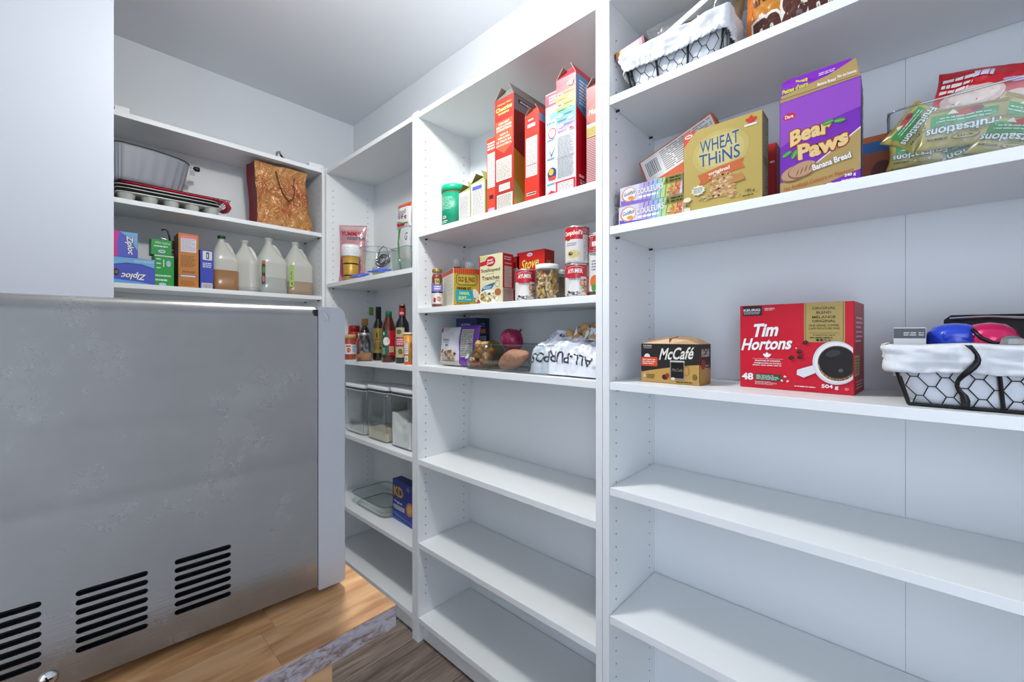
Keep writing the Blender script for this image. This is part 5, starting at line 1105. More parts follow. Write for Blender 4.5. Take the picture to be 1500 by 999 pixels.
# ============================================================ middle unit, third shelf: dry goods and vegetables
def art_pasta(a, w, h):
    a.rect(w * .05, h * .86, w * .17, h * .985, '#c82030'); a.lines(w * .22, h * .9, w * .5, h * .97, 2, '#8a8488', .35, w * .08); a.text('ONE PAN', w * .42, h * .665, w * .36, h * .05, '#28305a', .02); a.lines(w * .25, h * .59, w * .6, h * .62, 1, '#8a8488', .5, w * .1); a.text('MIX', w * .5, h * .53, w * .15, h * .06, '#28305a', .02)
    a.blobs(w * .5, h * .28, w * .34, h * .16, 50, ['#c8783a', '#8a5a34', '#e2b88a', '#4a3a40', '#d9a868', '#f0e0c8'], w * .05); a.rect(w * .02, h * .02, w * .98, h * .10, '#c9c4ae'); a.lines(w * .3, h * .13, w * .9, h * .15, 1, '#8a7a60', .8, w * .1)
X_ = .945; p0, p1 = pt(641, 500, X=X_), pt(668, 500, X=X_)
pillow('mix_bag', 'white dry mix bag with a red corner mark, leftmost on the vegetable shelf', 'bag', (p0.y - p1.y) * 1.12, pt(641, 481, X=X_).z - A3, .035, mtx((X_ + .02, (p0.y + p1.y) / 2 + .002, A3 + .004), RZ, 0, radians(-3)), '#dcdde4', art_pasta, seed=50, amp=.002)
def art_purple(a, w, h):
    a.rect(w * .02, h * .04, w * .98, h * .96, '#6d22a8'); a.rect(w * .24, h * .22, w * .80, h * .90, '#c4c4bc'); a.lines(w * .27, h * .24, w * .77, h * .88, 15, '#6c6c68', .35, w * .25); a.rect(w * .27, h * .80, w * .77, h * .86, '#a8a89c')
X_ = .950; p0, p1 = pt(667, 500, X=X_), pt(693, 500, X=X_)
pillow('rice_pouch', 'purple pouch with a grey information panel, beside the white dry mix bag', 'pouch', (p0.y - p1.y) * 1.18, pt(667, 478, X=X_).z - A3, .03, mtx((X_ + .02, (p0.y + p1.y) / 2 - .002, A3 + .004), RZ, 0, radians(-3)), '#6d22a8', art_purple, seed=52, amp=.002)
X_ = 1.03; c = carton_right('pasta_box', 'tall navy blue pasta box at the back of the vegetable shelf', 'box', 668, 697, X_, 466.5, A3, .07, col='#1f2f70', side='#16234f', top='#1c2a60', turn=0)
a = c.F(); w, h = c.w, c.h; a.text('ROTINI', w * .5, h * .86, w * .42, h * .05, '#d9dcec', .02); a.ell(w * .55, h * .66, w * .10, h * .08, '#d9924a'); a.ell(w * .5, h * .70, w * .06, h * .05, '#e8e0c8'); c.put(a)
a = c.S(); d = c.d; a.rect(d * .2, h * .35, d * .75, h * .62, '#b8bcc4'); a.lines(d * .25, h * .37, d * .7, h * .60, 8, '#6a6e78', .4); a.rect(d * .35, h * .68, d * .7, h * .77, '#d9822e'); a.lines(d * .38, h * .80, d * .66, h * .9, 2, '#9aa0c0', .4, d * .1); c.put(a, 'printed_side')
# clear tray
X_ = .915; p0, p1 = pt(679.5, 500, X=X_), pt(800, 500, X=X_); tw_ = p0.y - p1.y; th_ = pt(679.5, 504, X=X_).z - A3
ct = clear_bin('clear_bin', 'low clear plastic tray holding potatoes, a red onion and a sweet potato', (X_ + .09, (p0.y + p1.y) / 2, A3), tw_, .18, th_, RZ)
def spud(name, label, cat, c0, rx, ry, rz_, col, m=None, seed=0, rot=(0, 0, 0), taper=0.0, group=None):
    bm = bmesh.new(); bmesh.ops.create_icosphere(bm, subdivisions=4, radius=1)
    for v in bm.verts:
        p = v.co.copy(); k = 1 + .10 * noise.noise(p * 1.5 + Vector((seed, 0, 0))) + .025 * noise.noise(p * 6 + Vector((seed, 2, 0))); t_ = 1 - taper * p.x * p.x * (1 if p.x > 0 else .6)
        v.co = Vector((p.x * rx, p.y * ry * t_, p.z * rz_ * t_)) * k
    me = bpy.data.meshes.new(name); bm.to_mesh(me); bm.free(); me.polygons.foreach_set('use_smooth', [True] * len(me.polygons))
    me.materials.append(m); o = bpy.data.objects.new(name, me); link(o); o.location = c0; o.rotation_euler = rot; return tag(o, label, cat, group)
sk = mat('sweet_potato_skin', '#c08868', .6, bump=.4, bscale=120, var=.25); ok = mat('red_onion_skin', '#8e1748', .22, bump=.15, bscale=40, var=.35, stretch=(1, 1, .15), coat=.3)
yk = mat('potato_skin', '#c8a064', .6, bump=.3, bscale=120, var=.25); M['yk'] = yk
spud('sweet_potato', 'big orange-brown sweet potato lying in the clear tray', 'sweet potato', (.955, yq(752, .955), A3 + .038), .062, .030, .030, None, sk, 1, (0, radians(-20), RZ + .1), .45)
# red onion with its dry neck
c0 = pt(750, 498, X=.975); on = thing('red_onion', 'shiny red onion on top of the sweet potato in the clear tray', 'onion', c0, (radians(25), radians(35), 0))
bm = bmesh.new(); bmesh.ops.create_uvsphere(bm, u_segments=40, v_segments=24, radius=1)
for v in bm.verts:
    p = v.co.copy(); q = 1 + .02 * sin(8 * math.atan2(p.y, p.x)) ; z = p.z * .034 + max(0, p.z - .9) * .04; s_ = .039
    v.co = (p.x * s_ * q, p.y * s_ * q, z)
me = bpy.data.meshes.new('onion_body'); bm.to_mesh(me); bm.free(); me.polygons.foreach_set('use_smooth', [True] * len(me.polygons)); me.materials.append(ok); link(bpy.data.objects.new('onion_body', me), on)
mb = MB()
for k in range(6): a_ = k * 1.1; mb.tube([(0, 0, .034), (.002 * cos(a_), .002 * sin(a_), .040), (.005 * cos(a_), .005 * sin(a_), .044 + .002 * (k % 3))], [.003, .0018, .0005], 5)
mb.build('dry_neck', mat('dry_onion_skin', '#7a2c3c', .7), on)
# net bag of potatoes in clear film
bagy = yq(706, .965)
pb = thing('potato_bag', 'clear printed bag of small yellow potatoes in the clear tray', 'bag', (.975, bagy - .005, A3 + .004), RZ)
MB().loft([(.004, .045, .05, 3), (.02, .058, .058, 3, .005), (.045, .050, .055, 3, .012), (.07, .036, .045, 2.6, .022), (.085, .020, .03, 2.2, .03), (.094, .004, .008, 2, .034)], 48).build('bag_film', clear('printed_film', '#ecdcae', .10, .45, .15, .06, '#c8b060'), pb, True)
rr = random.Random(9)
for i in range(19):
    z = .020 + .019 * (i // 5); x = (-.032 + .016 * (i % 5) * (1 - .12 * (i // 5))) + .010 * (i // 5); y = -.028 + .012 * (i % 3)
    bm = bmesh.new(); bmesh.ops.create_icosphere(bm, subdivisions=3, radius=1)
    for v in bm.verts: p = v.co.copy(); v.co = Vector((p.x * .016, p.y * .013, p.z * .012)) * (1 + .12 * noise.noise(p * 1.7 + Vector((i, 0, 0))))
    me = bpy.data.meshes.new('potato'); bm.to_mesh(me); bm.free(); me.polygons.foreach_set('use_smooth', [True] * len(me.polygons)); me.materials.append(yk)
    o = link(bpy.data.objects.new('potato', me), pb); o.location = (x, y, z); o.rotation_euler = (rr.random(), rr.random() * 3, rr.random() * 3)
A = Art(lambda u, v, k: (u, -.0585 - k + .25 * abs(v - .03) , v)); A.poly([(-.01, .012), (.038, .008), (.04, .022), (.0, .03)], '#c9453a'); A.lines(-.006, .014, .034, .022, 2, '#f2e0d8', .5, .008); A.rect(-.012, .026, .010, .036, '#efece6'); A.barcode(-.008, .028, .004, .034); A.poly([(.018, .012), (.032, .012), (.032, .036), (.020, .034)], '#2c4a42'); A.poly([(-.036, .03), (-.022, .034), (-.018, .048), (-.030, .046)], '#e6ecec'); A.build('printed_band', pb, 'film')

# big white potato bag, lying with its print upside down
bw_, bh_ = .205, .125
X_ = .912; yl_, yr_ = pt(763, 500, X=X_).y, .552; W_ = yl_ - yr_
def bagS(u, v):
    """u 0..1 left to right, v 0..1 from the bottom front edge up and over to the back"""
    top = .085 + .022 * sin(pi * min(1, u * 1.1)) - .012 * u + .016 * max(0, sin(u * 7 - .5)) * 0
    ang_ = v * pi * .96; th_ = .075
    y = -th_ * cos(ang_) * (1 - .12 * sin(pi * u)); z = top * sin(ang_) ** .8 + .004
    if v < .08: z = .004 + (z - .004) * (v / .08) ** .5
    e = min(u, 1.06 - u); pin = min(1, (e / .16)) ** .5 if e > 0 else 0
    x = (u - .5) * W_; y2 = y * (.55 + .45 * pin); z2 = z * (.45 + .55 * pin)
    q = Vector((u * 5.2, v * 4.5, 0)); n1_ = noise.noise(q) ; n2_ = 1 - 2 * abs(noise.noise(q * 2.1 + Vector((3, 1, 7)))); n3_ = 1 - 2 * abs(noise.noise(q * 4.4 + Vector((8, 1, 2))))
    k = (.013 * n1_ + .010 * n2_ + .005 * n3_) * min(1, v * 3 + .25)
    out = Vector((0, -cos(ang_) * .9, sin(ang_) * .9))
    return Vector((x + n1_ * .006, max(-.088, y2), max(.003, z2))) + out * k
def bagN(u, v, k):
    p = bagS(u, v); a_ = bagS(u + .004, v) - bagS(u - .004, v); b2 = bagS(u, v + .004) - bagS(u, v - .004); n_ = a_.cross(b2); n_.normalize(); return p + n_ * k
NU, NV = 90, 70; vs = [bagS(i / NU, j / NV) for i in range(NU + 1) for j in range(NV + 1)]
fs = [(i * (NV + 1) + j, (i + 1) * (NV + 1) + j, (i + 1) * (NV + 1) + j + 1, i * (NV + 1) + j + 1) for i in range(NU) for j in range(NV)]
ap = thing('flour_bag', 'crumpled white bag lying on its side, dark lettering upside down', 'bag', (X_ + .088, (yl_ + yr_) / 2, A3), RZ)
M['paperbag'] = mat('white_bag_film', '#dfe3ec', .28, coat=.3, bump=.35, bscale=70)
def hollow(i, j): u, v = i / NU, j / NV; return ((u - .60) / .20) ** 2 + ((v - .60) / .13) ** 2 < 1
fs2 = [f for f in fs if not hollow(f[0] // (NV + 1), f[0] % (NV + 1))]
obj('bag_film', vs, fs2, 'paperbag', ap, True)
A = Art(lambda u, v, k: bagN(u, v, k * 4 + .0006), .012)
A.text('ALL-PURPOSE', .46, .135, .88, .105, '#45474c', .012, rot=pi)
A.lines(.16, .36, .30, .47, 7, '#8b8f9a', .3, .05); A.ell(.40, .44, .045, .04, '#5a5e6a'); A.ell(.40, .455, .035, .028, '#dfe3ec'); A.ell(.40, .45, .014, .012, '#5a5e6a'); A.lines(.70, .36, .96, .46, 8, '#9a9ea8', .3, .04); A.poly([(.0, .03), (.045, .03), (.075, .10), (.03, .16), (.005, .12)], '#3a3234')
A.build('printed_letters', ap, 'print', True)
# net window with small potatoes showing
ctr_ = bagS(.60, .58); rr = random.Random(12)
pots = [(-.040, -.010, .012), (-.022, .012, .024), (-.016, -.014, .004), (.002, .004, .030), (.016, -.010, .016), (.034, .004, .022), (.045, -.014, .006), (.020, .020, .034)]
for i, (x, y, z) in enumerate(pots):
    bm = bmesh.new(); bmesh.ops.create_icosphere(bm, subdivisions=3, radius=1)
    for v in bm.verts: p = v.co.copy(); v.co = Vector((p.x * .0165, p.y * .014, p.z * .0135)) * (1 + .10 * noise.noise(p * 1.7 + Vector((i * 3, 0, 0))))
    me = bpy.data.meshes.new('potato'); bm.to_mesh(me); bm.free(); me.polygons.foreach_set('use_smooth', [True] * len(me.polygons)); me.materials.append(yk)
    o = link(bpy.data.objects.new('potato', me), ap); o.location = ctr_ + Vector((x, y - .008, z - .012)); o.rotation_euler = (rr.random(), rr.random() * 3, rr.random() * 3)
def flapS(seed, cx, cz, w, h, lean):
    mb = MB(); K = 14; vs = []
    for i in range(K):
        for j in range(K):
            u, v = i / (K - 1) - .5, j / (K - 1) - .5; q = Vector((u * 3 + seed, v * 3, seed)); n_ = noise.noise(q) * .016 + abs(noise.noise(q * 2.2)) * .010
            vs.append((cx + u * w * (1 - .3 * v), lean * v * h - .01 - n_, cz + v * h + n_ * .4 - .2 * u * u * h))
    mb.add(vs, [(i * K + j, (i + 1) * K + j, (i + 1) * K + j + 1, i * K + j + 1) for i in range(K - 1) for j in range(K - 1)]); return mb
for (sd_, cx_, cz_, w_, h_) in ((1.3, -.035, .098, .075, .055), (4.1, .060, .115, .05, .035)):
    o = flapS(sd_, cx_ if sd_ > 2 else -.052, cz_, w_, h_, .5).build('crumpled_fold', 'paperbag', ap, True); sd = o.modifiers.new('s', 'SOLIDIFY'); sd.thickness = .0006
mb = MB()
for k in range(3):
    cx_ = (-.02, .018, .045)[k]; mb.tube([(ctr_.x + cx_, ctr_.y - .035, ctr_.z - .012), (ctr_.x + cx_ + .006, ctr_.y - .028, ctr_.z + .006), (ctr_.x + cx_ - .004, ctr_.y - .006, ctr_.z + .03)], [.001, .005, .0015], 7)
mb.build('film_strips', 'paperbag', ap, True)

# ============================================================ far unit
def glass_bottle(label, sx0, sx1, X, syt, z, prof, m, cap=None, art=None, name='bottle', capm='black', n=36, sh=(.0, 1.0)):
    """prof: (radius share, height share) pairs; cap: (r share, z0 share)"""
    p0, p1 = pt(sx0, 500, X=X), pt(sx1, 500, X=X); yc = (p0.y + p1.y) / 2; d = X * sin(TH) + yc * cos(TH)
    r_ = (sx1 - sx0) / 2 * d / F_PX * cos(atan(((sx0 + sx1) / 2 - 750) / F_PX)); h = pt((sx0 + sx1) / 2, syt, X=X).z - z
    g = thing(name, label, 'bottle' if 'jar' not in name else 'jar', (X, yc, z), math.atan2(-yc, -X) + pi / 2)
    MB().lathe([(r_ * a, h * b_) for a, b_ in prof], n).build('bottle_body', m, g, True)
    if cap: MB().lathe([(r_ * cap[0], h * cap[1]), (r_ * cap[0], h * .985), (r_ * cap[0] * .93, h), (.0005, h)], 28).build('cap', capm, g, True)
    if art: A = Art(cylmap(r_ * art[1] + .0003), .006); art[0](A, r_ * art[1], h); A.build('paper_label', g, 'gloss')
    return g, r_, h
dk = mat('dark_bottle_glass', '#14130f', .12, coat=.5); br_ = mat('brown_bottle_glass', '#4a1c0c', .12, coat=.5); cork = mat('cork', '#b98a4e', .8, bump=.4, bscale=200); bal = mat('dark_vinegar_glass', '#16161e', .1, coat=.5)
BP = [(.9, 0), (1, .02), (1, .60), (.92, .68), (.52, .76), (.46, .80), (.46, .97)]
def la_oil(A, r, h): A.rect(-r * 1.1, h * .14, r * 1.0, h * .60, '#9c8234'); A.ell(-r * .3, h * .47, r * .15, h * .06, '#3a2814'); A.rect(-r * .7, h * .38, r * .1, h * .395, '#5a3018'); A.lines(-r * .9, h * .20, r * .6, h * .34, 5, '#5e4c1c', .4, r * .3); A.rect(r * .2, h * .22, r * .8, h * .25, '#3a2814')
def la_green(A, r, h): A.rect(-r * 1.15, h * .14, -r * .05, h * .62, '#12654c'); A.rect(-r * .05, h * .14, r * 1.15, h * .62, '#c9202e'); A.ell(-r * .35, h * .41, r * .5, h * .08, '#eef0ec'); A.ell(-r * .1, h * .42, r * .2, h * .04, '#e0c8d0'); A.lines(-r * .95, h * .16, -r * .45, h * .29, 5, '#bcd6c8', .45, r * .2); A.rect(r * .1, h * .20, r * .75, h * .31, '#d8cfa0'); A.lines(r * .15, h * .21, r * .7, h * .30, 3, '#8a2a20', .4, r * .2); A.ell(-r * .7, h * .56, r * .12, h * .03, '#e8efe8')
def la_bal(A, r, h): A.rect(-r * 1.1, h * .10, r * .3, h * .60, '#c9b98a'); A.rect(-r * 1.1, h * .28, r * .3, h * .44, '#c01c4c'); A.lines(-r * .9, h * .31, r * .2, h * .42, 3, '#f0e0e0', .6, r * .3); A.ell(-r * .5, h * .53, r * .4, h * .04, '#6a7050'); A.ell(-r * .3, h * .20, r * .3, h * .05, '#5f7a3a'); A.ell(-r * .1, h * .18, r * .14, h * .02, '#a03a2a')
glass_bottle('tall dark olive oil bottle with a gold label, behind the green-capped brown bottle', 546.5, 562.5, 1.0, 449.5, C2, BP, dk, (.52, .78), (la_oil, 1.0))
glass_bottle('brown vinegar bottle with a green cap and a green and red label', 559, 580, .965, 456, C2, [(.9, 0), (1, .02), (1, .60), (.95, .70), (.60, .84), (.45, .90), (.45, .97)], br_, (.46, .89), (la_green, 1.0), capm=mat('dark_green_cap', '#1a6b48', .35))
g, r_, h = glass_bottle('dark balsamic bottle with a red neck band and gold cap', 579, 600, .970, 445.5, C2, BP, bal, (.44, .93), (la_bal, 1.0), capm=mat('gold_cap', '#a8844a', .35, .6))
A = Art(cylmap(r_ * .46 + .0006), .004); A.rect(-r_ * .46 * 3.1, h * .80, r_ * .46 * 3.1, h * .93, '#a81a24'); A.ell(-r_ * .1, h * .845, r_ * .3, h * .02, '#f0dcdc'); A.text('OB', -r_ * .1, h * .845, r_ * .35, h * .024, '#a81a24', .04); A.build('neck_band', g)
glass_bottle('slim clear bottle with a green top, behind the corked bottle', 538.5, 549, 1.09, 450, C2, [(.95, 0), (1, .02), (1, .55), (.45, .68), (.42, .75), (.42, .97)], 'glass', (.62, .84), None, capm=mat('olive_green_cap', '#6f9434', .45))
glass_bottle('dark corked bottle with a wooden stopper, behind the handled glass jar', 526, 543, 1.04, 467, C2, [(.9, 0), (1, .02), (1, .62), (.7, .74), (.42, .80), (.42, .84)], mat('dark_syrup_glass', '#2a1214', .12, coat=.5), (.58, .82), None, capm=cork)
g, r_, h = glass_bottle('round red-lidded jar at the back left of the bottle shelf', 509, 529, 1.03, 477, C2, [(.8, 0), (1, .05), (1.05, .5), (.95, .75), (.78, .85), (.78, .9)], mat('red_sauce', '#b8321c', .25, coat=.4), (.85, .80), None, name='sauce_jar', capm=mat('red_lid', '#a81c18', .3))
def la_jam(A, r, h): A.rect(-r * 1.2, h * .22, r * 1.2, h * .62, '#ece8e8'); A.ell(-r * .2, h * .38, r * .35, h * .10, '#e0703a'); A.rect(r * .4, h * .28, r * 1.0, h * .56, '#9cc4e0'); A.lines(-r * .6, h * .50, r * .2, h * .58, 1, '#c0342c', .8, r * .3); A.rect(r * .35, h * .60, r * 1.1, h * .63, '#a8305a')
g, r_, h = glass_bottle('small jam jar with a white label and tan lid, leftmost on the bottle shelf', 503, 522.5, .945, 490, C2, [(.85, 0), (.95, .04), (.95, .75), (.85, .82), (.85, .9)], mat('red_jam', '#a4452c', .2, coat=.4), (.9, .84), (la_jam, .95), name='jam_jar', capm=mat('tan_lid', '#c8a872', .5))
def spice(g, r, hb): MB().loft([(.003, r * .88, r * .88, 3), (hb * .24, r * .93, r * .93, 3), (hb * .32, r * .6, r * .6, 2, r * .2)], 30).build('spice', mat('ground_spice', '#a8714c', .9, bump=.5, bscale=300), g, True)
g, r_, h = jar('spice_jar', 'squarish glass jar with a handle and a little brown spice inside', 521.5, 547, .935, 487.5, C2, .012, neck=.74, fill=spice, square=3.4, shoulder=.26)
MB().tube([(r_ * .85, -.004, h * .72), (r_ * 1.12, -.006, h * .66), (r_ * 1.15, -.006, h * .45), (r_ * .95, -.004, h * .34)], .0022, 8).build('handle', 'glassdark', g, True)
g = thing('spread_tub', 'orange and white plastic tub beside the dark balsamic bottle', 'tub', (.945, yq(598.5, .945), C2), math.atan2(-yq(598, .945), -.945) + pi / 2)
r_ = .021; h = pt(592, 487, X=.93).z - C2
MB().lathe([(r_ * .84, 0), (r_, h * .94)], 36).build('tub_body', mat('orange_card', '#c98a34', .4), g, True); MB().lathe([(r_ * 1.06, h * .93), (r_ * 1.06, h)], 36).build('lid', mat('cream_lid', '#e0d2b8', .4), g, True); MB().lathe([(r_ * .85, .0003), (r_ * .87, h * .06)], 36).build('base_band', mat('red_orange', '#d8501c', .4), g, True)
A = Art(cylmap(r_ * .955), .006); A.rect(-r_ * .95, h * .32, -r_ * .05, h * .90, '#e9e6e0'); A.lines(-r_ * .9, h * .36, -r_ * .1, h * .88, 9, '#9a948c', .4, .004); A.rect(-r_ * .8, h * .10, -r_ * .1, h * .27, '#f2f0ee'); A.barcode(-r_ * .75, h * .12, -r_ * .15, h * .25); A.ell(r_ * .45, h * .6, r_ * .15, h * .1, '#c0602a'); A.build('printed_wrap', g)

# ---- three clear canisters
flour = mat('white_flour', '#f3f1ee', .95, bump=.3, bscale=60); oats = mat('pale_grain', '#d9cdb2', .95, bump=.8, bscale=400); band = mat('dark_seal', '#3a3c4c', .5)
for q, (sx0, sx1, sy, fillh, fm_, lab) in enumerate(((503, 533.5, 561, .06, flour, 'nearly empty clear canister with a white lid, leftmost of the three'), (535, 567.5, 564, .17, oats, 'clear canister with a little pale grain, middle one of the three'), (569, 603.5, 568.5, .42, flour, 'clear canister half full of white flour, rightmost of the three'))):
    X_ = .932; p0, p1 = pt(sx0, 500, X=X_), pt(sx1, 500, X=X_); w = p0.y - p1.y; w *= .97; d = .115; h = pt(sx0, sy, X=X_).z - C3
    g = thing('food_canister', lab, 'canister', (X_ + d / 2, (p0.y + p1.y) / 2, C3), RZ, 'clear food canisters with white lids'); a_, b_ = w / 2, d / 2
    hb = h * .925
    MB().loft([(.001, a_ * .86, b_ * .9, 7), (.005, a_ * .9, b_ * .94, 7), (hb, a_ * .99, b_ * .99, 7)], 48, cap1=False).loft([(.005, a_ * .84, b_ * .88, 7), (hb, a_ * .96, b_ * .97, 7)], 48, cap1=False).build('canister_body', 'plastic', g, True)
    n = 48; edge = [(a_ * .9 * math.copysign(abs(cos(2 * pi * (k + .5) / n)) ** (2 / 7), cos(2 * pi * (k + .5) / n)), b_ * .94 * math.copysign(abs(sin(2 * pi * (k + .5) / n)) ** (2 / 7), sin(2 * pi * (k + .5) / n)), .003) for k in range(n)]
    MB().tube(edge, .0012, 6, closed=True).build('base_edge', 'plasticedge', g, True)
    for sx_ in (-1, 1): MB().tube([(sx_ * a_ * .84, -b_ * .90, .006), (sx_ * a_ * .93, -b_ * .955, hb)], .0011, 6).build('corner_edge', 'plasticedge', g, True)
    MB().loft([(hb - .002, a_ * .99, b_ * .99, 7), (hb + .006, a_, b_, 7)], 48).build('seal_band', band, g, True)
    MB().loft([(hb + .006, a_ * 1.0, b_ * 1.0, 7), (hb + .008, a_ * 1.02, b_ * 1.01, 7), (h + .002, a_ * 1.02, b_ * 1.01, 7), (h + .005, a_ * .97, b_ * .96, 7)], 48).build('lid', 'white', g, True)
    MB().tube([(x * 1.09, y * 1.04, hb - .006) for x, y, z in edge], .0012, 6, closed=True).build('lip', 'white', g, True)
    # heap inside: uneven surface
    K = 16; vs = []; fh_ = h * fillh
    for i in range(K + 1):
        for j in range(K + 1):
            u, v = i / K * 2 - 1, j / K * 2 - 1; s_ = .825; hump = (.028 * (max(0, -u) ** 2) * 1.4 - .020 * math.exp(-((u - .05) ** 2 + (v + .6) ** 2) * 6) + .012 * max(0, u)) if q == 2 else (.006 * -u)
            vs.append((u * a_ * s_, v * b_ * .865, max(.006, fh_ + hump + .004 * noise.noise(Vector((u * 3 + q * 5, v * 3, 0)))) + (.004 if q == 1 else 0)))
    nT = len(vs); vs += [(x, y, .0055) for x, y, z in vs]
    fs = [(i * (K + 1) + j, (i + 1) * (K + 1) + j, (i + 1) * (K + 1) + j + 1, i * (K + 1) + j + 1) for i in range(K) for j in range(K)]
    rg = [i * (K + 1) for i in range(K + 1)] + [K * (K + 1) + j for j in range(1, K + 1)] + [i * (K + 1) + K for i in range(K - 1, -1, -1)] + [j for j in range(K - 1, 0, -1)]
    fs += [(rg[k], rg[k] + nT, rg[(k + 1) % len(rg)] + nT, rg[(k + 1) % len(rg)]) for k in range(len(rg))]
    o = obj('dry_contents', vs, fs, fm_, g, True); o['kind'] = 'stuff'

# ---- glass baking dish and blue dinner box
dsh = thing('baking_dish', 'clear glass rectangular baking dish beside the blue pasta dinner box', 'dish', (1.04, yq(560, .935) + .155, C4), RZ)
aw, ad, dh = .165, .105, .052
def rr_(a, b_, z, e=6): return (z, a, b_, e)
MB().loft([rr_(aw * .84, ad * .82, .0005), rr_(aw * .88, ad * .86, .004), rr_(aw * .97, ad * .96, dh)], 64, cap1=False).loft([rr_(aw * .82, ad * .79, .005), rr_(aw * .93, ad * .92, dh)], 64, cap1=False).build('dish_wall', 'glass', dsh, True)
n = 64
def sq(a, b_, z, e=6): return [(a * math.copysign(abs(cos(2 * pi * (k + .5) / n)) ** (2 / e), cos(2 * pi * (k + .5) / n)), b_ * math.copysign(abs(sin(2 * pi * (k + .5) / n)) ** (2 / e), sin(2 * pi * (k + .5) / n)), z) for k in range(n)]
MB().loft([(dh - .002, aw * .96, ad * .95, 6), (dh, aw, ad * .99, 6), (dh + .003, aw, ad * .99, 6), (dh + .004, aw * .93, ad * .92, 6)], 64, cap0=False, cap1=False).build('rim', 'glassdark', dsh, True)
MB().tube(sq(aw * .83, ad * .81, .004), .002, 6, closed=True).build('base_edge', 'glassdark', dsh, True)
X_ = .935; fl2 = pt(574.5, 760.5, Z=C4); fr2 = pt(603, 774, Z=C4)
yc = yq(590, X_)
c = Carton('dinner_box', 'blue boxed pasta dinner with yellow initials, cut off by the shelf side panel', 'box', (0, 0, 0), .165, .045, .145, 0, col='#2438a0', side='#1f2f88', top='#22307c')
w, h, d = c.w, .145, c.d; cor = pt(575, 758, Z=C4); hh_ = pt(575, 700, X=cor.x).z - C4; c.root.scale = (1, 1, hh_ / .145); tw = radians(-2)
fx = Vector((cos(RZ + tw), sin(RZ + tw), 0)); fy = Vector((-sin(RZ + tw), cos(RZ + tw), 0)); c.root.rotation_euler = (0, 0, RZ + tw); c.root.location = Vector((cor.x, cor.y, C4)) + fx * w / 2 + fy * d / 2
a = c.F(); a.text('KD', w * .30, h * .72, w * .46, h * .25, '#e3b04a', .04, shear=-.1, outline='#5c3c12', ooff=.05); a.text('Original', w * .28, h * .46, w * .4, h * .07, '#f4f4fa', .03, rot=-.05); a.rect(w * .05, h * .28, w * .60, h * .38, '#e4e6ee'); a.lines(w * .08, h * .29, w * .56, h * .37, 2, '#4a4a6a', .5, w * .1)
a.ell(w * .85, h * .42, w * .18, h * .16, '#d98a4a', .4); a.ell(w * .85, h * .42, w * .1, h * .1, '#f0c070', .4); a.poly([(.001, .001), (w * .99, .001), (w * .99, h * .10), (w * .4, h * .16), (.001, h * .22)], '#4a78c8'); a.poly([(.001, h * .08), (w * .99, h * .03), (w * .99, h * .07), (.001, h * .13)], '#1c2c80')
for k in range(5): t_ = k * 2 * pi / 5; a.poly([(w * .78, h * .88), (w * .78 + w * .14 * cos(t_), h * .88 + h * .09 * sin(t_)), (w * .78 + w * .05 * cos(t_ + .6), h * .88 + h * .03 * sin(t_ + .6))], '#d8c04a')
c.put(a)

# ---- far unit, upper shelf: packets, paper cup stack, bowls, bags
def art_yum(a, w, h):
    a.rect(w * .01, h * .02, w * .99, h * .98, '#d89aa0'); a.rect(w * .02, h * .91, w * .98, h * .98, '#e6bcc0'); a.text('YUMMIES', w * .48, h * .845, w * .80, h * .075, '#b81c30', .03, rot=-.03); a.rect(w * .3, h * .74, w * .98, h * .79, '#8f7c86'); a.ell(w * .15, h * .3, w * .12, h * .2, '#c05a68')
X_ = 1.0; p0 = pt(491, 500, X=X_); yw_ = p0.y
pillow('treat_pouch', 'pink pouch with red capital lettering at the back left of the far upper shelf', 'pouch', .135, pt(491, 341, X=.99).z - C1 + .01, .03, mtx((1.000, 2.030, C1 + .004), RZ + radians(48), 0, radians(-3)), '#d89aa0', art_yum, seed=60, amp=.0015)
# gold paper cups sleeve with white patterned top
cx_, cy_ = .950, yq(514, .950); r_ = .040; h = pt(513, 359, X=.944).z - C1
cu = thing('basket_cup', 'gold cup with black bands and a white patterned rim', 'cup', (cx_, cy_, C1), math.atan2(-cy_, -cx_) + pi / 2)
MB().lathe([(r_ * .74, 0), (r_ * .78, h * .02), (r_ * .95, h * .70), (r_ * .6, h * .71)], 40).build('gold_body', mat('gold_paper', '#c2993f', .4, .2), cu, True)
for z0 in (.14, .46): MB().lathe([(r_ * (.785 + z0 * .24), h * z0), (r_ * (.79 + (z0 + .035) * .24), h * (z0 + .035))], 40, cap0=False, cap1=False).build('black_band', 'black', cu, True)
MB().lathe([(r_ * .99, h * .68), (r_ * 1.08, h * .72), (r_ * 1.06, h * .94), (r_ * .98, h), (r_ * .9, h * .97)], 40, cap0=False).build('patterned_rim', 'white', cu, True)
A = Art(cylmap(r_ * 1.085), .006)
for k in range(30): x = (k % 10 - 5) * .008; z = h * (.75 + .065 * (k // 10)) + .001 * (k % 3); A.poly([(x, z), (x + .004, z + .003), (x + .005, z + .0022), (x + .001, z - .001)], '#8f9698'); A.k -= 1
A.build('printed_pattern', cu)
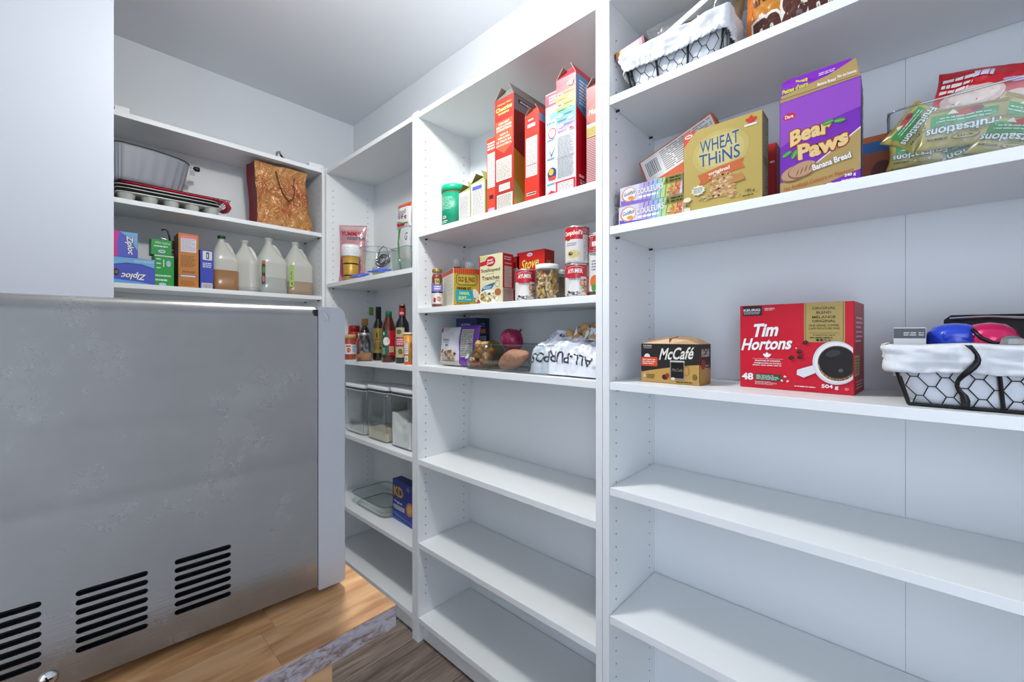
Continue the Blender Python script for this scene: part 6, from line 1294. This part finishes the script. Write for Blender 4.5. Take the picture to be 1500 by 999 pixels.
# glass bowl with blue lids in front, cables in a bag, clear tub with treat bags
bx_, by_ = .990, yq(547, .985); bl_ = thing('glass_bowl', 'clear glass bowl standing behind the blue lids on the far upper shelf', 'bowl', (bx_ + .01, by_, C1))
hb = pt(543, 363, X=.96).z - C1
MB().lathe([(.036, 0), (.046, .004), (.066, hb * .6), (.074, hb)], 48, cap1=False).lathe([(.034, .004), (.063, hb * .6), (.071, hb)], 48, cap1=False).build('bowl_wall', 'glass', bl_, True)
MB().lathe([(.071, hb), (.075, hb - .001), (.076, hb + .002), (.072, hb + .003)], 48, cap0=False, cap1=False).build('bowl_rim', 'glassdark', bl_, True)
K = 12
for i in range(K): pass
el = mat('elastic_bands', '#c9b98c', .6); mb = MB(); rr = random.Random(4)
for i in range(16):
    a0_ = rr.random() * 6; mb.tube([(.03 * cos(a0_ + t_) * (.8 + .25 * rr.random()) + .004, .022 * sin(a0_ + t_) - .012, .012 + .045 * rr.random() ** .8) for t_ in [k * .7 for k in range(6)]], .0014, 5)
o = mb.build('rubber_bands', el, bl_, True); o['kind'] = 'stuff'
# cables in a clear pouch
cbx, cby = .955, yq(561, .955)
cbp = pillow('clear_pouch', 'clear zip pouch full of black and grey cables', 'pouch', .105, .085, .045, mtx((.952, cby, C1 + .030), RZ + .15, 0, radians(-6)), '#ffffff', None, 'bagclear', seed=70, amp=.005)
for kk, (mm_, nn_) in enumerate((('black', 9), ('metalcap', 6))):
    mb = MB()
    for i in range(nn_):
        ph = rr.random() * 6; cx1 = (rr.random() - .5) * .03; cz1 = .042 + (rr.random() - .5) * .02
        mb.tube([(cx1 + .034 * cos(t_ + ph) * (1 - .1 * rr.random()), .004 * sin(3 * t_ + ph), cz1 + .020 * sin(t_ + ph)) for t_ in [k * .4 for k in range(15)]], .0021 if kk == 0 else .0016, 6)
    o = mb.build('cables', mm_, cbp, True)
MB().tube([(-.02, -.012, .05), (-.01, -.016, .085), (.015, -.016, .098), (.035, -.014, .088), (.045, -.010, .06)], .0022, 7).build('loop_cable', mat('grey_cable', '#7c8084', .4), cbp, True)
lid_m = mat('blue_lid_plastic', '#4668dc', .3, coat=.3)
for q, (sx, X_, zz, rr1, tilt, lab) in enumerate(((526, .937, .0185, .044, 16, 'flat blue plastic lid at the shelf front, left one of two, tilted'), (556, .945, .024, .048, 10, 'flat blue plastic lid at the shelf front, right one of two'))):
    o = thing('container_lid', lab, 'lid', (X_, yq(sx, X_), C1 + zz), (radians(3), radians(-tilt), 0), 'blue plastic container lids'); MB().loft([(-.0035, rr1 * .7, rr1, 5), (0, rr1 * .78, rr1 * 1.06, 5), (.0035, rr1 * .78, rr1 * 1.06, 5), (.005, rr1 * .7, rr1 * .96, 5)], 40).build('lid_plate', lid_m, o, True)
    MB().loft([(.0045, rr1 * .5, rr1 * .74, 5), (.0075, rr1 * .46, rr1 * .70, 5)], 40).build('raised_centre', lid_m, o, True)
tubw = .14; ty_ = yq(573, .935)
tubx = clear_bin('clear_bin', 'small frosted plastic bin with snack bags, against the right side panel', (.975, ty_ - tubw / 2, C1), .125, .09, pt(573, 366, X=.935).z - C1, RZ, m=clear('cloudy_plastic', '#eef4f1', .05, .4, .1, .10, '#dfe8e4'))
tubx.location = (.975, ty_ - .0625 - .001, C1)
def art_good(a, w, h):
    a.rect(w * .01, h * .01, w * .99, h * .99, '#efece8'); a.rect(w * .01, h * .82, w * .99, h * .99, '#dc5a1c'); a.poly([(w * .01, h * .80), (w * .5, h * .86), (w * .99, h * .80), (w * .99, h * .83), (w * .5, h * .89), (w * .01, h * .83)], '#c9281c')
    a.text('Good', w * .45, h * .64, w * .55, h * .20, '#3a5a60', .0); a.text('Host', w * .62, h * .45, w * .4, h * .16, '#3a5a60', .0) if False else a.text('Fe', w * .66, h * .42, w * .3, h * .2, '#3c3c48', .0)
    a.ell(w * .35, h * .46, w * .16, h * .1, '#d8a4c4'); a.ell(w * .32, h * .44, w * .06, h * .06, '#8a7ac8')
    a.poly([(w * .04, h * .26), (w * .3, h * .16), (w * .7, h * .12), (w * .6, h * .06), (w * .2, h * .08)], '#c8202c'); a.poly([(w * .1, h * .30), (w * .4, h * .2), (w * .9, h * .17), (w * .9, h * .14), (w * .4, h * .16)], '#8aa04a')
def art_white(a, w, h): a.rect(w * .01, h * .01, w * .99, h * .99, '#cfd3d6'); a.poly([(w * .12, h * .98), (w * .30, h * .98), (w * .48, h * .02), (w * .30, h * .02)], '#1f9a48'); a.text('G', w * .8, h * .75, w * .14, h * .16, '#2c2c30', .0); a.ell(w * .8, h * .35, w * .15, h * .16, '#e0c8cc')
zt_ = pt(580, 334, X=.965).z; zt2 = pt(580, 302, X=.965).z; yy_ = yq(580, .965)
pillow('snack_bag', 'white bag with an orange top edge standing on the far upper shelf, topmost', 'bag', .105, zt2 - zt_ + .012, .025, mtx((.972, yy_ - .050, zt_ - .008), RZ, radians(0), radians(-4)), '#efece8', art_good, seed=80, amp=.0015)
pillow('snack_bag', 'grey-white bag with a green stripe, under the orange-topped bag in the frosted bin', 'bag', .102, zt_ - C1 - .005, .03, mtx((.975, yy_ - .050, C1 + .006), RZ, radians(0), 0), '#cfd3d6', art_white, seed=81, amp=.0015)

# ============================================================ back unit
def carton_back(name, label, cat, a, b_, Y, sy, z, d, **k):
    xc, w, h = onY(a, b_, Y, sy, z); return Carton(name, label, cat, (xc, Y + d / 2, z), w, d, h, 0, **k)
# zip bag boxes
Y_ = 2.15
c = carton_back('zip_bag_box', 'blue zip bag box lying on its side with its lettering upside down', 'box', 163, 227, Y_, 374.5, B2, .07, col='#4f5fd0', side='#3a3f98', top='#7fb6e8')
a = c.F(); w, h = c.w, c.h
a.poly([(.001, h * .99), (w * .99, h * .99), (w * .99, h * .66), (w * .7, h * .78), (w * .35, h * .80), (.001, h * .70)], '#7cc0ee'); a.poly([(.001, h * .70), (w * .35, h * .80), (w * .7, h * .78), (w * .99, h * .66), (w * .99, h * .63), (w * .7, h * .75), (w * .35, h * .77), (.001, h * .67)], '#3438a0'); a.poly([(.001, .001), (w * .99, .001), (w * .6, h * .10), (.001, h * .16)], '#6cb0ea')
a.text('Ziploc', w * .50, h * .32, w * .56, h * .30, '#ffffff', .03, rot=pi, shear=.25, outline='#2c2f88', ooff=.05); a.text('CONSTELLATION', w * .74, h * .88, w * .46, h * .06, '#eef6fc', .02, rot=pi); a.ell(w * .10, h * .42, w * .07, h * .13, '#241c1a'); a.ell(w * .11, h * .42, w * .035, h * .07, '#8a7a50'); c.put(a)
zt_ = B2 + c.h + .0004
c = carton_back('zip_bag_box', 'upright blue and pink zip bag box standing on the lying one', 'box', 160, 202, Y_ + .004, 336, zt_, .06, col='#5a66d4', side='#4a50b0', top='#7fb6e8')
a = c.F(); w, h = c.w, c.h
a.poly([(.001, .001), (w * .30, .001), (w * .26, h * .5), (w * .36, h * .99), (.001, h * .99)], '#e02c98'); a.poly([(w * .36, h * .99), (w * .99, h * .99), (w * .99, h * .3), (w * .7, h * .75)], '#7fc0ee'); a.text('Ziploc', w * .70, h * .48, h * .72, w * .30, '#ffffff', .03, rot=-pi / 2 + .08, shear=.25, outline='#2c2f88', ooff=.05); c.put(a)
Y_ = 2.16
c = carton_back('film_box', 'green box standing under the small green box', 'box', 225.5, 255, Y_, 372.5, B2, .07, col='#1fa848', side='#188a3a', top='#d8e4d8', left='#1a9040')
a = c.F(); w, h = c.w, c.h; a.lines(w * .12, h * .52, w * .34, h * .94, 3, '#cfeeD4', .3, w); a.lines(w * .45, h * .55, w * .52, h * .94, 1, '#e4f6e6', .6, w); a.ell(w * .72, h * .74, w * .12, h * .10, '#b8d8e8'); a.lines(w * .06, h * .30, w * .85, h * .38, 1, '#d4efd8', .7, w * .12); a.lines(w * .06, h * .16, w * .75, h * .24, 1, '#e4f6e6', .7, w * .12); a.ell(w * .42, h * .06, w * .18, h * .05, '#c8dcf0'); a.rect(.0008, h * .96, w * .99, h * .995, '#e8efe8'); c.put(a)
zt_ = B2 + c.h + .0004
c = carton_back('film_box', 'small green box lying on the other green box, lettering upside down', 'box', 221, 251.5, Y_ + .002, 349, zt_, .06, col='#1fa848', side='#188a3a', top='#3ab860', left='#178a3a')
a = c.F(); w, h = c.w, c.h; a.text('PLASTIC WRAP', w * .55, h * .78, w * .72, h * .13, '#d4efd8', .02, rot=pi - .06); a.lines(w * .15, h * .5, w * .85, h * .62, 1, '#e4f6e6', .7, w * .12); a.ell(w * .52, h * .24, w * .18, h * .11, '#c8dcf0'); a.text('film', w * .52, h * .24, w * .18, h * .08, '#3a4a9a', .03, rot=pi); c.put(a)
zt2 = zt_ + c.h
mt_ = thing('can_opener', 'metal tool with a hooked dark handle lying on the small green box', 'tool', (pt(240, 0, Y=2.20).x, 2.20, zt2 + .0005))
MB().tube([(-.018, 0, .003), (-.005, 0, .012), (.010, 0, .008), (.022, .0, .003)], .0026, 8).build('metal_loop', 'chrome', mt_, True)
MB().tube([(.020, .0, .004), (.016, .0, .028), (.011, .0, .046), (.002, .0, .050), (-.008, .0, .045)], .0032, 8).build('hooked_handle', 'peg', mt_, True)
c = carton_back('snack_box', 'dark brown patterned box behind the orange box and the green boxes', 'box', 250, 268, 2.235, 352, B2, .08, col='#5c3c34', side='#4a302a')
a = c.F(); a.blobs(c.w * .4, c.h * .55, c.w * .35, c.h * .35, 30, ['#c8a0a0', '#8a2a34', '#2a1c1c', '#b09080'], c.w * .12); c.put(a)
c = carton_back('foil_box', 'tall orange box with a white panel near its top', 'box', 261, 291, 2.145, 340.5, B2, .10, col='#d2893a', side='#b87230', left='#8a5a30', top='#d87a3a')
a = c.F(); w, h = c.w, c.h; a.rect(.001, h * .88, w * .99, h * .995, '#e8743a'); a.rect(w * .12, h * .66, w * .88, h * .96, '#ece6ec'); a.rect(w * .12, h * .91, w * .88, h * .96, '#e88a8a'); a.lines(w * .16, h * .68, w * .84, h * .90, 8, '#9a94b0', .35); a.lines(w * .12, h * .38, w * .82, h * .60, 8, '#7c5a2a', .45); a.lines(w * .2, h * .27, w * .85, h * .31, 2, '#5c3c1c', .5); a.rrect(w * .08, h * .19, w * .88, h * .235, .003, '#4a4a90'); a.rrect(w * .11, h * .197, w * .85, h * .228, .002, '#e8e4f0'); a.lines(w * .12, h * .03, w * .8, h * .13, 4, '#9a5a20', .4); c.put(a)
c = carton_back('straw_box', 'narrow blue box with a barcode at its foot, beside the orange box', 'box', 293, 312.5, 2.15, 365, B2, .09, col='#3a50c4', side='#2c3c98', left='#222c70', top='#4a60d0')
a = c.F(); w, h = c.w, c.h; a.rrect(w * .2, h * .74, w * .90, h * .97, .003, '#e6e8ee'); a.rect(w * .45, h * .77, w * .68, h * .94, '#4a4a58'); a.rect(w * .5, h * .80, w * .6, h * .90, '#d8d8de'); a.lines(w * .2, h * .54, w * .85, h * .68, 3, '#e8ecf8', .55, w * .2); a.barcode(w * .12, h * .01, w * .92, h * .15); c.put(a)

# ---- plastic jugs
milk = M['frost']; cider = clear('cider_seen_through', '#d8a878', .04, .25, .25, .93, '#cc9c6c'); cider2 = clear('tan_seen_through', '#d8c0a0', .04, .25, .25, .93, '#d8c2a6'); wat = clear('water_seen_through', '#dfe6e6', .04, .25, .25, .90, '#dfe3e0')
def jug(label, sx0, sx1, syt, level, lm, Y, cap=None, turn=0.0, sticker=None, tint=None):
    p0, p1 = pt(sx0, 0, Y=Y), pt(sx1, 0, Y=Y); w = (p1.x - p0.x); xc = (p0.x + p1.x) / 2; h = pt((sx0 + sx1) / 2, syt, Y=Y).z - B2; a_ = w / 2
    g = thing('plastic_jug', label, 'jug', (xc, Y + a_, B2), turn, 'plastic jugs on the back shelf'); zs_ = h * .52
    def prof(o=0, lo=0, hi=1): return
    body = [(.001, a_ * .9, a_ * .9, 4), (.006, a_, a_, 4.5), (h * .10, a_, a_, 4.5), (h * .11, a_ * .985, a_ * .985, 4.5), (h * .50, a_ * .985, a_ * .985, 4.5), (h * .515, a_, a_, 4.5), (h * .56, a_, a_, 4.2), (h * .63, a_ * .90, a_ * .92, 3.6, -a_ * .06), (h * .73, a_ * .62, a_ * .70, 2.6, -a_ * .16), (h * .84, a_ * .36, a_ * .40, 2.1, -a_ * .20), (h * .90, a_ * .24, a_ * .25, 2, -a_ * .21), (h * .955, a_ * .23, a_ * .23, 2, -a_ * .21), (h * .96, a_ * .27, a_ * .27, 2, -a_ * .21), (h * .975, a_ * .27, a_ * .27, 2, -a_ * .21)]
    lv = h * level; low = [q for q in body if q[0] < lv - .004]; low.append((lv, low[-1][1], low[-1][2], 4.5))
    MB().loft(low, 44).build('filled_part', lm, g, True)['label'] = 'lower part with the liquid showing through the milky plastic'
    MB().loft([(lv + .0002, low[-1][1], low[-1][2], 4.5)] + [q for q in body if q[0] >= lv - .004 and q[0] > lv + .001], 44, cap0=False).build('jug_body', tint or milk, g, True)
    MB().tube([(a_ * -.02, 0, h * .87), (a_ * .22, 0, h * .86), (a_ * .50, 0, h * .77), (a_ * .72, 0, h * .655), (a_ * .80, 0, h * .60)], [a_ * .13, a_ * .15, a_ * .17, a_ * .17, a_ * .13], 12).build('handle', tint or milk, g, True)
    if cap: MB().lathe([(a_ * .31, h * .945), (a_ * .31, h * .992), (a_ * .28, h)], 30, -a_ * .21).build('cap', cap, g, True)
    else: MB().lathe([(a_ * .285, h * .965), (a_ * .285, h * .995), (a_ * .26, h)], 30, -a_ * .21).build('cap', 'frost', g, True)
    if sticker:
        A = Art(lambda u, v, k: (-a_ * .99 + u, -a_ * 1.003 - k, v), None); sticker(A, a_, h); A.build('paper_label', g)
    return g
jug('plastic jug with a dark green cap, less than half full of brown cider', 313, 352, 343.5, .36, cider, 2.150, mat('deep_green_cap', '#1c4a22', .4))
jug('empty-looking milky plastic jug, second from the left', 348, 385, 350, .10, wat, 2.165, turn=radians(-35))
def st1(A, a_, h): A.rect(a_ * .02, h * .16, a_ * .26, h * .56, '#3c3a30'); A.rect(a_ * .02, h * .50, a_ * .26, h * .56, '#b8743a'); A.ell(a_ * .15, h * .40, a_ * .09, h * .06, '#5fa04a'); A.ell(a_ * .13, h * .24, a_ * .09, h * .06, '#c8807a')
def st2(A, a_, h): A.rrect(a_ * .02, h * .14, a_ * .36, h * .54, .004, '#bcd87a'); A.text('JUS', a_ * .18, h * .34, h * .16, a_ * .16, '#55782c', .02, rot=pi / 2); A.ell(a_ * .2, h * .2, a_ * .05, h * .03, '#3c6a2c')
jug('plastic jug with a dark picture label and clear liquid, third from the left', 383, 423.5, 347, .28, wat, 2.150, sticker=st1)
jug('plastic jug with a pale green label and tan liquid, beside the right side panel', 423.5, 461, 353, .25, cider2, 2.150, sticker=st2)

# ---- baking tins, red tray, wire rack, grey pan
tin_m = mat('pale_bakeware', '#c8ccc6', .3, .35); dark_m = mat('dark_bakeware', '#3a3d3c', .35, .5); red_m = mat('red_silicone', '#c41c34', .35); grey_m = mat('grey_enamel', '#979ba4', .45)
xl_, xr_ = pt(150, 0, Y=2.15).x, pt(326, 0, Y=2.15).x; cx_ = (xl_ + xr_) / 2 - .03; ww = (xr_ - xl_) / 2 + .03
xl_ = .135; cx_ = (xl_ + xr_) / 2; ww = (xr_ - xl_) / 2
mt = thing('muffin_tin', 'pale metal muffin tin at the bottom of the baking tray stack', 'muffin tin', (cx_, 2.235, B1))
zc_ = .032
MB().loft([(zc_, ww * .96, .083, 9), (zc_ + .001, ww, .086, 9), (zc_ + .004, ww, .086, 9), (zc_ + .004, ww * .97, .084, 9)], 72).build('tray_plate', tin_m, mt, True)
nc = 5
for i in range(nc):
    for j in range(3):
        mb = MB().lathe([(.019, .0005), (.0215, .002), (.027, zc_)], 22, -ww + ww * 2 * (i + .5) / nc, -.054 + .054 * j, cap1=False); mb.build('muffin_cup', tin_m, mt, True)
for q in range(2):
    z = zc_ + .006 + q * .0125
    t_ = thing('baking_tray', ('pale rimmed baking tray lying directly on the muffin tin', 'pale rimmed baking tray directly under the red tray')[q], 'tray', (cx_ - .002 - .006 * q, 2.235, B1 + z), 0, 'stacked pale baking trays')
    w2 = ww * (.99 - .02 * q); MB().loft([(0, w2 * .93, .078, 8), (.009, w2 * .98, .083, 9), (.0105, w2, .086, 9), (.0125, w2, .086, 9), (.0125, w2 * .97, .083, 9), (.002, w2 * .92, .076, 8)], 72).build('tray_body', (dark_m, tin_m)[0], t_, True)
    MB().loft([(.0095, w2 * .985, .0845, 9), (.0105, w2 * 1.004, .0865, 9), (.0125, w2 * 1.004, .0865, 9), (.0128, w2 * .975, .0835, 9)], 72, cap0=False, cap1=False).build('pale_rim', tin_m, t_, True)
zr = B1 + zc_ + .006 + .0252
rt = thing('silicone_tray', 'red tray with an open end handle, in the stack of baking tins', 'tray', (cx_ + .012, 2.235, zr))
MB().loft([(0, ww * .92, .075, 7), (.007, ww * .97, .080, 8), (.009, ww * 1.0, .083, 8), (.011, ww * 1.0, .083, 8), (.0105, ww * .95, .078, 8)], 72).build('tray_body', red_m, rt, True)
MB().tube([(ww * .95, -.075, .008), (ww * 1.04, -.072, .002), (ww * 1.12, -.045, -.008), (ww * 1.13, 0, -.012), (ww * 1.12, .045, -.008), (ww * 1.04, .07, .002), (ww * .95, .075, .008)], [.006, .008, .010, .011, .010, .008, .006], 10).build('end_handle', red_m, rt, True)
zr += .0115
rk = thing('cooling_rack', 'black wire cooling rack lying on the red tray', 'rack', (cx_ + .01, 2.235, zr + .002))
mb = MB(); mb.tube([(-ww, -.08, 0), (ww * 1.12, -.08, 0), (ww * 1.16, 0, .0), (ww * 1.12, .08, 0), (-ww, .08, 0)], .0016, 6, closed=True); mb.build('rack_frame', 'blackwire', rk)
mb = MB()
for k in range(17): x = -ww + 2 * ww * 1.04 * k / 16; mb.tube([(x, -.08, 0), (x, .08, 0)], .0009, 5)
for k in range(1, 6): y = -.08 + .16 * k / 6; mb.tube([(-ww, y, .001), (ww * 1.12, y, .001)], .0009, 5)
o = mb.build('rack_wires', 'blackwire', rk); o['kind'] = 'stuff'
for x in (-ww * .55, ww * .8): MB().tube([(x - .012, -.081, 0), (x - .004, -.081, -.008), (x + .004, -.081, -.008), (x + .012, -.081, 0)], .0014, 6).build('rack_foot', 'blackwire', rk)
# fluted grey pan
zp = zr + .0052; rx_ = pt(278, 0, Y=2.235).x; px = .155; prx = rx_ - px
pan_h = pt(262, 238, Y=2.235).z - zp
pn = thing('fluted_pan', 'large fluted grey pan with a black rim and side knob, on the wire rack', 'pan', (px + .0, 2.245, zp))
vs = []; fs = []; n = 144; rows = 14; ra, rb = rx_ - px, .095
for j in range(rows + 1):
    v = j / rows; s_ = .86 + .14 * v ** .8 if v > .06 else .80 + v
    for k in range(n):
        t_ = 2 * pi * k / n; fl_a = .04 * (1 - v * .75) * abs(sin(14 * t_)) ; r1_ = s_ * (1 - fl_a * 1.2); vs.append((ra * r1_ * cos(t_), rb * r1_ * sin(t_), pan_h * v))
# keep it inside the unit: squash the left half
vs = [(x if x > 0 else max(-.024, x * .2), y, z) for x, y, z in vs]
fs = [(j * n + k, j * n + (k + 1) % n, (j + 1) * n + (k + 1) % n, (j + 1) * n + k) for j in range(rows) for k in range(n)] + [tuple(range(n))[::-1]]
fs += [(rows * n + k, rows * n + (k + 1) % n, (rows + 1) * n + (k + 1) % n, (rows + 1) * n + k) for k in range(n)] + [tuple((rows + 1) * n + k for k in range(n))]
vs += [(x * .96, y * .96, pan_h - .02) for x, y, z in vs[rows * n:rows * n + n]]
obj('pan_wall', vs, fs, grey_m, pn, True)
MB().tube([(vs[rows * n + k][0] * 1.004, vs[rows * n + k][1] * 1.004, pan_h) for k in range(0, n, 2)], .0016, 7, closed=True).build('black_rim', 'blackwire', pn, True)
kn = MB().tube([(ra * 1.01, -.006, pan_h - .010), (ra * 1.01 + .014, -.006, pan_h - .010)], .0025, 8).build('knob_stem', 'chrome', pn, True)
MB().tube([(ra * 1.01 + .012, -.006, pan_h - .010), (ra * 1.01 + .014, -.006, pan_h - .010), (ra * 1.01 + .030, -.006, pan_h - .010), (ra * 1.01 + .033, -.006, pan_h - .010)], [.008, .010, .010, .008], 16).build('black_knob', 'peg', pn, True)
tgm = MB().box(ra * 1.0, ra * 1.0 + .018, -.010, -.0094, pan_h - .042, pan_h - .018); tgm.build('hang_tag', mat('grey_card', '#a8a8ac', .6), pn)

# ---- gold embossed gift bag
gm, t, b = nodes('embossed_gold_paper'); Lk = t.links
tc = t.nodes.new('ShaderNodeTexCoord'); v1 = t.nodes.new('ShaderNodeTexVoronoi'); v1.inputs['Scale'].default_value = 14; n1 = t.nodes.new('ShaderNodeTexNoise'); n1.inputs['Scale'].default_value = 9; n1.inputs['Detail'].default_value = 3
dn = t.nodes.new('ShaderNodeTexNoise'); dn.inputs['Scale'].default_value = 16; dn.inputs['Detail'].default_value = 2; mxv = t.nodes.new('ShaderNodeMix'); mxv.data_type = 'RGBA'; mxv.blend_type = 'LINEAR_LIGHT'; mxv.inputs['Factor'].default_value = .06; Lk.new(tc.outputs['Object'], dn.inputs['Vector']); Lk.new(tc.outputs['Object'], mxv.inputs['A']); Lk.new(dn.outputs['Color'], mxv.inputs['B']); Lk.new(mxv.outputs['Result'], v1.inputs['Vector']); Lk.new(tc.outputs['Object'], n1.inputs['Vector'])
wv = t.nodes.new('ShaderNodeMath'); wv.operation = 'SINE'; ml = t.nodes.new('ShaderNodeMath'); ml.operation = 'MULTIPLY'; ml.inputs[1].default_value = 42; Lk.new(v1.outputs['Distance'], ml.inputs[0]); Lk.new(ml.outputs[0], wv.inputs[0])
r1 = t.nodes.new('ShaderNodeValToRGB'); Lk.new(n1.outputs['Fac'], r1.inputs[0]); r1.color_ramp.elements[0].position = .38; r1.color_ramp.elements[0].color = lc('#a84f2a'); r1.color_ramp.elements[1].position = .62; r1.color_ramp.elements[1].color = lc('#bd8246')
r2 = t.nodes.new('ShaderNodeValToRGB'); Lk.new(wv.outputs[0], r2.inputs[0]); r2.color_ramp.elements[0].position = .55; r2.color_ramp.elements[0].color = (0, 0, 0, 1); r2.color_ramp.elements[1].position = .9; r2.color_ramp.elements[1].color = (1, 1, 1, 1)
mx = t.nodes.new('ShaderNodeMix'); mx.data_type = 'RGBA'; Lk.new(r2.outputs[0], mx.inputs['Factor']); Lk.new(r1.outputs[0], mx.inputs['A']); mx.inputs['B'].default_value = lc('#cba468'); Lk.new(mx.outputs['Result'], b.inputs['Base Color'])
b.inputs['Roughness'].default_value = .38; b.inputs['Metallic'].default_value = .15; bp = t.nodes.new('ShaderNodeBump'); bp.inputs['Strength'].default_value = .6; bp.inputs['Distance'].default_value = .001; Lk.new(wv.outputs[0], bp.inputs['Height']); Lk.new(bp.outputs[0], b.inputs['Normal']); M['goldbag'] = gm
Yg = 2.165; pL = pt(374, 0, Y=Yg).x; pR = pt(452, 0, Y=Yg).x; W2 = pR - pL; topL = pt(378, 236, Y=Yg).z - B1; topR = pt(452, 256, Y=Yg).z - B1
gb = thing('gift_bag', 'gold and copper embossed gift bag with dark red sides and rope handles', 'gift bag', (pL, Yg, B1))
K = 40; vs = []
def gx(u, v):
    bulge = .014 * sin(v * 6.2) * u - .020 * u * max(0, 1 - abs(v - .38) / .2) + .02 * u * max(0, .25 - v) * 2
    return u * W2 + bulge - .010 * (1 - u) * max(0, .3 - v) * -1.5 + .006 * sin(v * 5)
def gsurf(u, v):
    z = v * (topL + (topR - topL) * u); q = Vector((u * 3.2, v * 3.2, 2)); y = -.016 * noise.noise(q) - .012 * abs(noise.noise(q * 2.1)) - .012 * sin(v * 9 + u * 3) * (1 - v) * .8
    return (gx(u, v), y - .003, z)
fr_ = [gsurf(i / K, j / K) for i in range(K + 1) for j in range(K + 1)]
fs = [(i * (K + 1) + j, (i + 1) * (K + 1) + j, (i + 1) * (K + 1) + j + 1, i * (K + 1) + j + 1) for i in range(K) for j in range(K)]
o = obj('front_panel', fr_, fs, 'goldbag', gb, True); s = o.modifiers.new('s', 'SOLIDIFY'); s.thickness = .0006; s.offset = 1
D2 = .085
bk_ = [(x, D2 + y * .3, z) for x, y, z in fr_]; o = obj('back_panel', bk_, [f[::-1] for f in fs], 'goldbag', gb, True)
redm = mat('dark_red_paper', '#7a2630', .45, bump=.15, bscale=60)
for e_ in (0, K):
    vs = []; KK = 8
    for j in range(K + 1):
        x, y, z = gsurf(e_ / K, j / K)
        for k in range(KK + 1): s_ = k / KK; vs.append((x + (.0 if e_ else .0) + (-1 if e_ else 1) * .014 * sin(pi * s_) * (1 - .5 * j / K) + (.022 * s_ if not e_ else 0) * -0.4, y * (1 - s_) + s_ * (D2 + y * .3), z))
    obj('gusset', vs, [(j * (KK + 1) + k, j * (KK + 1) + k + 1, (j + 1) * (KK + 1) + k + 1, (j + 1) * (KK + 1) + k) for j in range(K) for k in range(KK)], redm, gb, True)
MB().box(.008, W2 - .008, .004, D2 - .004, .0004, .002).build('bag_base', redm, gb)
def gp(u, v, dy=-.004): x, y, z = gsurf(u, v); return (x, y + dy, z)
MB().tube([gp(.39, .90), gp(.41, .80, -.006), gp(.45, .64, -.007), gp(.51, .51, -.007), gp(.59, .46, -.007), gp(.67, .50, -.007), gp(.72, .61, -.007), gp(.745, .75, -.006), gp(.765, .86)], .0022, 8).build('rope_handle', mat('dark_rope', '#3a3a2c', .8), gb, True)
MB().tube([(W2 * .35, D2 - .01, topL * .97), (W2 * .45, D2 - .02, topL * 1.03), (W2 * .6, D2 - .02, topL * 1.015), (W2 * .78, D2 - .015, topL * .99), (W2 * .93, D2 - .01, topL * .93)], .0024, 8).build('rope_handle', bpy.data.materials['dark_rope'], gb, True)
# little brown toy-like clip lying on top of the back unit
tx = thing('hair_clip', 'small brown clip lying on top of the back shelving unit', 'clip', (pt(408, 0, Y=2.15).x, 2.15, H + .8355 + .0015))
zz_ = pt(408, 221.5, Y=2.15).z - (H + .837)
MB().tube([(-.010, 0, .004), (-.006, 0, zz_ * .75), (.004, 0, zz_ * .95), (.010, 0, zz_ * .5)], [.004, .006, .006, .004], 8).build('clip_body', mat('taupe', '#8a7a72', .5), tx, True)
MB().tube([(.008, -.002, zz_ * .55), (.018, -.002, .006), (.030, -.002, .003)], [.005, .005, .002], 8).build('clip_tip', mat('dark_brown', '#3a2a28', .5), tx, True)
